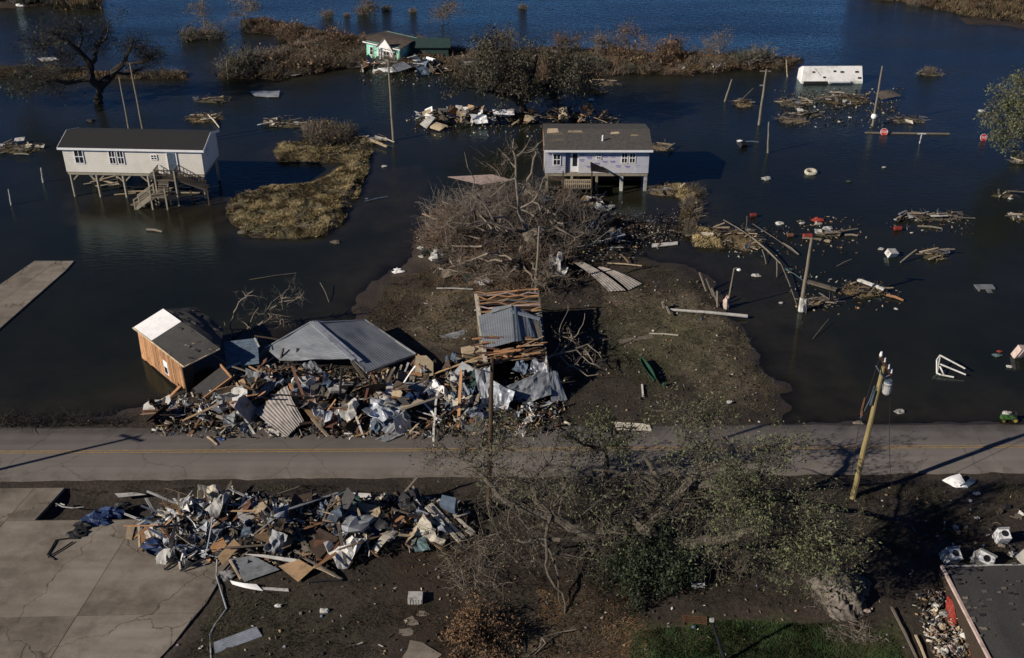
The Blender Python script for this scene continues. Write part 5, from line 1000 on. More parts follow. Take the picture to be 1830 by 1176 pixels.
# pale corrugated wall piece
panel([(452,736),(512,688),(543,752),(512,782)], [.7,2.1,1.1,.45], .015, mat('pale_corrugated', (.30,.27,.25), var=.15, dirt=.3, rnd=0), 'corrugated_sheet', 'large pale corrugated wall sheet leaning on the wreckage beside the road', 'metal sheet', ribs=11, amp=.035, nu=8, nv=10, crump=.12, bend=.3, seed=3)
mb = MB(); mb.slab([G(515,686,2.1), G(521,684,2.1), G(538,722,1.5), G(530,727,1.4)], .04); solo('board', mb, M['orange'], 'orange board behind the upper edge of the pale corrugated sheet', 'board')
panel([(470,765),(500,770),(498,784),(484,780)], [.4,.4,.35,.35], .02, M['white'], 'crumpled_sheet', 'white crumpled sheet at the foot of the pale corrugated sheet', 'sheet', nu=5, nv=5, crump=.12)
# stripped roof wreck in the centre
cw = thing('stripped_house', 'stripped house with bare rafters and grey metal patch beside the bare pole', 'house', G(910, 640, 0))
TL, TR, BR, BL = G(851,528,3.1), G(962,522,3.1), G(976,640,2.5), G(868,640,2.5)
def wallp(a, b_, z, m, name='wall', lab=None):
    a0 = Vector((a.x, a.y, 0)); b0_ = Vector((b_.x, b_.y, 0)); mb = MB(); nrm = (b0_-a0).cross(Vector((0, 0, 1))).normalized()*.12
    mb.raw([a0, b0_, b_-Vector((0,0,.1)), a-Vector((0,0,.1))]+[q+nrm for q in (a0, b0_, b_-Vector((0,0,.1)), a-Vector((0,0,.1)))], [(0,1,2,3),(7,6,5,4),(0,4,5,1),(1,5,6,2),(2,6,7,3),(3,7,4,0)]); part(name, mb, m, cw, label=lab)
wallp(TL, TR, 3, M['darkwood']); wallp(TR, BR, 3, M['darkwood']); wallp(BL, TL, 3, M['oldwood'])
mb = MB(); mb.bar(TL+Vector((0,-.1,.15)), BL+Vector((0,-.6,.1)), .28, .12); part('eave_board', mb, M['cream'], cw); mb = MB(); mb.bar(TR+Vector((0,0,.1)), BR+Vector((.1,-1.2,-.2)), .1, .12); part('eave_board', mb, M['oldwood'], cw)
for i in range(11):
    v = i*.042; a = lerp4([TL, TR, BR, BL], 0, v); b_ = lerp4([TL, TR, BR, BL], 1, v); mb = MB(); R_ = random.Random(i); pts = [a.lerp(b_, k/6)+Vector((0, R_.uniform(-.16,.16), R_.uniform(-.08,.25)+.12)) for k in range(7)]
    for k in range(6): mb.bar(pts[k], pts[k+1], .13, .05)
    part('rafter', mb, [M['orange'], M['pink'], M['orange'], M['wood'], M['grey']][i % 5], cw)
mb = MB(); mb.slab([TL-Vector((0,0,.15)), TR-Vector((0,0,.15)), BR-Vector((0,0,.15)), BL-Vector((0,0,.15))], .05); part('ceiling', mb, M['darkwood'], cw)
def rp2(c4, zs, m=M['roofmetal'], ribs=7, cr=.0, sd=0):
    c = [G(a, b_, z) for (a, b_), z in zip(c4, zs)]; mb = MB(); sheetgrid(mb, c, ribs*8 if ribs else 6, 5, .02, ribs*2, .007, cr, sd); return part('roof_panel', mb, m, cw)
rp2([(855,565),(914,545),(919,610),(864,625)], [3.1,3.9,3.5,2.9]); rp2([(914,545),(966,570),(970,608),(919,610)], [3.9,3.2,2.9,3.5], M['roofmetal'], 5)
rp2([(876,560),(880,550),(914,544),(914,548)], [3.5,3.5,3.95,3.95], M['grey'], 0)
for (a, b_, wd, m_) in [((912,556,3.9),(965,570,3.4),.4,M['steel']),((920,548,3.9),(924,610,3.6),.12,M['blue']),((940,562,3.6),(950,602,3.3),.08,M['blue']),((958,575,3.5),(966,605,3.2),.3,M['oldwood'])]:
    mb = MB(); mb.bar(G(*a), G(*b_), wd, .04); part('flashing', mb, m_, cw)
for i in range(14):
    mb = MB(); p_ = G(955+rng.uniform(-8,14), 560+i*3.5, 3.3-i*.03); mb.box(p_, (rng.uniform(.1,.3), rng.uniform(.08,.2), .03)); part('nail_plate', mb, rng.choice([M['black'], M['grey'], M['steel']]), cw)
for i in range(46):
    x0 = rng.uniform(868, 960); y0 = rng.uniform(602, 642); z = 3.05-(y0-602)*.012+rng.uniform(-.05,.35); L_ = rng.uniform(15, 60); a = rng.gauss(-.12, .35)
    mb = MB(); mb.bar(G(x0-L_/2*cos(a), y0-L_/2*sin(a)*.5, z), G(min(978, x0+L_/2*cos(a)), y0+L_/2*sin(a)*.5, z+rng.uniform(-.3,.3)), rng.choice([.09,.14,.2]), .045)
    solo('splintered_rafter', mb, rng.choice([M['orange'], M['wood'], M['orange'], M['redwood'], M['tan']]), 'splintered rafter at the front edge of the stripped house, '+('left' if x0 < 890 else 'left centre' if x0 < 915 else 'right centre' if x0 < 938 else 'right')+(' end, upper' if y0 < 615 else ' end, middle' if y0 < 628 else ' end, lower')+' row', 'rafter', 'splintered rafters of the stripped house')
# draped metal in front
for c4, zs, m_, cr, lab in [([(848,660),(880,650),(888,735),(862,730)],[1.7,2.1,.7,.6],M['steel'],.3,'crumpled galvanised sheet hanging at the left front of the stripped house'),
     ([(880,680),(920,700),(905,742),(882,740)],[1.8,1.8,.5,.6],M['steel'],.3,'crumpled galvanised sheet in front of the dark slender pole'),
     ([(905,690),(985,655),(985,705),(935,722)],[1.6,2.2,1.1,.8],M['roofmetal'],.22,'wide blue grey crumpled sheet spread before the stripped house'),
     ([(955,640),(978,640),(980,665),(945,665)],[2.3,2.5,2.0,2.0],M['steel'],.3,'shiny buckled metal scrap at the right front corner of the stripped house'),
     ([(980,664),(995,662),(1014,715),(985,720)],[2.0,1.9,.5,.6],M['roofmetal'],.05,'straight dark metal panel leaning at the right end of the wreckage'),
     ([(925,640),(945,650),(940,670),(915,662)],[2.3,2.2,1.8,1.8],M['blue'],.2,'small blue crumpled sheet below the splintered rafters'),
     ([(755,682),(785,680),(802,712),(770,718)],[1.2,1.3,.8,.8],M['trim'],.3,'bright white crumpled sheet in the middle of the wreckage'),
     ([(735,690),(760,682),(765,700),(742,704)],[1.1,1.2,.9,.9],M['steel'],.25,'grey crumpled sheet left of the bright white one'),
     ([(784,742),(806,700),(814,706),(800,748)],[.5,1.3,1.3,.5],M['blue'],.05,'dark blue metal strip standing in the wreckage left of the slender pole'),
     ([(815,695),(850,655),(852,690),(830,700)],[.8,1.6,1.3,.8],M['dkgreen'],.1,'dark green panel left of the crumpled galvanised sheets'),
     ([(730,725),(745,718),(762,735),(738,745)],[.9,1.,.7,.6],M['blue'],.15,'blue grey rounded tarpaulin lump near the road'),
     ([(925,760),(950,745),(935,785),(920,786)],[.5,.6,.3,.3],M['white'],.15,'white streaked sheet lying at the road edge below the stripped house'),
     ([(948,742),(975,743),(975,753),(952,756)],[.5,.5,.4,.4],M['white'],.05,'white sheet just right of the streaked one'),
     ([(670,785),(700,770),(725,775),(690,790)],[.5,.5,.4,.4],M['grey'],.06,'flat grey sheet lying on the road edge'),
     ([(712,762),(730,770),(780,775),(765,782)],[.6,.5,.4,.4],M['white'],.08,'long white twisted sheet lying on the road edge'),
     ([(607,745),(622,740),(630,752),(614,760)],[.9,.9,.7,.7],M['trim'],.08,'square white sheet in the dark rubble below the big grey roof'),
     ([(350,735),(362,718),(378,740),(366,758)],[.8,1.1,.7,.4],M['white'],.3,'white and blue cloth bundle in the rubble below the orange building'),
     ([(282,735),(290,730),(302,752),(296,757)],[.6,.6,.3,.3],M['white'],.03,'white board at the left end of the north rubble'),
     ([(540,650),(560,644),(580,668),(555,672)],[1.3,1.3,.9,.9],M['roofmetal'],.1,'dark bent sheet under the left half of the big grey roof'),
     ([(640,690),(700,672),(712,690),(650,712)],[.9,1.1,.8,.6],M['darkwood'],.1,'dark brown panel below the right half of the big grey roof'),
     ([(785,600),(830,590),(835,600),(800,612)],[.4,.4,.3,.3],M['grey'],.05,'thin grey sheet behind the rubble left of the stripped house'),
     ([(795,640),(815,630),(818,660),(800,672)],[1.0,1.2,1.,.8],M['blue'],.2,'dark blue crumpled sheet between the grey roof and the stripped house')]:
    panel(c4, zs, .015, m_, 'crumpled_sheet', lab, 'sheet', nu=9, nv=9, crump=cr, seed=len(lab))

# ------------------------------------------------------------------ debris pieces, shared meshes
PR = {}
def proto(kind, mkey, var):
    k = (kind, mkey, var)
    if k in PR: return PR[k]
    r = random.Random(hash((kind, var)) % 9999 if False else sum(map(ord, kind))*7+var*131); mb = MB()
    if kind == 'plank':
        n = 3; pts = [Vector((-.5+i/n, r.uniform(-.01,.01), r.uniform(-.006,.006))) for i in range(n+1)]
        for i in range(n): mb.bar(pts[i], pts[i+1], .09, .03)
        mb.raw([(.5,-.045,-.015),(.5,.045,-.015),(.5,.045,.015),(.5,-.045,.015),(.58,r.uniform(-.04,.04),0)], [(0,1,4),(1,2,4),(2,3,4),(3,0,4)])
    elif kind == 'board':
        w_, h_ = .5, r.uniform(.25,.45); c = [(-w_,-h_),(w_*r.uniform(.6,1),-h_),(w_,-h_*.3),(w_*r.uniform(.5,1),h_),(-w_*r.uniform(.3,.9),h_*r.uniform(.8,1)),(-w_,h_*.2)]
        mb.slab([(x, y, .03*sin(x*3)) for x, y in c], .022)
    elif kind == 'sheet':
        c4 = [(-.6,-.35,0),(.6,-.35,r.uniform(-.1,.2)),(.6,.35,0),(-.6,.35,r.uniform(-.1,.2))]; sheetgrid(mb, c4, 6, 20, .01, 5, .018, .03, var, r.uniform(-.15,.25), 'h')
    elif kind == 'crumple':
        c4 = [(-.5,-.4,0),(.5,-.35,r.uniform(-.2,.3)),(.45,.4,0),(-.5,.35,r.uniform(-.2,.3))]; sheetgrid(mb, c4, 7, 7, .012, 0, 0, .3, var*3+1, r.uniform(0,.3))
    elif kind == 'strip':
        pts = [Vector((-.5,0,0))]; 
        for i in range(5): pts.append(pts[-1]+Vector((.2, r.uniform(-.06,.06), r.uniform(-.05,.07))))
        for i in range(5): mb.bar(pts[i], pts[i+1], .07, .012)
    elif kind == 'rag': mb.lump((0,0,0), (.5,.38,.2), var, 9, 6, .45)
    elif kind == 'wire':
        pts = [Vector((0,0,0))]; d_ = Vector((1,0,0))
        for i in range(9): d_ = (d_+Vector((r.uniform(-.8,.8), r.uniform(-.8,.8), r.uniform(-.4,.5)))).normalized(); pts.append(pts[-1]+d_*.18)
        mb.tube(pts, .02, 4)
    elif kind == 'frame':
        for a, b_ in [((-.5,-.4),(.5,-.4)),((.5,-.4),(.5,.4)),((.5,.4),(-.5,.4)),((-.5,.4),(-.5,-.4)),((0,-.4),(0,.4))]: mb.bar((*a,0),(*b_,0),.06,.04)
    elif kind == 'box':
        mb.box((0,0,0), (.7,.5,.4)); mb.box((0,-.253,.02), (.6,.012,.3)); mb.box((.1,0,.21), (.3,.3,.03))
    me = mb.mesh({'plank':'broken_plank','board':'broken_board','sheet':'ribbed_sheet','crumple':'crumpled_sheet','strip':'bent_strip','rag':'rag_bundle','wire':'bent_wire','frame':'window_frame','box':'crate'}[kind], M[mkey]); PR[k] = me; return me
NAMES = {'plank':('broken_plank','plank'),'board':('broken_board','board'),'sheet':('ribbed_sheet','metal sheet'),'crumple':('crumpled_sheet','sheet'),'strip':('bent_strip','strip'),'rag':('rag_bundle','rag'),'wire':('bent_wire','wire'),'frame':('loose_window','window'),'box':('crate','crate')}
CN = dict(wood='light brown',orange='orange brown',oldwood='grey',darkwood='dark brown',redwood='red brown',tan='tan',white='white',cream='cream',grey='grey',steel='silver',roofmetal='blue grey',blue='blue',bluetarp='deep blue',black='black',trim='bright white',red='red',green='green',teal='teal',pink='pale pink',shingle='charcoal',dkgreen='dark green')
KN = dict(plank='broken plank',board='broken board',sheet='ribbed sheet',crumple='crumpled sheet',strip='bent strip',rag='rag bundle',wire='bent wire',frame='loose window',box='crate')
KW = [('plank',13,['wood','orange','oldwood','oldwood','darkwood','tan','redwood']),('board',17,['tan','wood','darkwood','darkwood','redwood','white','oldwood','darkwood','grey','shingle']),('sheet',5,['roofmetal','grey','steel']),
      ('crumple',18,['white','steel','blue','black','grey','black','cream','darkwood','oldwood']),('strip',12,['white','trim','steel','oldwood']),('rag',9,['black','bluetarp','white','grey','pink','dkgreen','darkwood','black']),('wire',4,['black','steel']),('box',2,['white','tan','darkwood'])]
EXCL = [[(236,585),(292,550),(400,590),(345,720),(250,645)],[(343,690),(395,650),(418,672),(362,716)],[(398,604),(462,600),(466,655),(402,660)],[(452,735),(514,686),(546,755),(512,785)],[(474,622),(556,574),(652,572),(745,633),(652,666),(500,645)],
        [(848,525),(965,520),(980,610),(866,640)],[(848,655),(890,650),(990,655),(1014,718),(905,742),(862,735)],[(755,680),(785,678),(804,714),(770,720)],
        [(408,992),(530,988),(562,1015),(533,1042),(437,1042)],[(516,930),(560,935),(610,962),(590,1002),(560,1000)],[(636,894),(680,902),(684,928),(640,914)],[(702,916),(735,924),(715,945),(696,942)],[(760,890),(820,880),(846,950),(830,972)],[(664,930),(684,930),(684,962),(668,962)]]
def where(px, py, polys):
    xs_ = [q[0] for p_ in polys for q in p_]; ys_ = [q[1] for p_ in polys for q in p_]; u = (px-min(xs_))/(max(xs_)-min(xs_)); v = (py-min(ys_))/(max(ys_)-min(ys_))
    return ('far left', 'left', 'middle', 'right', 'far right')[min(4, int(u*5))]+(' back' if v < .4 else ' front' if v > .65 else '')
def scatter(place, polys, n, smin=.5, smax=1.5, tilt=.45, rise=.5, seed=0, kw=KW, pal=None):
    r = random.Random(seed); k = 0; tries = 0
    while k < n and tries < n*30:
        tries += 1; poly = r.choice(polys); a = [q[0] for q in poly]; b_ = [q[1] for q in poly]; px, py = r.uniform(min(a), max(a)), r.uniform(min(b_), max(b_))
        if inpoly(px, py, poly) < 0 or any(inpoly(px, py+4, q) > 0 for q in EXCL): continue
        low = any(inpoly(px, py-d_, q) > 0 for q in EXCL for d_ in (12, 26, 40))
        kind, _, ms = r.choices(kw, [q[1] for q in kw])[0]; mk = r.choice(pal or ms); s = r.uniform(smin, smax)**1.2
        if low: s = min(s, .55)
        sx = s*(r.uniform(1.2, 2.6) if kind in ('plank','strip') else r.uniform(.7,1.2)); p_ = on(px, py); t_ = abs(r.gauss(0, tilt)); up = r.random()**2*rise*(.15 if low else 1)
        if low: t_ *= .3
        sy = s*.8+.5 if kind in ('plank','strip') else s
        p_.z += up+sin(min(t_, 1.2))*sx*.3+.04
        e = (r.gauss(0, tilt*.7), (t_ if r.random() < .5 else -t_), r.uniform(0, 6.28))
        if kind in ('rag','box'): e = (r.gauss(0,.2), r.gauss(0,.2), e[2])
        o = link(NAMES[kind][0], proto(kind, mk, r.randrange(4)), None, p_, e); o.scale = (sx, sy, s if kind in ('rag','box','crumple') else 1)
        tag(o, f"{'big ' if s > .95 else 'small ' if s < .6 else ''}{CN[mk]} {KN[kind]}, {where(px, py, polys)} of the {place}", NAMES[kind][1], f'{CN[mk]} {KN[kind]}s in the {place}'); k += 1
def rubble(name, label, polys, n, seed, smax=.35, zup=.3):
    """countless chips: one object"""
    N = np.random.RandomState(seed); pws = [PG(q, .3) for q in polys]; pts = []
    ar = []
    for q in pws: a = np.array(q); ar.append(abs(np.dot(a[:,0], np.roll(a[:,1],1))-np.dot(a[:,1], np.roll(a[:,0],1))))
    for q, A_ in zip(pws, ar):
        m_ = int(n*A_/sum(ar)); a = np.array(q); st = np.zeros((0, 2))
        while len(st) < m_: c = N.uniform(a.min(0), a.max(0), size=(m_*2, 2)); st = np.concatenate([st, c[sdf(c[:,0], c[:,1], q)+N.normal(size=len(c))*.4 > 0]])
        pts.append(st[:m_])
    P = np.concatenate(pts); n = len(P); Z = np.maximum(H(P[:,0], P[:,1]), 0)+N.random_sample(n)**2*zup+.03
    C = np.column_stack([P, Z]); a = N.normal(size=(n,3)); a[:,2] *= .35; a /= np.linalg.norm(a,axis=1)[:,None]; b_ = N.normal(size=(n,3)); b_ -= a*(a*b_).sum(1)[:,None]; b_ /= np.linalg.norm(b_,axis=1)[:,None]; c = np.cross(a,b_)
    la = N.uniform(.08, smax, n)[:,None]; lb = N.uniform(.02,.09,n)[:,None]; lc = .012
    V = np.stack([C+a*la*i+b_*lb*j+c*lc*k for i in (-1,1) for j in (-1,1) for k in (-1,1)], 1).reshape(-1,3)
    f = np.array([(0,1,3,2),(4,6,7,5),(0,4,5,1),(2,3,7,6),(0,2,6,4),(1,5,7,3)]); Fc = (np.arange(n)[:,None,None]*8+f[None]).reshape(-1,4)
    ms = [M[k] for k in ('wood','oldwood','white','darkwood','tan','black','grey','blue','redwood','cream','steel')]; mi = np.repeat(N.choice(len(ms), n, p=[.07,.19,.07,.29,.05,.17,.05,.01,.05,.03,.02]), 6)
    org = (float(P[:,0].mean()), float(P[:,1].mean()), 0)
    o = link(name, npmesh(name, V-np.array(org), Fc, ms, mi=mi), None, org); tag(o, label, 'rubble', None, 'stuff')
NA = [[(280,722),(350,712),(420,675),(480,655),(520,700),(480,768),(400,766),(300,760),(276,745)], [(500,665),(640,675),(760,665),(800,690),(800,770),(640,782),(540,778),(520,700)], [(800,650),(860,640),(1000,670),(1010,740),(940,775),(820,770)]]
NB1 = [[(420,655),(480,640),(520,690),(470,730),(430,720)], [(540,650),(740,655),(790,690),(700,730),(560,740)]]
SA = [[(262,935),(330,905),(400,915),(400,990),(330,1010),(280,985),(255,960)], [(360,900),(520,900),(560,915),(600,1000),(480,1020),(400,1000)], [(540,905),(740,900),(835,905),(850,955),(760,972),(600,1000)]]
scatter('north wreckage heap', NA, 330, .45, 1.8, .5, .5, 1)
scatter('pale north wreckage', NA, 90, .9, 2.0, .4, .6, 21, kw=[('board',4,['tan','cream','white','grey','wood']),('sheet',2,['steel','roofmetal','grey']),('crumple',3,['white','steel','cream','grey']),('plank',4,['wood','orange','tan','white'])])
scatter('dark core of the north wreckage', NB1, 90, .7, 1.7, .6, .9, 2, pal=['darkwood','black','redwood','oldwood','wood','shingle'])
scatter('south wreckage heap', SA, 330, .45, 1.6, .5, .5, 3)
scatter('pale south heap', SA, 80, .8, 1.7, .4, .6, 23, kw=[('board',4,['tan','cream','white','darkwood','wood']),('sheet',1,['steel','roofmetal','grey']),('crumple',3,['white','steel','cream','grey']),('plank',5,['wood','oldwood','tan','white'])])
scatter('long timbers of the north wreckage', NA+NB1, 46, 1.2, 2.2, .35, .7, 51, kw=[('plank',1,['wood','orange','tan','redwood','oldwood'])])
scatter('long timbers of the south heap', SA, 38, 1.1, 2.0, .35, .7, 52, kw=[('plank',1,['wood','orange','tan','oldwood','oldwood'])])
scatter('silver tangle of the south heap', [SA[0]], 70, .6, 1.6, .5, .7, 4, kw=[('wire',3,['steel','black']),('strip',3,['steel','trim']),('crumple',3,['steel','grey','white','blue'])])
scatter('dark debris right of the brush', [[(1040,385),(1220,392),(1215,420),(1120,440),(1030,420)]], 60, .5, 1.4, .3, .2, 5, pal=['black','darkwood','oldwood','black','grey','shingle','darkwood','blue'])
scatter('near edge of the brush heap', [[(745,440),(830,470),(1000,490),(1010,515),(850,515),(760,480)]], 60, .4, 1.3, .35, .5, 6, pal=['oldwood','white','tan','wood','darkwood','white','dkgreen'])
scatter('brush heap', [[(790,390),(1000,380),(1090,400),(1080,460),(1000,505),(820,490),(770,440)]], 70, .5, 1.7, .4, 1.0, 45, pal=['oldwood','white','darkwood','oldwood','tan','darkwood','grey','black'])
scatter('debris before the lavender house', [[(960,345),(1080,350),(1100,370),(1050,390),(960,375)]], 60, .4, 1.3, .35, .3, 7, pal=['oldwood','tan','wood','grey','blue','darkwood'])
scatter('litter on the muddy bank', [[(700,560),(860,500),(880,600),(720,600)],[(1060,520),(1300,520),(1370,740),(1040,750)]], 60, .1, .3, .15, 0, 8, pal=['oldwood','white','darkwood','oldwood','darkwood','tan'])
scatter('litter south of the road', [[(400,1060),(720,1040),(700,1170),(340,1176)],[(880,1000),(1560,1010),(1560,1170),(880,1176)],[(1540,880),(1830,870),(1830,1000),(1560,1000)]], 55, .1, .3, .15, 0, 9, pal=['oldwood','white','darkwood','oldwood','darkwood','darkwood'])
scatter('litter on the road edge', [[(280,768),(820,772),(1000,770),(1000,785),(300,790)]], 60, .15, .7, .15, 0, 10)
rubble('small_rubble', 'countless small splinters and chips in the wreckage heap north of the road', NA+[[(270,750),(1020,750),(1000,785),(300,780)]], 3800, 31, .32)
rubble('small_rubble', 'countless small splinters and chips in the wreckage heap south of the road', SA, 3600, 32, .32)
rubble('drift_litter', 'fine drift litter and reed scraps floating on the open water at the right', [[(1240,400),(1540,380),(1540,440),(1300,460)],[(1590,380),(1730,380),(1740,410),(1600,415)],[(1400,470),(1600,500),(1620,545),(1430,560)],[(1390,160),(1620,150),(1600,220),(1400,225)],[(730,200),(1110,200),(1110,240),(740,240)],[(640,105),(800,100),(800,150),(650,145)]], 1500, 37, .16, .02)
rubble('small_rubble', 'fine litter in the brush heap', [[(745,420),(900,460),(1200,390),(1220,415),(1010,515),(800,500)]], 1300, 33, .14, .5)
rubble('small_rubble', 'fine litter over the ground south of the road', [[(380,1010),(860,980),(1560,880),(1830,860),(1830,1010),(1600,1176),(300,1176)]], 350, 34, .07, .0)
rubble('small_rubble', 'fine litter over the muddy bank north of the road', [[(640,590),(860,480),(1260,500),(1400,760),(1000,760),(980,620)]], 700, 35, .07, .0)

# ------------------------------------------------------------------ single pieces of the south heap and foreground
def sh(px4, zs, m_, name, label, cat, cr=0, ribs=0, bend=0, th=.02, **k): return panel(px4, zs, th, m_, name, label, cat, ribs=ribs, nu=6, nv=6, crump=cr, bend=bend, seed=len(label), **k)
sh([(411,999),(437,1040),(500,1018),(452,993)][:4], [.9,.5,.55,.9], M['grey'], 'ribbed_sheet', 'dark grey ribbed metal sheet at the lower left of the south heap', 'metal sheet', ribs=6)
sh([(434,990),(470,991),(530,999),(528,1006)], [1.,1.,.9,.8], M['white'], 'white_sheet', 'long pale white panel just above the dark ribbed sheet', 'panel')
sh([(498,1012),(533,1040),(561,1015),(533,999)], [.7,.5,.7,.9], M['wood'], 'plywood_sheet', 'bright tan plywood sheet at the bottom edge of the south heap', 'plywood')
sh([(411,1037),(415,1044),(470,1056),(458,1044)], [.7,.5,.45,.6], M['trim'], 'white_trough', 'long white trough lying on the mud under the ribbed sheet', 'panel', bend=.1)
sh([(468,1049),(470,1054),(516,1057),(515,1052)], [.5,.45,.4,.4], M['white'], 'white_strip', 'thin white strip at the end of the white trough', 'strip')
sh([(392,1022),(400,1040),(422,1028),(412,1018)], [.8,.5,.5,.8], M['white'], 'white_sheet', 'small white panel left of the dark ribbed sheet', 'panel', cr=.06)
sh([(388,995),(398,1010),(430,975),(418,963)], [.9,.7,1.0,1.2], M['wood'], 'plywood_sheet', 'tan plywood piece with white edge above the small white panel', 'plywood')
sh([(374,975),(380,988),(405,975),(398,960)], [1.1,.9,1.,1.2], M['orange'], 'board', 'orange board in the silver tangle of the south heap', 'board')
sh([(516,935),(560,938),(606,962),(570,1000)][:4], [1.3,1.4,1.2,.9], M['darkwood'], 'dark_board', 'large dark brown panel in the middle of the south heap', 'panel', cr=.04)
sh([(560,965),(565,1002),(592,1000),(608,966)], [1.2,.8,.8,1.1], M['redwood'], 'dark_board', 'red brown panel overlapping the large dark brown one', 'panel')
sh([(522,905),(522,925),(560,926),(558,904)], [1.3,1.2,1.2,1.3], M['darkwood'], 'dark_board', 'square dark brown panel at the top of the south heap', 'panel')
sh([(638,897),(642,912),(682,927),(678,904)], [1.5,1.4,1.3,1.5], M['tan'], 'tan_board', 'pale tan board on the top of the south heap', 'board', cr=.05)
sh([(704,918),(697,942),(714,944),(735,926)], [1.3,1.2,1.1,1.3], M['orange'], 'orange_board', 'orange board on the right half of the south heap', 'board')
sh([(664,936),(668,962),(684,958),(682,930)], [1.2,1.,1.,1.3], M['bluetarp'], 'blue_sheet', 'deep blue crumpled panel in the right half of the south heap', 'panel', cr=.1)
sh([(630,955),(640,965),(668,945),(660,938)], [1.1,1.,1.1,1.2], M['blue'], 'blue_sheet', 'pale blue grey panel left of the deep blue one', 'panel', cr=.1)
sh([(664,984),(672,990),(712,950),(695,946)], [.8,.7,1.2,1.3], M['cream'], 'curled_sheet', 'curled cream sheet below the deep blue panel', 'sheet', bend=.35)
sh([(733,962),(742,985),(769,983),(757,955)], [.9,.7,.7,1.], M['teal'], 'pale_sheet', 'pale blue green panel right of the curled cream sheet', 'panel', cr=.1)
sh([(750,945),(757,960),(770,955),(768,938)], [1.1,1.,1.,1.1], M['tan'], 'tan_board', 'brown board behind the pale blue green panel', 'board')
sh([(625,880),(625,888),(664,890),(662,882)], [.9,.8,.8,.9], M['white'], 'white_strip', 'long white strip at the upper edge of the south heap', 'strip')
sh([(205,882),(212,889),(262,884),(240,880)], [.4,.35,.35,.4], M['white'], 'white_strip', 'white strip lying in the ditch left of the south heap', 'strip')
sh([(228,940),(224,962),(235,965),(241,942)], [.42,.42,.42,.42], M['tan'], 'tan_board', 'small tan board lying flat on the concrete', 'board')
sh([(248,950),(250,972),(281,955),(276,932)], [.9,.5,.6,1.0], M['orange'], 'wood_box_side', 'leaning orange box side on the concrete at the left of the south heap', 'board')
sh([(277,955),(283,976),(303,965),(296,950)], [.8,.5,.5,.8], M['wood'], 'broken_board', 'tan broken board beside the leaning orange box side', 'board')
for a, b_, z0, z1, m_, lab in [((248,940),(249,978),1.0,.4,'tan','upright tan stick at the far left of the south heap'),((310,930),(322,1018),1.2,.4,'white','long white stick fanning down from the silver tangle'),((318,925),(332,1010),1.3,.5,'white','second white stick fanning down from the silver tangle'),((328,960),(345,1000),1.1,.5,'white','short white stick right of the fanned ones'),
     ((294,1018),(318,1002),.45,.5,'black','black bar on the concrete under the fanned white sticks'),((322,1020),(376,995),.5,.8,'black','black rim lying at the bottom of the silver tangle'),((410,1000),(430,1035),1.,.5,'tan','tan stick crossing the dark ribbed sheet'),((520,930),(558,990),1.6,.9,'oldwood','long grey stick across the dark brown panel'),((530,935),(545,990),1.5,.8,'oldwood','second grey stick across the dark brown panel'),
     ((545,998),(610,1035),1.,.5,'oldwood','brown beam at the lower right of the plywood'),((560,1012),(600,1030),.8,.5,'tan','tan beam beside the brown one'),((455,900),(535,870),1.3,1.,'oldwood','long grey pole sticking toward the road from the south heap'),((590,895),(625,875),1.4,1.2,'teal','teal stick at the top of the south heap'),((700,910),(750,925),1.5,1.3,'oldwood','brown stick above the orange board'),
     ((415,900),(500,915),1.5,1.4,'steel','silver strip across the top of the south heap'),((330,905),(400,897),1.2,1.4,'trim','bright white curved strip at the top left of the south heap'),((550,1040),(612,1036),.45,.5,'black','black beam in the shade below the brown beam'),((610,910),(650,945),1.5,1.1,'tan','tan stick in the middle of the south heap'),((640,925),(655,945),1.4,1.2,'oldwood','short grey stick near the pale tan board'),
     ((370,780),(388,795),.42,.4,'tan','short tan stick lying on the road below the orange building'),((455,600),(520,612),1.6,1.5,'darkwood','dark beam under the left edge of the big grey roof'),((490,650),(515,712),1.5,.9,'oldwood','long brown stick leaning above the pale corrugated sheet'),((470,655),(445,708),1.6,.7,'darkwood','dark stick below the blue metal sheet'),((415,655),(450,668),1.5,1.3,'oldwood','grey stick right under the blue metal sheet'),
     ((800,730),(760,738),.7,.7,'tan','tan stick left of the dark blue strip'),((945,735),(985,722),.7,.8,'cream','cream board below the blue grey crumpled sheet'),((960,740),(1000,750),.5,.4,'tan','tan board at the right end of the wreckage'),((830,750),(860,760),.5,.4,'white','white board by the foot of the slender pole'),((520,690),(610,738),1.5,1.,'redwood','long red brown beam across the dark rubble'),((560,680),(640,745),1.4,.9,'darkwood','long dark beam across the rubble below the big grey roof'),
     ((755,382),(782,394),1.0,1.3,'wood','light stick poking out of the left of the brush heap'),((785,480),(880,495),.7,.6,'white','long pale bar along the near edge of the brush heap'),((880,466),(928,488),1.2,.9,'tan','tan stick in the near side of the brush heap'),((780,515),(845,517),.45,.45,'white','pale stick left of the stripped house'),((1160,596),(1212,599),.4,.42,'cream','cream board lying on the grass bank'),
     ((1080,444),(1115,442),.5,.5,'white','white bar right of the brush heap'),((1085,470),(1147,475),.4,.4,'tan','pale stick above the long corrugated sheets'),((1110,455),(1124,470),.5,.4,'wood','light stick right of the brush heap'),((1690,1046),(1750,1053),.9,.9,'white','white stick above the dark roof corner'),((1828,1120),(1812,1180),1.2,1.2,'tan','tan stick on the dark roof at the right edge'),((1593,1085),(1640,1180),.5,.4,'oldwood','long thin stick on the ground left of the pale rubble'),((1636,1135),(1655,1180),.5,.4,'tan','tan stick left of the pale rubble')]:
    p0 = G(a[0], a[1], z0); p1_ = G(b_[0], b_[1], z1); mb = MB(); mid = p0.lerp(p1_, .5)+Vector((0, 0, .05)); mb.bar(p0, mid, .11, .06); mb.bar(mid, p1_, .11, .06); solo('stick', mb, M[m_], lab, 'stick')
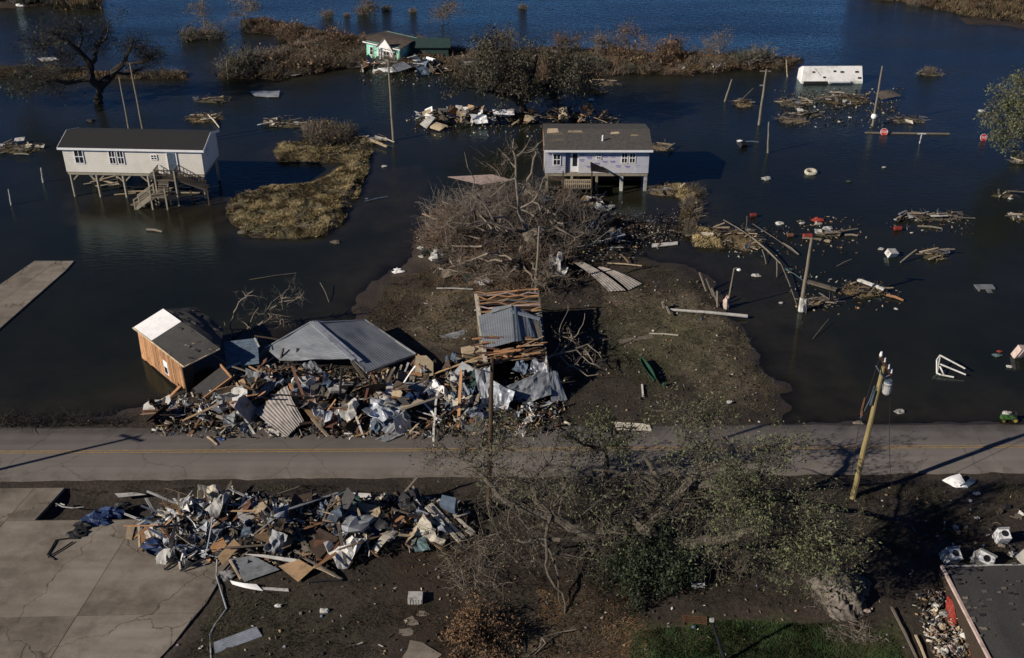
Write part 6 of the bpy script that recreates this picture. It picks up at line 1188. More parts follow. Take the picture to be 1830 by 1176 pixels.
# wrecked white boards with blue box
wt_ = thing('wrecked_wall_section', 'white plank wall section with blue box sliding off the right end of the south heap', 'wall section', on(800, 940))
for i, (a, b_) in enumerate([((762,905),(822,968)),((769,900),(829,962)),((776,896),(835,957)),((783,893),(842,950))]):
    mb = MB(); mb.bar(G(*a, 1.9-.1*i), G(*b_, .6), .24, .05); part('plank', mb, M['cream'] if i != 2 else M['darkwood'], wt_)
mb = MB(); mb.bar(G(812,925,1.2), G(840,915,1.2), .15, .05); mb.bar(G(835,945,.9), G(846,955,.7), .4, .1); part('cross_board', mb, M['cream'], wt_)
mb = MB(); mb.slab([G(785,900,1.9), G(790,884,2.1), G(815,890,2.1), G(812,912,1.8)], .5); part('blue_box', mb, M['blue'], wt_)
# tarps, cables, pipe
for px, py, s, m_, lab in [(172,930,1.0,'bluetarp','deep blue tarpaulin bundle on the edge of the concrete'),(150,945,.8,'black','black bundle left of the blue tarpaulin'),(200,925,.9,'bluetarp','deep blue tarpaulin end nearest the south heap'),(225,915,.7,'black','black bags between the blue tarpaulin and the south heap'),(140,960,.7,'black','black rag trailing from the blue tarpaulin'),(180,938,.7,'bluetarp','small deep blue fold below the blue tarpaulin')]:
    p_ = on(px, py, .05); p_.z = max(p_.z, .38); mb = MB(); mb.lump(p_, (s*.75, s*.45, s*.3), int(px), 12, 7, .45); solo('tarpaulin', mb, M[m_], lab, 'tarpaulin')
mb = MB(); mb.tube([G(x, y, .42) for x, y in [(140,962),(122,962),(100,965),(92,980),(84,992),(98,1000)]], .045, 5); mb.tube([G(x, y, .44) for x, y in [(130,968),(112,980),(95,990),(86,996)]], .045, 5); solo('black_cable', mb, M['black'], 'looped black cable lying on the concrete', 'cable')
mb = MB(); mb.tube([G(x, y, z) for x, y, z in [(388,1000,.8),(387,1030,.42),(405,1088,.4),(385,1115,.38),(375,1135,.35),(378,1180,.35)]], [.05]*6, 6); solo('bent_pipe', mb, M['grey'], 'long bent pipe running down from the south heap over the mud', 'pipe')
mb = MB(); mb.tube([G(x, y, .4) for x, y in [(100,900),(112,906),(130,908),(150,906)]], .04, 4); mb.tube([G(x, y, .4) for x, y in [(100,904),(108,900),(116,903)]], .05, 4); solo('white_twig', mb, M['white'], 'pale stripped twig lying in the dark ditch', 'twig')
sh([(382,1148),(384,1168),(469,1137),(458,1120)][:4], [.5,.36,.36,.5], M['steel'], 'ribbed_sheet', 'silver ribbed metal sheet lying alone on the mud at the bottom left', 'metal sheet', ribs=5)
sh([(450,1105),(456,1110),(480,1100),(476,1096)], [.3,.3,.3,.3], M['oldwood'], 'board', 'small dull board above the lone silver sheet', 'board')
bx = G(742, 1083, .2); mb = MB(); mb.box(bx+Vector((0,.3,.28)), (.78,.62,.4)); 
for k in range(5): mb.box(bx+Vector((-.3+k*.15,-.02,.28)), (.08,.02,.36))
solo('metal_box', mb, M['white'], 'ribbed white metal box standing in the muddy track', 'metal box')
for px, py, s, lab in [(580,1094,.28,'small white bag on the mud right of the lone silver sheet'),(498,1085,.22,'pale scrap above the lone silver sheet'),(1550,1094,.2,'small orange pink scrap near the grey mound'),(1745,884,.22,'small white bag below the white panel by the road'),(1733,897,.16,'tiny white scrap below the small white bag')]:
    p_ = on(px, py, .1); mb = MB(); mb.lump(p_, (s, s*.6, s*.4), int(px)); solo('litter', mb, M['white'] if px != 1550 else M['pink'], lab, 'litter')
# right foreground
sh([(1683,858),(1708,872),(1730,872),(1715,846)], [.45,.3,.4,.7], M['trim'], 'white_sheet', 'bright white panel lying beside the road at the right', 'panel', cr=.04, bend=.1)
sh([(1715,868),(1722,874),(1743,862),(1735,853)], [.5,.3,.4,.6], M['blue'], 'grey_sheet', 'blue grey curved piece against the bright white panel', 'panel', bend=.12)
def appliance(px, py, sz, rot, m_, lab, door=True):
    p_ = on(px, py); t_ = thing('appliance', lab, 'appliance', p_); Rm = Euler(rot).to_matrix(); w_, d_, h_ = sz; c = p_+Vector((0,0,h_/2*.8))
    mb = MB(); mb.box(c, sz, Rm); me_ = part('cabinet', mb, m_, t_)
    mb = MB(); mb.box(c+Rm @ Vector((0,0,h_/2+.012)), (w_*.9,d_*.86,.02), Rm); part('lid', mb, M['trim'], t_)
    mb = MB(); mb.box(c+Rm @ Vector((0,d_*.42,h_/2+.07)), (w_,.1,.12), Rm); part('control_panel', mb, M['grey'], t_)
    if door: mb = MB(); mb.tube([c+Rm @ Vector((0,-.02,h_/2+.02)), c+Rm @ Vector((0,-.02,h_/2+.045))], .2, 14); part('opening', mb, M['black'], t_)
appliance(1697,1003,(.75,.75,.95),(.5,.1,.2),M['white'],'white washing machine on its back, leftmost of the row by the dark roof')
appliance(1755,1008,(.95,.75,.8),(.55,.35,-.35),M['white'],'bluish white appliance tipped over in the middle of the row by the dark roof')
appliance(1788,968,(.65,.65,.9),(.4,0,.05),M['trim'],'white appliance with round opening standing behind the tipped row')
appliance(1834,1005,(.7,.7,.9),(.4,0,.3),M['white'],'white appliance cut by the right edge beside the dark roof', False)
rf_ = thing('dark_roof_corner', 'corner of a dark shingled roof at the bottom right', 'roof', G(1780,1100,0))
RA, RB, RC, RD = G(1683,1014,1.3), G(1900,1010,1.6), G(1950,1300,3.0), G(1830,1300,2.6)
mb = MB(); sheetgrid(mb, [RA, RB, RC, RD], 24, 30, .12, crump=.09, seed=5); part('roof_deck', mb, M['shingle'], rf_)
mb = MB(); mb.bar(RA+Vector((-.02,0,.08)), RD+Vector((-.02,0,.08)), .14, .16); part('edge_board', mb, M['pink'], rf_); mb = MB(); mb.bar(RA+Vector((0,.02,.05)), RB+Vector((0,.02,.05)), .06, .1); part('gutter', mb, M['white'], rf_)
for i in range(70):
    q = lerp4([RA, RB, RC, RD], rng.random()**1.5*.95, rng.random()*.5); mb = MB(); s = rng.uniform(.1,.3); mb.slab([q+Vector((0,0,.14)), q+Vector((s,0,.16)), q+Vector((s,s*.6,.17)), q+Vector((0,s*.7,.13))], .015); part('torn_shingle', mb, rng.choice([M['black'], M['oldwood'], M['shingle'], M['roofg']]), rf_)
mb = MB(); mb.slab([RA-Vector((.05,0,.1)), RA-Vector((.05,0,1.2)), RD-Vector((.05,0,2.6)), RD-Vector((.05,0,.1))], .1); part('side_wall', mb, M['darkwood'], rf_)
sh([(1692,1065),(1688,1118),(1710,1118),(1704,1070)], [.9,.6,.7,1.1], M['red'], 'red_sheet', 'large faded red sheet beside the dark roof edge', 'sheet', cr=.05)
sh([(1735,1155),(1740,1180),(1765,1180),(1755,1160)], [.8,.8,.9,.9], M['red'], 'red_sheet', 'smaller red piece at the bottom edge under the dark roof', 'sheet', cr=.05)
for px, py in [(1722,1085),(1732,1103),(1738,1112)]: p_ = G(px, py, .9); mb = MB(); mb.lump(p_, (.38,.28,.2), px, 8, 5, .4); solo('orange_rag', mb, M['orange'], 'orange brown clump between the red sheet and the dark roof', 'rag', 'orange clumps by the red sheet')
scatter('pale rubble beside the dark roof', [[(1665,1060),(1690,1070),(1690,1110),(1730,1120),(1750,1176),(1680,1176),(1660,1130)]], 120, .2, .6, .5, .4, 14, pal=['white','cream','tan','white','oldwood','pink'])
rubble('small_rubble', 'pale broken chips beside the dark roof', [[(1665,1060),(1690,1070),(1690,1110),(1730,1120),(1760,1180),(1670,1180),(1655,1130)]], 900, 36, .22, .4)
scatter('dark litter around the white appliances', [[(1620,930),(1830,900),(1830,1005),(1700,1010),(1650,990)]], 45, .2, .6, .2, .1, 15, pal=['black','darkwood','blue','white','black','oldwood'])
# grey fibre mound
def moundf(u, v):
    p_ = G(1500, 1068, 0); a = u*2*pi; r_ = v; x = p_.x+cos(a)*r_*1.75*(1+.2*sin(3*a)); y = p_.y+sin(a)*r_*2.3; z = 1.3*(1-r_**1.5)+.7*(float(fbm(x*1.3, y*1.3, 7))-.5)+.45*(float(vn((x+y)*4, (y-x)*1.2, 8))-.5)+.3*(float(vn(x*11, y*6, 9))-.5)
    return (x, y, z+.1)
mb = MB(); mb.grid(moundf, 90, 40, .02); solo('reed_mound', mb, M['mound'], 'grey mound of matted reeds right of the broken oak', 'reed mound', smooth=True)
tangle('reed_litter', 'grey reed stalks matted around the mound right of the broken oak', 'reeds', [(1440,1040),(1480,1020),(1560,1140),(1600,1150),(1480,1150)], 900, .4, .01, M['twig'], .3, 81, up=.2)
# swing seat, planter etc
mb = MB(); a = G(1236,1046,.5); b_ = G(1259,1046,.5); mb.box((a+b_)/2, (.72,.3,.07)); mb.bar(a, G(1238,1020,1.0), .03,.03); mb.bar(b_, G(1259,1012,1.2), .03,.03); solo('swing_seat', mb, M['white'], 'white swing seat on two thin ropes under the broken oak', 'swing')
mb = MB(); 
for k in range(4): mb.bar(G(1220,1100-k*1.5+k*5,.5), G(1263,1103+k*4,.5), .05,.05)
mb.bar(G(1220,1100,.5), G(1222,1116,.4), .05,.05); mb.bar(G(1262,1102,.5), G(1263,1118,.4), .05,.05); solo('old_bench', mb, M['redwood'], 'low reddish slatted bench beside the dark post on the lawn', 'bench')
mb = MB(); mb.tube([G(1240,985,.3), G(1300,985,.4)], .3, 8); solo('overturned_trough', mb, M['redwood'], 'reddish trough half hidden under the broken oak', 'trough')
mb = MB(); p_ = on(1239,1123,.1); mb.lump(p_, (.14,.1,.08), 2); solo('litter', mb, M['blue'], 'tiny blue scrap beside the slatted bench', 'litter')
pts = [G(x, y, z) for x, y, z in [(955,1170,.4),(975,1150,.6),(968,1140,.7),(1000,1130,.5),(1030,1125,.5)]]; mb = MB(); mb.tube(pts, .035, 5); mb.tube([pts[2], G(965,1155,.5), G(940,1176,.3)], .03, 5); solo('bleached_branch', mb, M['deadbark'], 'bleached curled branch lying at the bottom centre', 'branch')
# north bank pieces
panel([(1026,470),(1042,468),(1118,519),(1088,521)], [.9,.9,.5,.5], .015, mat('weathered_pale_sheet', (.30,.27,.24), var=.2, dirt=.35, rnd=0), 'corrugated_sheet', 'long weathered corrugated sheet lying on the bank, the nearer of two', 'metal sheet', ribs=5, nv=10, bend=.2)
panel([(1068,478),(1078,477),(1147,507),(1124,518)], [.8,.8,.45,.45], .015, mat('weathered_pale_sheet', (.30,.27,.24)), 'corrugated_sheet', 'long weathered corrugated sheet lying on the bank, the farther of two', 'metal sheet', ribs=5, nv=10, bend=.15)
panel([(1104,608),(1106,615),(1170,604),(1166,598)], [.38,.36,.36,.38], .03, M['oldwood'], 'flat_board', 'dull grey wide board on the grass bank', 'board', ribs=2)
panel([(1098,754),(1100,768),(1165,770),(1160,758)], [.42,.38,.38,.42], .05, M['cream'], 'flat_board', 'long cream board lying beside the road behind the broken oak', 'board', crump=.02)
panel([(882,484),(884,494),(899,494),(898,482)], [1.1,.7,.7,1.1], .03, M['cream'], 'window_sash', 'white window sash in the near edge of the brush heap', 'window sash')
panel([(971,415),(973,432),(988,428),(986,412)], [1.3,.9,.9,1.3], .03, M['grey'], 'grey_sheet', 'square grey panel right of the pale bare pole', 'panel')
panel([(882,452),(884,468),(893,466),(890,452)], [1.7,1.3,1.3,1.7], .03, M['white'], 'white_sheet', 'small upright white board in the brush heap', 'board')
panel([(855,502),(857,510),(875,507),(873,500)], [.6,.5,.5,.6], .02, M['trim'], 'white_sheet', 'small bright white scrap above the stripped house', 'panel')
panel([(1165,436),(1165,442),(1211,437),(1211,432)], [.12,.1,.1,.12], .06, M['white'], 'floating_board', 'pale board floating right of the brush heap', 'board')
panel([(1048,350),(1050,356),(1078,362),(1075,356)], [.4,.35,.35,.4], .04, M['white'], 'white_sheet', 'white plank in front of the lavender house', 'board')
panel([(938,338),(935,350),(960,352),(965,344)], [.6,.5,.5,.6], .03, M['tan'], 'tan_board', 'pale tan board behind the tall dead trunk', 'board')
panel([(800,316),(880,312),(915,322),(860,330)], [.06,.06,.05,.05], .03, M['pink'], 'flat_board', 'pale submerged sheet behind the tall dead trunk', 'board')
mb = MB(); c_ = on(1010,370,.9); mb.tube([c_+Vector((.9*cos(a), .1*sin(a), .9*sin(a))) for a in [i*2*pi/12 for i in range(13)]], .09, 6, cap=False); mb.lump(c_, (.8,.2,.8), 3, 10, 6, .2); solo('root_plate', mb, M['darkwood'], 'round upturned root plate in the brush heap before the lavender house', 'root plate')
for px, py, s, m_, lab in [(780,462,.7,'white','white and black cloth bundle at the left foot of the brush heap'),(771,452,.5,'green','dull green cloth at the left foot of the brush heap'),(790,470,.5,'black','black cloth beside the white bundle at the brush heap'),(712,487,.45,'trim','small bright white scrap on the bank left of the brush heap'),(752,446,.3,'white','white bag at the far left of the brush heap'),(1168,398,.6,'blue','blue barrel shape in the dark debris right of the brush heap'),
     (1095,372,.35,'white','small pale rag before the lavender house'),(1188,690,.2,'green','dark scrap on the grass bank'),(1303,722,.22,'white','pale stone like scrap near the road bank'),(902,735,.4,'white','white bag at the foot of the galvanised sheets'),(948,728,.35,'steel','round silver can in the wreckage'),(1040,420,.45,'white','round white bundle in the brush heap debris')]:
    p_ = on(px, py, .15); mb = MB(); mb.lump(p_, (s, s*.6, s*.5), px, 9, 6, .4); solo('cloth_bundle', mb, M[m_], lab, 'cloth')
# green canoe shaped slide
mb = MB(); a, b_ = on(1144,650,.3), on(1170,690,.3)
def canoe(u, v):
    p_ = a.lerp(b_, u); w_ = .24*sin(pi*min(max(u,.04),.96))**.6; s_ = (v-.5)*2; return (p_.x+s_*w_, p_.y+s_*.05, p_.z+.28*s_*s_)
mb.grid(canoe, 10, 6, .03); solo('green_canoe', mb, M['green'], 'green canoe shaped hull lying on the bank in front of the fallen dead tree', 'canoe')
mb = MB(); mb.bar(on(1147,690,.15), on(1149,712,.15), .12, .06); solo('stick', mb, M['white'], 'short white stake beside the green canoe', 'stick')

# ------------------------------------------------------------------ things floating in the flood
def raft(px, py, wpx, hpx, label, n=14, white=.25, seed=0, reeds=1, hz=.35, logm=('oldwood','darkwood','deadbark','tan')):
    r = random.Random(seed+int(px)); N = np.random.RandomState(seed+int(px)); c = G(px, py, 0); s = SP(py); wx, wy = wpx/s/2, hpx/s/.5/2*.75; root = thing('debris_raft', label, 'debris raft', c)
    nb = NB(); m_ = int(60*reeds*max(1, wx*wy)); m_ = min(m_, 900); a = N.uniform(0, 6.28, m_); rr = np.sqrt(N.random_sample(m_)); S = np.column_stack([c.x+np.cos(a)*rr*wx, c.y+np.sin(a)*rr*wy, N.uniform(0, hz, m_)*(1-rr*.7)]); D_ = N.normal(size=(m_, 3)); D_[:, 2] *= .25
    V, Fc, P = twigs(S, D_, N.uniform(.3, 1.0, m_), N.uniform(.015,.035, m_), N, 3, .25); nb.add(V, Fc); o = link('reed_mat', nb.mesh('reed_mat', r.choice([M['reedm'], M['twig']]), c), root); o['kind'] = 'stuff'
    mb = MB(); 
    def mf(u, v):
        a_ = u*2*pi; q = v; return (c.x+cos(a_)*q*wx*(.85+.2*sin(3*a_+px)), c.y+sin(a_)*q*wy*(.85+.2*cos(2*a_+py)), -.05+hz*.55*(1-q*q)+.06*r.random())
    mb.grid(mf, 14, 4, .02); part('mat', mb, M['weed'] if reeds < 2 else M['reedm'], root)
    for i in range(n):
        a_ = r.uniform(0, 6.28); q = sqrt(r.random()); x, y = c.x+cos(a_)*q*wx, c.y+sin(a_)*q*wy; L_ = r.uniform(.5, 1.8); t_ = r.gauss(.1, .5)+(pi if r.random() < .5 else 0); z = r.uniform(.08, hz+.12); mb = MB()
        wh = r.random() < white*.55; dx, dy = cos(t_)*L_/2, sin(t_)*L_/2
        if wh and r.random() < .5: mb.slab([(x-dx*.6, y-dy*.6-.15, z), (x+dx*.6, y+dy*.6-.15, z+r.uniform(-.05,.2)), (x+dx*.6, y+dy*.6+.3, z+.2), (x-dx*.6, y-dy*.6+.3, z+.25)], .03)
        else: mb.bar((x-dx, y-dy, z), (x+dx, y+dy, z+r.uniform(-.15,.3)), r.uniform(.07,.2), .06)
        part('plank', mb, M[r.choice(['white','cream','grey'])] if wh else M[r.choice(logm)], root)
    return root
for a_ in [(380,180,68,16,'narrow dark debris raft right of the bare oak, upper of two',12,.4,0,.6),(364,212,60,30,'tan debris raft right of the bare oak, lower of two',10,.2,0,2),(512,222,84,26,'debris raft with white scraps above the grass island',24,.35,0,1),(28,266,95,32,'dark debris raft at the left edge beside the white house',26,.4,0,.7),
   (1420,185,66,28,'grey brown debris raft left below the overturned trailer',16,.3,0,1.2),(1415,215,56,26,'round brown reed raft below the grey brown raft',8,.05,0,2),(1505,178,95,38,'wide debris raft just below the overturned trailer',34,.35,0,1.2),(1622,216,64,20,'low reed raft right of the pole with the globe',8,.05,0,1.5),(1664,134,54,9,'thin brown reed raft right of the overturned trailer',4,.05,0,1.5),
   (1664,390,128,20,'long dark debris raft at the right below the stop signs',30,.25,0,1),(1668,458,48,26,'small debris raft with tan boards at the right',14,.3,0,1),(1543,520,76,34,'tan reed raft with a white pipe lying on it',12,.2,0,2.5),(1466,540,56,24,'dark reed raft right of the sleeved pole',6,.05,0,2),(1325,430,66,56,'tangled root ball raft right of the thin spit',26,.15,0,2),
   (1328,186,34,26,'small brush raft with a leaning stick in the far water',8,.2,0,2),(1180,265,40,22,'brown reed raft at the right end of the lavender house',6,.1,0,2),(660,253,70,18,'driftwood pile at the top right of the grass island',14,.5,0,1),(1822,290,34,14,'pale debris raft at the right edge below the green tree',8,.5,0,1),(1820,390,30,14,'small debris raft at the right edge',6,.3,0,1),(1440,205,60,14,'scattered debris between the two reed rafts',8,.2,0,.7),
   (500,30,1,1,'',0,0,0,0),(1270,420,66,34,'grey debris at the near end of the thin spit',14,.3,0,1.2),(1240,375,34,60,'pale matted reeds along the thin spit',6,.2,0,2.2),(1190,343,70,24,'light brown reed mat below the right end of the lavender house',8,.2,0,2.2),(1080,150,50,16,'brown reed raft off the marsh band right of the leafy oak',6,.1,0,2),(1065,165,40,10,'small reed raft below it',5,.1,0,1.5),(1480,420,50,10,'scattered white litter right of the long sticks',8,.7,0,.3),(1795,350,50,12,'dark scraps at the right edge of the open water',8,.3,0,.4)]:
    if a_[4]: raft(*a_[:4], a_[4] if a_[4] != 'small reed raft below it' else 'small low reed raft in open water below the larger one right of the oak', a_[5], a_[6], a_[7], a_[8])
# far heaps
def heap(px, py, wpx, hpx, label, n, seed, cols, hz=1.2):
    r = random.Random(seed); c = G(px, py, 0); s = SP(py); wx, wy = wpx/s/2, hpx/s/.5/2; root = thing('wreck_heap', label, 'wreck heap', c)
    for i in range(n):
        u = r.uniform(-1, 1); v = r.uniform(-1, 1); z = hz*(1-u*u*.7)*r.random()*(1-abs(v)*.5); x, y = c.x+u*wx, c.y+v*wy; mb = MB(); L_ = r.uniform(.6, 2.2); t_ = r.uniform(0, 6.28); k = r.random()
        if k < .5: mb.bar((x-cos(t_)*L_/2, y-sin(t_)*L_/2, z), (x+cos(t_)*L_/2, y+sin(t_)*L_/2, z+r.uniform(-.4,.6)), r.uniform(.08,.25), .05); nm = 'plank'
        else:
            e = Euler((r.gauss(0,.6), r.gauss(0,.6), t_)).to_matrix(); q = [Vector((-.5*L_,-.35*L_,0)),Vector((.5*L_,-.3*L_,.1)),Vector((.45*L_,.35*L_,0)),Vector((-.5*L_,.3*L_,.15))]; mb.slab([e @ a*.7+Vector((x, y, z+.2)) for a in q], .04); nm = 'board'
        part(nm, mb, M[r.choice(cols)], root)
    return root
heap(835,214,180,26,'long heap of smashed house debris under the leafy oak, left of its trunk',120,1,['tan','oldwood','white','darkwood','wood','darkwood','orange','black','oldwood','trim'])
heap(1010,214,170,26,'heap of smashed boards right of the leafy oak trunk behind the lavender house',90,2,['tan','wood','darkwood','orange','black','oldwood','darkwood','oldwood'],1.4)
heap(712,124,140,22,'smashed house heap in the water in front of the mint house',90,3,['white','white','steel','orange','tan','darkwood','trim','oldwood','black','blue'],1.6)
heap(790,128,44,10,'small dark heap right of the mint house wreckage',20,4,['darkwood','tan','oldwood','white'],.8)
sh([(750,222),(762,230),(778,210),(768,206)], [.2,.3,1.2,1.2], M['white'], 'white_board', 'leaning white board at the left end of the heap under the leafy oak', 'board')
sh([(765,228),(785,234),(800,224),(780,218)], [.3,.1,.5,.9], M['tan'], 'tan_board', 'round tan sheet beside the leaning white board under the oak', 'board')
sh([(840,206),(850,222),(872,220),(868,204)], [1.2,.4,.4,1.2], M['trim'], 'white_sheet', 'bright white sheet in the heap left of the oak trunk', 'sheet', cr=.2)
sh([(880,196),(882,204),(920,205),(918,196)], [1.4,1.2,1.2,1.4], M['trim'], 'white_sheet', 'white sheet behind the oak trunk', 'sheet', cr=.05)
sh([(830,110),(830,120),(878,118),(876,108)], [1.2,.5,.5,1.2], M['white'], 'white_sheet', 'white flat roof sticking out of the brush left of the leafy oak', 'roof')
sh([(700,116),(712,128),(736,120),(722,110)], [1.8,1.2,1.4,1.9], M['steel'], 'metal_sheet', 'pale metal roof piece on the heap before the mint house', 'roof')
sh([(674,122),(688,130),(712,128),(700,120)], [1.0,.5,.5,1.2], M['trim'], 'white_sheet', 'white sheet at the left of the heap before the mint house', 'sheet', cr=.1)
sh([(742,118),(748,134),(768,134),(764,120)], [1.4,.3,.3,1.2], M['blue'], 'blue_sheet', 'blue grey sheet at the right of the heap before the mint house', 'sheet', cr=.15)
sh([(445,163),(456,172),(498,174),(500,162)], [.3,.1,.1,.3], M['steel'], 'floating_sheet', 'pale metal sheet floating right of the bare oak', 'sheet', cr=.05)
sh([(66,104),(76,110),(106,107),(96,102)], [.2,.1,.1,.2], M['white'], 'floating_sheet', 'white hull shape floating behind the bare oak', 'sheet')
sh([(1564,166),(1575,178),(1612,172),(1592,160)], [.9,.2,.3,1.0], M['oldwood'], 'floating_sheet', 'grey roof piece floating right of the debris below the trailer', 'roof', bend=.2)
sh([(500,252),(500,262),(512,262),(512,252)], [0,0,0,0], M['oldwood'], 'x', 'x', 'x') if False else None
def flo(kind, px, py, s, m_, lab, cat, **k):
    p_ = G(px, py, .08); mb = MB()
    if kind == 'lump': mb.lump(p_, (s, s*.6, s*.35), int(px), 10, 6, .25)
    if kind == 'ring': mb.tube([p_+Vector((s*.7*cos(a), s*.45*sin(a), .1+.12*sin(a))) for a in [i*2*pi/14 for i in range(15)]], s*.26, 7, cap=False); mb.tube([p_-Vector((0,0,.1)), p_+Vector((0,0,.02))], s*.5, 10)
    if kind == 'can': mb.tube([p_+Vector((-s*.6,0,.12)), p_+Vector((-s*.5,0,.14)), p_+Vector((s*.5,.05,.14)), p_+Vector((s*.6,.05,.12))], [s*.3,s*.36,s*.36,s*.3], 10)
    if kind == 'box': mb.box(p_+Vector((0,0,s*.2)), (s,s*.7,s*.6), Euler((.35,.2,.4)).to_matrix()); mb.box(p_+Vector((-.05,-s*.36,s*.3)), (s*.5,.03,s*.3), Euler((.35,.2,.4)).to_matrix())
    solo(k.get('name', 'floating_litter'), mb, M[m_], lab, cat)
for a_ in [('lump',1370,319,.55,'white','flat white oval floating below the lavender house shadow','float'),('ring',1449,309,.7,'cream','white tub floating upside up in open water','tub'),('lump',1580,299,.22,'white','tiny white scrap right of the white tub','litter'),('lump',1517,324,.3,'dkgreen','dark green scrap below the white tub','litter'),('can',1346,387,.5,'red','red can at the top of the stick tangle','can'),
   ('lump',1393,399,.4,'white','small white bag right of the root ball','bag'),('lump',1433,399,.3,'white','round white scrap left of the red and white pot','litter'),('lump',1461,393,.55,'red','red lid among the floating litter behind the sleeved pole','lid'),('lump',1462,400,.35,'cream','cream pot under the red lid','pot'),('lump',1480,409,.5,'white','white lumpy litter right of the red lid','litter'),('can',1412,423,.5,'redwood','rusty can left of the sleeved pole top','can'),('can',1443,425,.7,'red','red and white tank right behind the sleeved pole top','tank'),
   ('lump',1480,431,.35,'tan','tan scrap below the white lumpy litter','litter'),('can',1604,411,.6,'red','red barrel floating below the long dark raft','barrel'),('box',1593,456,.9,'white','white chair like box floating at the right','box'),('lump',1575,445,.3,'white','white scrap left of the white box','litter'),('lump',1409,482,.35,'teal','bright blue bag caught in the stick tangle','bag'),('lump',1352,492,.4,'white','white scrap left of the stick tangle','litter'),('lump',1396,541,.2,'white','tiny white float left of the sleeved pole','float'),
   ('lump',1754,198,.4,'white','white float near the right edge tree','float'),('lump',1519,210,.2,'trim','tiny white scrap left of the globe pole','litter'),('lump',1545,226,.1,'trim','x','x'),('box',1328,262,.8,'black','dark box with a white bag floating beside a blue stick','box'),('lump',1322,252,.35,'trim','white bag on the dark floating box','bag'),('lump',1806,355,.25,'white','white scrap among the dark scraps at the right edge','litter'),('lump',1808,384,.25,'trim','white float by the small raft at the right edge','float'),
   ('lump',1607,735,.35,'white','small white float near the road right of the tall yellowish pole','float'),('lump',1535,757,.4,'oldwood','pale scrap on the water edge left of the tall yellowish pole','litter'),('lump',1782,635,.35,'teal','teal rag floating at the right','rag'),('lump',1786,628,.22,'red','small red scrap on the teal rag','litter'),('lump',1804,655,.25,'white','white scrap below the teal rag','litter'),('lump',1800,738,.35,'white','white bag above the green mower','bag'),('lump',687,297,.3,'white','white scrap in the water right of the grass island','litter'),
   ('lump',656,355,.2,'blue','blue scrap in the water right of the grass island','litter'),('lump',1520,742,.3,'white','x','x'),('lump',36,10,.7,'trim','white float near the far left shore','float'),('lump',163,215,.5,'black','dark scrap in the water below the bare oak','litter'),('lump',1056,178,.35,'trim','white scrap in the water right of the leafy oak','litter'),('lump',1300,160,.3,'oldwood','x','x'),('lump',485,62,.7,'blue','x','x'),('lump',55,362,.15,'white','x','x'),('lump',600,433,.35,'oldwood','small log scrap below the grass island','log'),('lump',435,415,.5,'oldwood','reed clump at the left below the grass island','reed clump'),('lump',1294,620,.1,'tan','x','x')]:
    if a_[5] != 'x': flo(*a_)
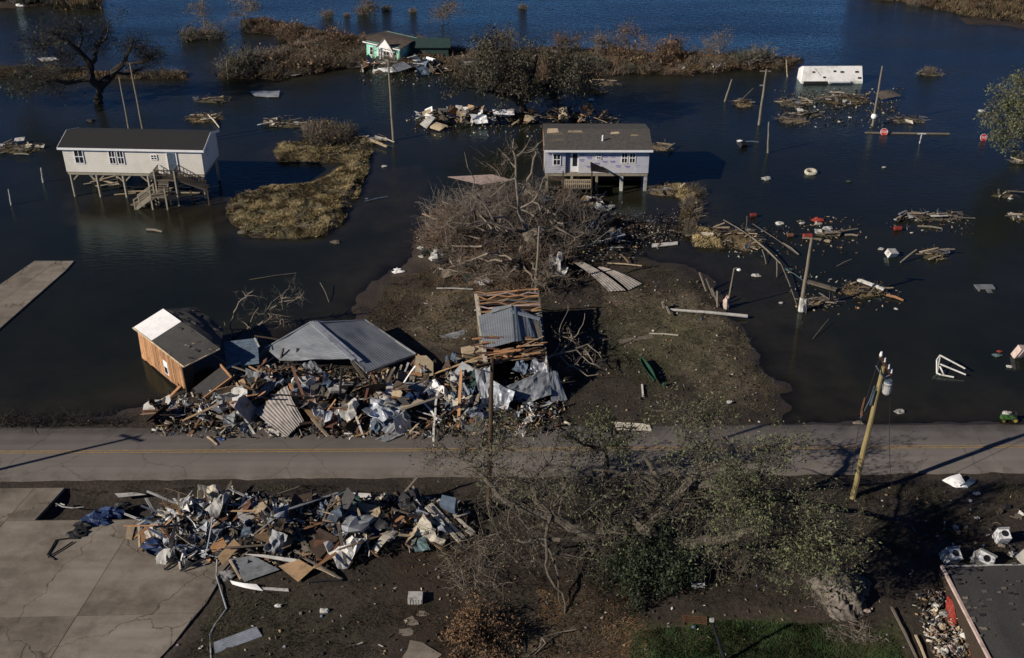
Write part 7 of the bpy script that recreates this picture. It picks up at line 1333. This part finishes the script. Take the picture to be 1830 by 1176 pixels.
for a, b_, z0, z1, wd, m_, lab in [((1640,404),(1683,408),.1,.1,.16,'white','white stick floating below the long dark raft'),((1609,469),(1638,446),.1,.9,.13,'white','white post slanting out of the water at the right'),((1332,253),(1356,254),.12,.12,.12,'blue','blue stick beside the dark floating box'),((1293,393),(1348,427),.6,.8,.09,'oldwood','upper pole of the stick tangle left of the sleeved pole'),((1345,425),(1396,472),.8,.5,.14,'white','pale thick pole of the stick tangle'),((1396,472),(1424,545),.6,.3,.09,'oldwood','lower pole of the stick tangle beside the sleeved pole'),
   ((1345,400),(1426,455),.5,.2,.06,'oldwood','thin upper stick crossing behind the stick tangle'),((1399,434),(1428,455),.3,.2,.1,'white','short white stick right of the stick tangle'),((1362,446),(1369,472),.5,.1,.07,'white','upright pale stick under the stick tangle'),((1388,465),(1388,495),.9,.1,.1,'white','upright white stick in the stick tangle'),((1335,386),(1333,410),.9,.1,.08,'oldwood','upright stick under the red can'),((1400,478),(1440,505),.5,.2,.05,'teal','teal stick in the stick tangle'),((1495,476),(1522,463),.1,.5,.06,'oldwood','thin slanting stick right of the sleeved pole'),
   ((1443,503),(1495,518),.12,.12,.45,'oldwood','thick flat driftwood log right of the sleeved pole'),((1533,500),(1580,517),.5,.45,.26,'trim','white pipe lying on the tan reed raft'),((1584,527),(1615,537),.15,.1,.2,'orange','orange board at the right end of the tan reed raft'),((1453,605),(1481,570),.05,.4,.04,'white','thin white rod sticking out of the water below the sleeved pole'),((1440,560),(1443,530),.0,1.2,.06,'oldwood','thin stick standing right of the white sleeve'),((1500,415),(1533,409),.15,.2,.15,'white','white bar of the floating frame, upper'),((1510,420),(1533,421),.12,.15,.2,'white','white bar of the floating frame, lower'),
   ((1318,186),(1346,158),.4,1.2,.12,'white','leaning stick on the small far brush raft'),((655,247),(692,262),.4,.3,.25,'tan','long tan log at the top right of the grass island'),((625,249),(652,243),.3,.7,.15,'white','pale log at the top of the grass island'),((676,245),(705,254),.4,.2,.15,'cream','pale log reaching to the utility pole in the far water'),((372,205),(392,228),.4,.1,.15,'cream','pale stick on the tan debris raft'),((652,360),(693,351),.05,.2,.08,'blue','dark blue stick in the water right of the grass island'),((446,500),(530,488),.02,.05,.06,'oldwood','long pale stick under the water below the grass island'),
   ((572,505),(588,540),.6,.05,.05,'oldwood','thin stick slanting out of the dark water in the centre left'),((262,410),(290,414),.1,.05,.2,'white','white board floating in front of the white house'),((590,433),(606,430),.1,.1,.15,'oldwood','short log floating below the grass island'),((25,275),(52,276),.3,.3,.15,'white','white plank on the left edge raft'),((895,230),(860,300),0,0,.01,'x','x')]:
    if m_ == 'x': continue
    mb = MB(); p0, p1_ = G(a[0], a[1], z0), G(b_[0], b_[1], z1)
    if wd > .2: mb.bar(p0, p1_, wd, .14); mb.bar(p0.lerp(p1_,.1)+Vector((0,.06,.08)), p0.lerp(p1_,.8)+Vector((0,.06,.08)), wd*.5, .08)
    else: mid = p0.lerp(p1_, .5)+Vector((.04,.05,.04)); mb.tube([p0, mid, p1_], [wd*.5, wd*.55, wd*.4], 6)
    solo('floating_stick', mb, M[{'white':'pole','trim':'white'}.get(m_, m_)], lab, 'stick')
# half sunk chair and white frame
c_ = G(1759,515,0); mb = MB(); mb.box(c_+Vector((0,0,.12)), (1.5,.7,.1)); mb.box(c_+Vector((.2,-.5,-.02)), (.4,.6,.1)); mb.box(c_+Vector((-.6,-.3,.05)), (.12,.5,.12)); solo('sunk_table', mb, M['grey'], 'grey table shape just under the surface at the right', 'table')
c_ = G(1694,668,0); mb = MB()
for a, b_ in [((-.8,.0,.05),(-.45,.9,1.0)),((-.45,.9,1.),(1.1,-.1,.5)),((-.55,.35,.6),(1.05,-.5,.25)),((-.8,0,.05),(-.75,.6,.8)),((-.6,-.3,.1),(.2,-.6,.1)),((-.75,.6,.8),(-.45,.9,1.0)),((-.8,.0,.05),(-.6,-.3,.1)),((-.6,.2,.5),(-.4,-.3,.1))]: mb.tube([c_+Vector(a), c_+Vector(b_)], .06, 6)
solo('chair_frame', mb, M['white'], 'white tubular frame sticking out of the flood at the right', 'frame')
mb = MB(); c_ = G(1824,640,0); mb.box(c_+Vector((0,.2,.4)), (.9,.5,1.0), Euler((.3,.2,.3)).to_matrix()); mb.box(c_+Vector((-.02,-.1,.5)), (.25,.1,.7), Euler((.3,.2,.3)).to_matrix()); solo('beige_cabinet', mb, M['pink'], 'pale beige cabinet at the right edge of the flood', 'cabinet')
mw = thing('lawn_mower', 'small green and yellow riding mower at the water edge on the right', 'mower', on(1802,752)); c_ = on(1802,752)
mb = MB(); mb.box(c_+Vector((.1,0,.38)), (.9,.42,.22)); mb.box(c_+Vector((-.5,0,.42)), (.5,.34,.34)); part('body', mb, M['mower'], mw)
for x, y, r_ in [(-.55,-.28,.17),(-.55,.28,.17),(.45,-.32,.25),(.45,.32,.25)]:
    mb = MB(); mb.tube([c_+Vector((x,y-.07,r_)), c_+Vector((x,y+.07,r_))], r_, 12); wh = part('wheel', mb, M['black'], mw); mb = MB(); s_ = -1 if y < 0 else 1; mb.tube([c_+Vector((x,y+s_*.07,r_)), c_+Vector((x,y+s_*.09,r_))], r_*.65, 10); part('rim', mb, M['yellow'], wh)
mb = MB(); mb.box(c_+Vector((.4,0,.62)), (.35,.38,.08)); mb.box(c_+Vector((.55,0,.78)), (.08,.38,.3)); part('seat', mb, M['black'], mw); mb = MB(); mb.tube([c_+Vector((-.15,0,.55)), c_+Vector((0,0,.85))], .03, 5); part('steering_column', mb, M['black'], mw); mw.scale = (.75,.75,.75)

# ------------------------------------------------------------------ grass, as blades
def grass(name, label, poly, n, m, hgt, wd, seed, lean=.5, dens=None, z=.3, rag=.3):
    N = np.random.RandomState(seed); pw_ = PG(poly, z); a = np.array(pw_); st = np.zeros((0, 2)); lo, hi = a.min(0), a.max(0)
    while len(st) < n:
        c = N.uniform(lo, hi, size=(n*2, 2)); keep = sdf(c[:,0], c[:,1], pw_)+(fbm(c[:,0]*.8, c[:,1]*.8, seed)-.5)*rag*2 > 0
        if dens is not None: keep &= (fbm(c[:,0]*dens, c[:,1]*dens, seed+5)+N.normal(size=len(c))*.04) > .47
        st = np.concatenate([st, c[keep]])
    st = st[:n]; zz = H(st[:,0], st[:,1]); ok = zz > .02; st = st[ok]; zz = zz[ok]; n = len(st)
    C = np.column_stack([st, zz-.02]); th_ = N.uniform(0, 6.28, n); hh_ = hgt*N.uniform(.5, 1.5, n)*(.5+1.0*fbm(st[:,0]*.9, st[:,1]*.9, seed+2)); w_ = wd*N.uniform(.6,1.4,n)
    wind = np.stack([np.cos(fbm(st[:,0]*.5, st[:,1]*.5, 3)*9), np.sin(fbm(st[:,0]*.5, st[:,1]*.5, 4)*9)], 1)*lean
    S_ = np.column_stack([np.cos(th_), np.sin(th_), np.zeros(n)])*w_[:,None]; T_ = np.column_stack([(wind+N.normal(size=(n,2))*lean*.5)*hh_[:,None]*1.2, hh_])
    V = np.stack([C-S_, C+S_, C+T_*.55+S_*.6, C+T_*.55-S_*.6, C+T_], 1).reshape(-1,3); i = np.arange(n)*5
    Fc = np.concatenate([np.stack([i,i+1,i+2],1), np.stack([i,i+2,i+3],1), np.stack([i+3,i+2,i+4],1)])
    org = (float(st[:,0].mean()), float(st[:,1].mean()), 0); o = link(name, npmesh(name, V-np.array(org), Fc, m, k=3), None, org); return tag(o, label, 'grass', None, 'stuff')
islpx = [(402,372),(420,352),(470,335),(540,330),(575,322),(600,305),(622,296),(600,290),(560,292),(500,288),(488,270),(500,258),(545,252),(620,242),(672,250),(660,285),(645,330),(628,375),(614,402),(590,420),(530,427),(450,424),(415,402)]
grass('dead_grass', 'matted golden dead grass covering the island beside the white house', islpx, 50000, M['golden'], .2, .035, 1, .9, dens=1.3)
grass('dead_grass', 'patches of greener grass on the island', islpx, 14000, M['weed'], .2, .03, 2, .6, dens=.8)
tangle('brush_pile', 'dark dead brush along the upper edge of the grass island', 'brush pile', [(555,262),(560,236),(620,236),(650,250),(610,262)], 900, 1.0, .02, M['darkbark'], .8, 84)
grass('marsh_grass', 'tan marsh grass of the far marsh band', bandpx, 26000, M['reedm'], .45, .06, 3, .7, dens=.35)
grass('marsh_grass', 'reddish stubble of the far marsh band', bandpx, 14000, M['twigred'], .55, .05, 23, .6, dens=.5)
scatter('far marsh band', [bandpx], 60, .5, 1.4, .2, .2, 40, kw=[('board',3,['white','tan','grey']),('rag',2,['white','black']),('plank',4,['tan','oldwood','white']),('crumple',2,['white','steel'])])
grass('marsh_grass', 'tan marsh grass of the bank at the top right', [(1540,-6),(1640,8),(1720,24),(1830,40),(1900,48),(1900,-30),(1500,-40)], 16000, M['reedm'], .5, .08, 4, .5)
grass('marsh_grass', 'tan marsh grass by the far left shore', [(96,12),(180,4),(182,16),(100,18)], 2500, M['reedm'], .9, .1, 5, .3)
grass('marsh_grass', 'dark marsh grass of the thin strip behind the bare oak', [(-20,120),(100,124),(240,131),(332,131),(335,139),(230,139),(100,138),(-20,138)], 6000, M['reedm'], .35, .05, 6, .5)
grass('marsh_grass', 'dry grass along the thin spit', [(1150,335),(1225,328),(1242,365),(1240,400),(1290,425),(1300,445),(1245,440),(1215,400),(1222,360),(1195,345)], 6000, M['golden'], .3, .04, 7, .7)
bank = [(700,490),(860,500),(1000,520),(1150,465),(1262,500),(1325,585),(1385,690),(1395,755),(1000,755),(1010,640),(840,620),(640,600)]
grass('ground_cover', 'flattened low weeds over the muddy bank north of the road', bank, 38000, M['weed'], .09, .025, 8, 1.2, dens=.5)
grass('ground_cover', 'pale dead grass patches on the muddy bank', [(1080,520),(1300,540),(1390,690),(1360,740),(1240,700),(1090,640)], 18000, mat('dull_straw', (.13,.11,.065), rough=.9, var=.4, bump=0, rnd=0), .07, .015, 9, 1.2, dens=.5)
grass('ground_cover', 'pale dead grass patches left of the stripped house', [(690,490),(850,480),(860,600),(800,620),(690,590)], 9000, M['reedm'], .09, .02, 10, 1.2, dens=.9)
grass('lawn_grass', 'wet green lawn at the bottom right', [(1110,1240),(1135,1130),(1290,1108),(1460,1118),(1600,1135),(1640,1240)], 60000, M['lawn'], .12, .018, 11, .5)
grass('ground_cover', 'low weeds on the dark soil at the bottom', [(330,1180),(400,1060),(620,1040),(860,1020),(1500,1000),(1560,1120),(1560,1180)], 22000, M['weed'], .1, .02, 12, 1, dens=.6)
grass('ground_cover', 'sparse weeds along the verge south of the road', [(130,872),(1830,862),(1830,1000),(1500,1000),(1400,900),(860,890),(200,890)], 16000, M['weed'], .1, .02, 13, 1, dens=.7)
grass('ground_cover', 'rusty dead leaves and stems at the bottom centre', [(960,1030),(1140,1040),(1160,1180),(960,1180)], 9000, M['leafb'], .09, .02, 14, 1.2)
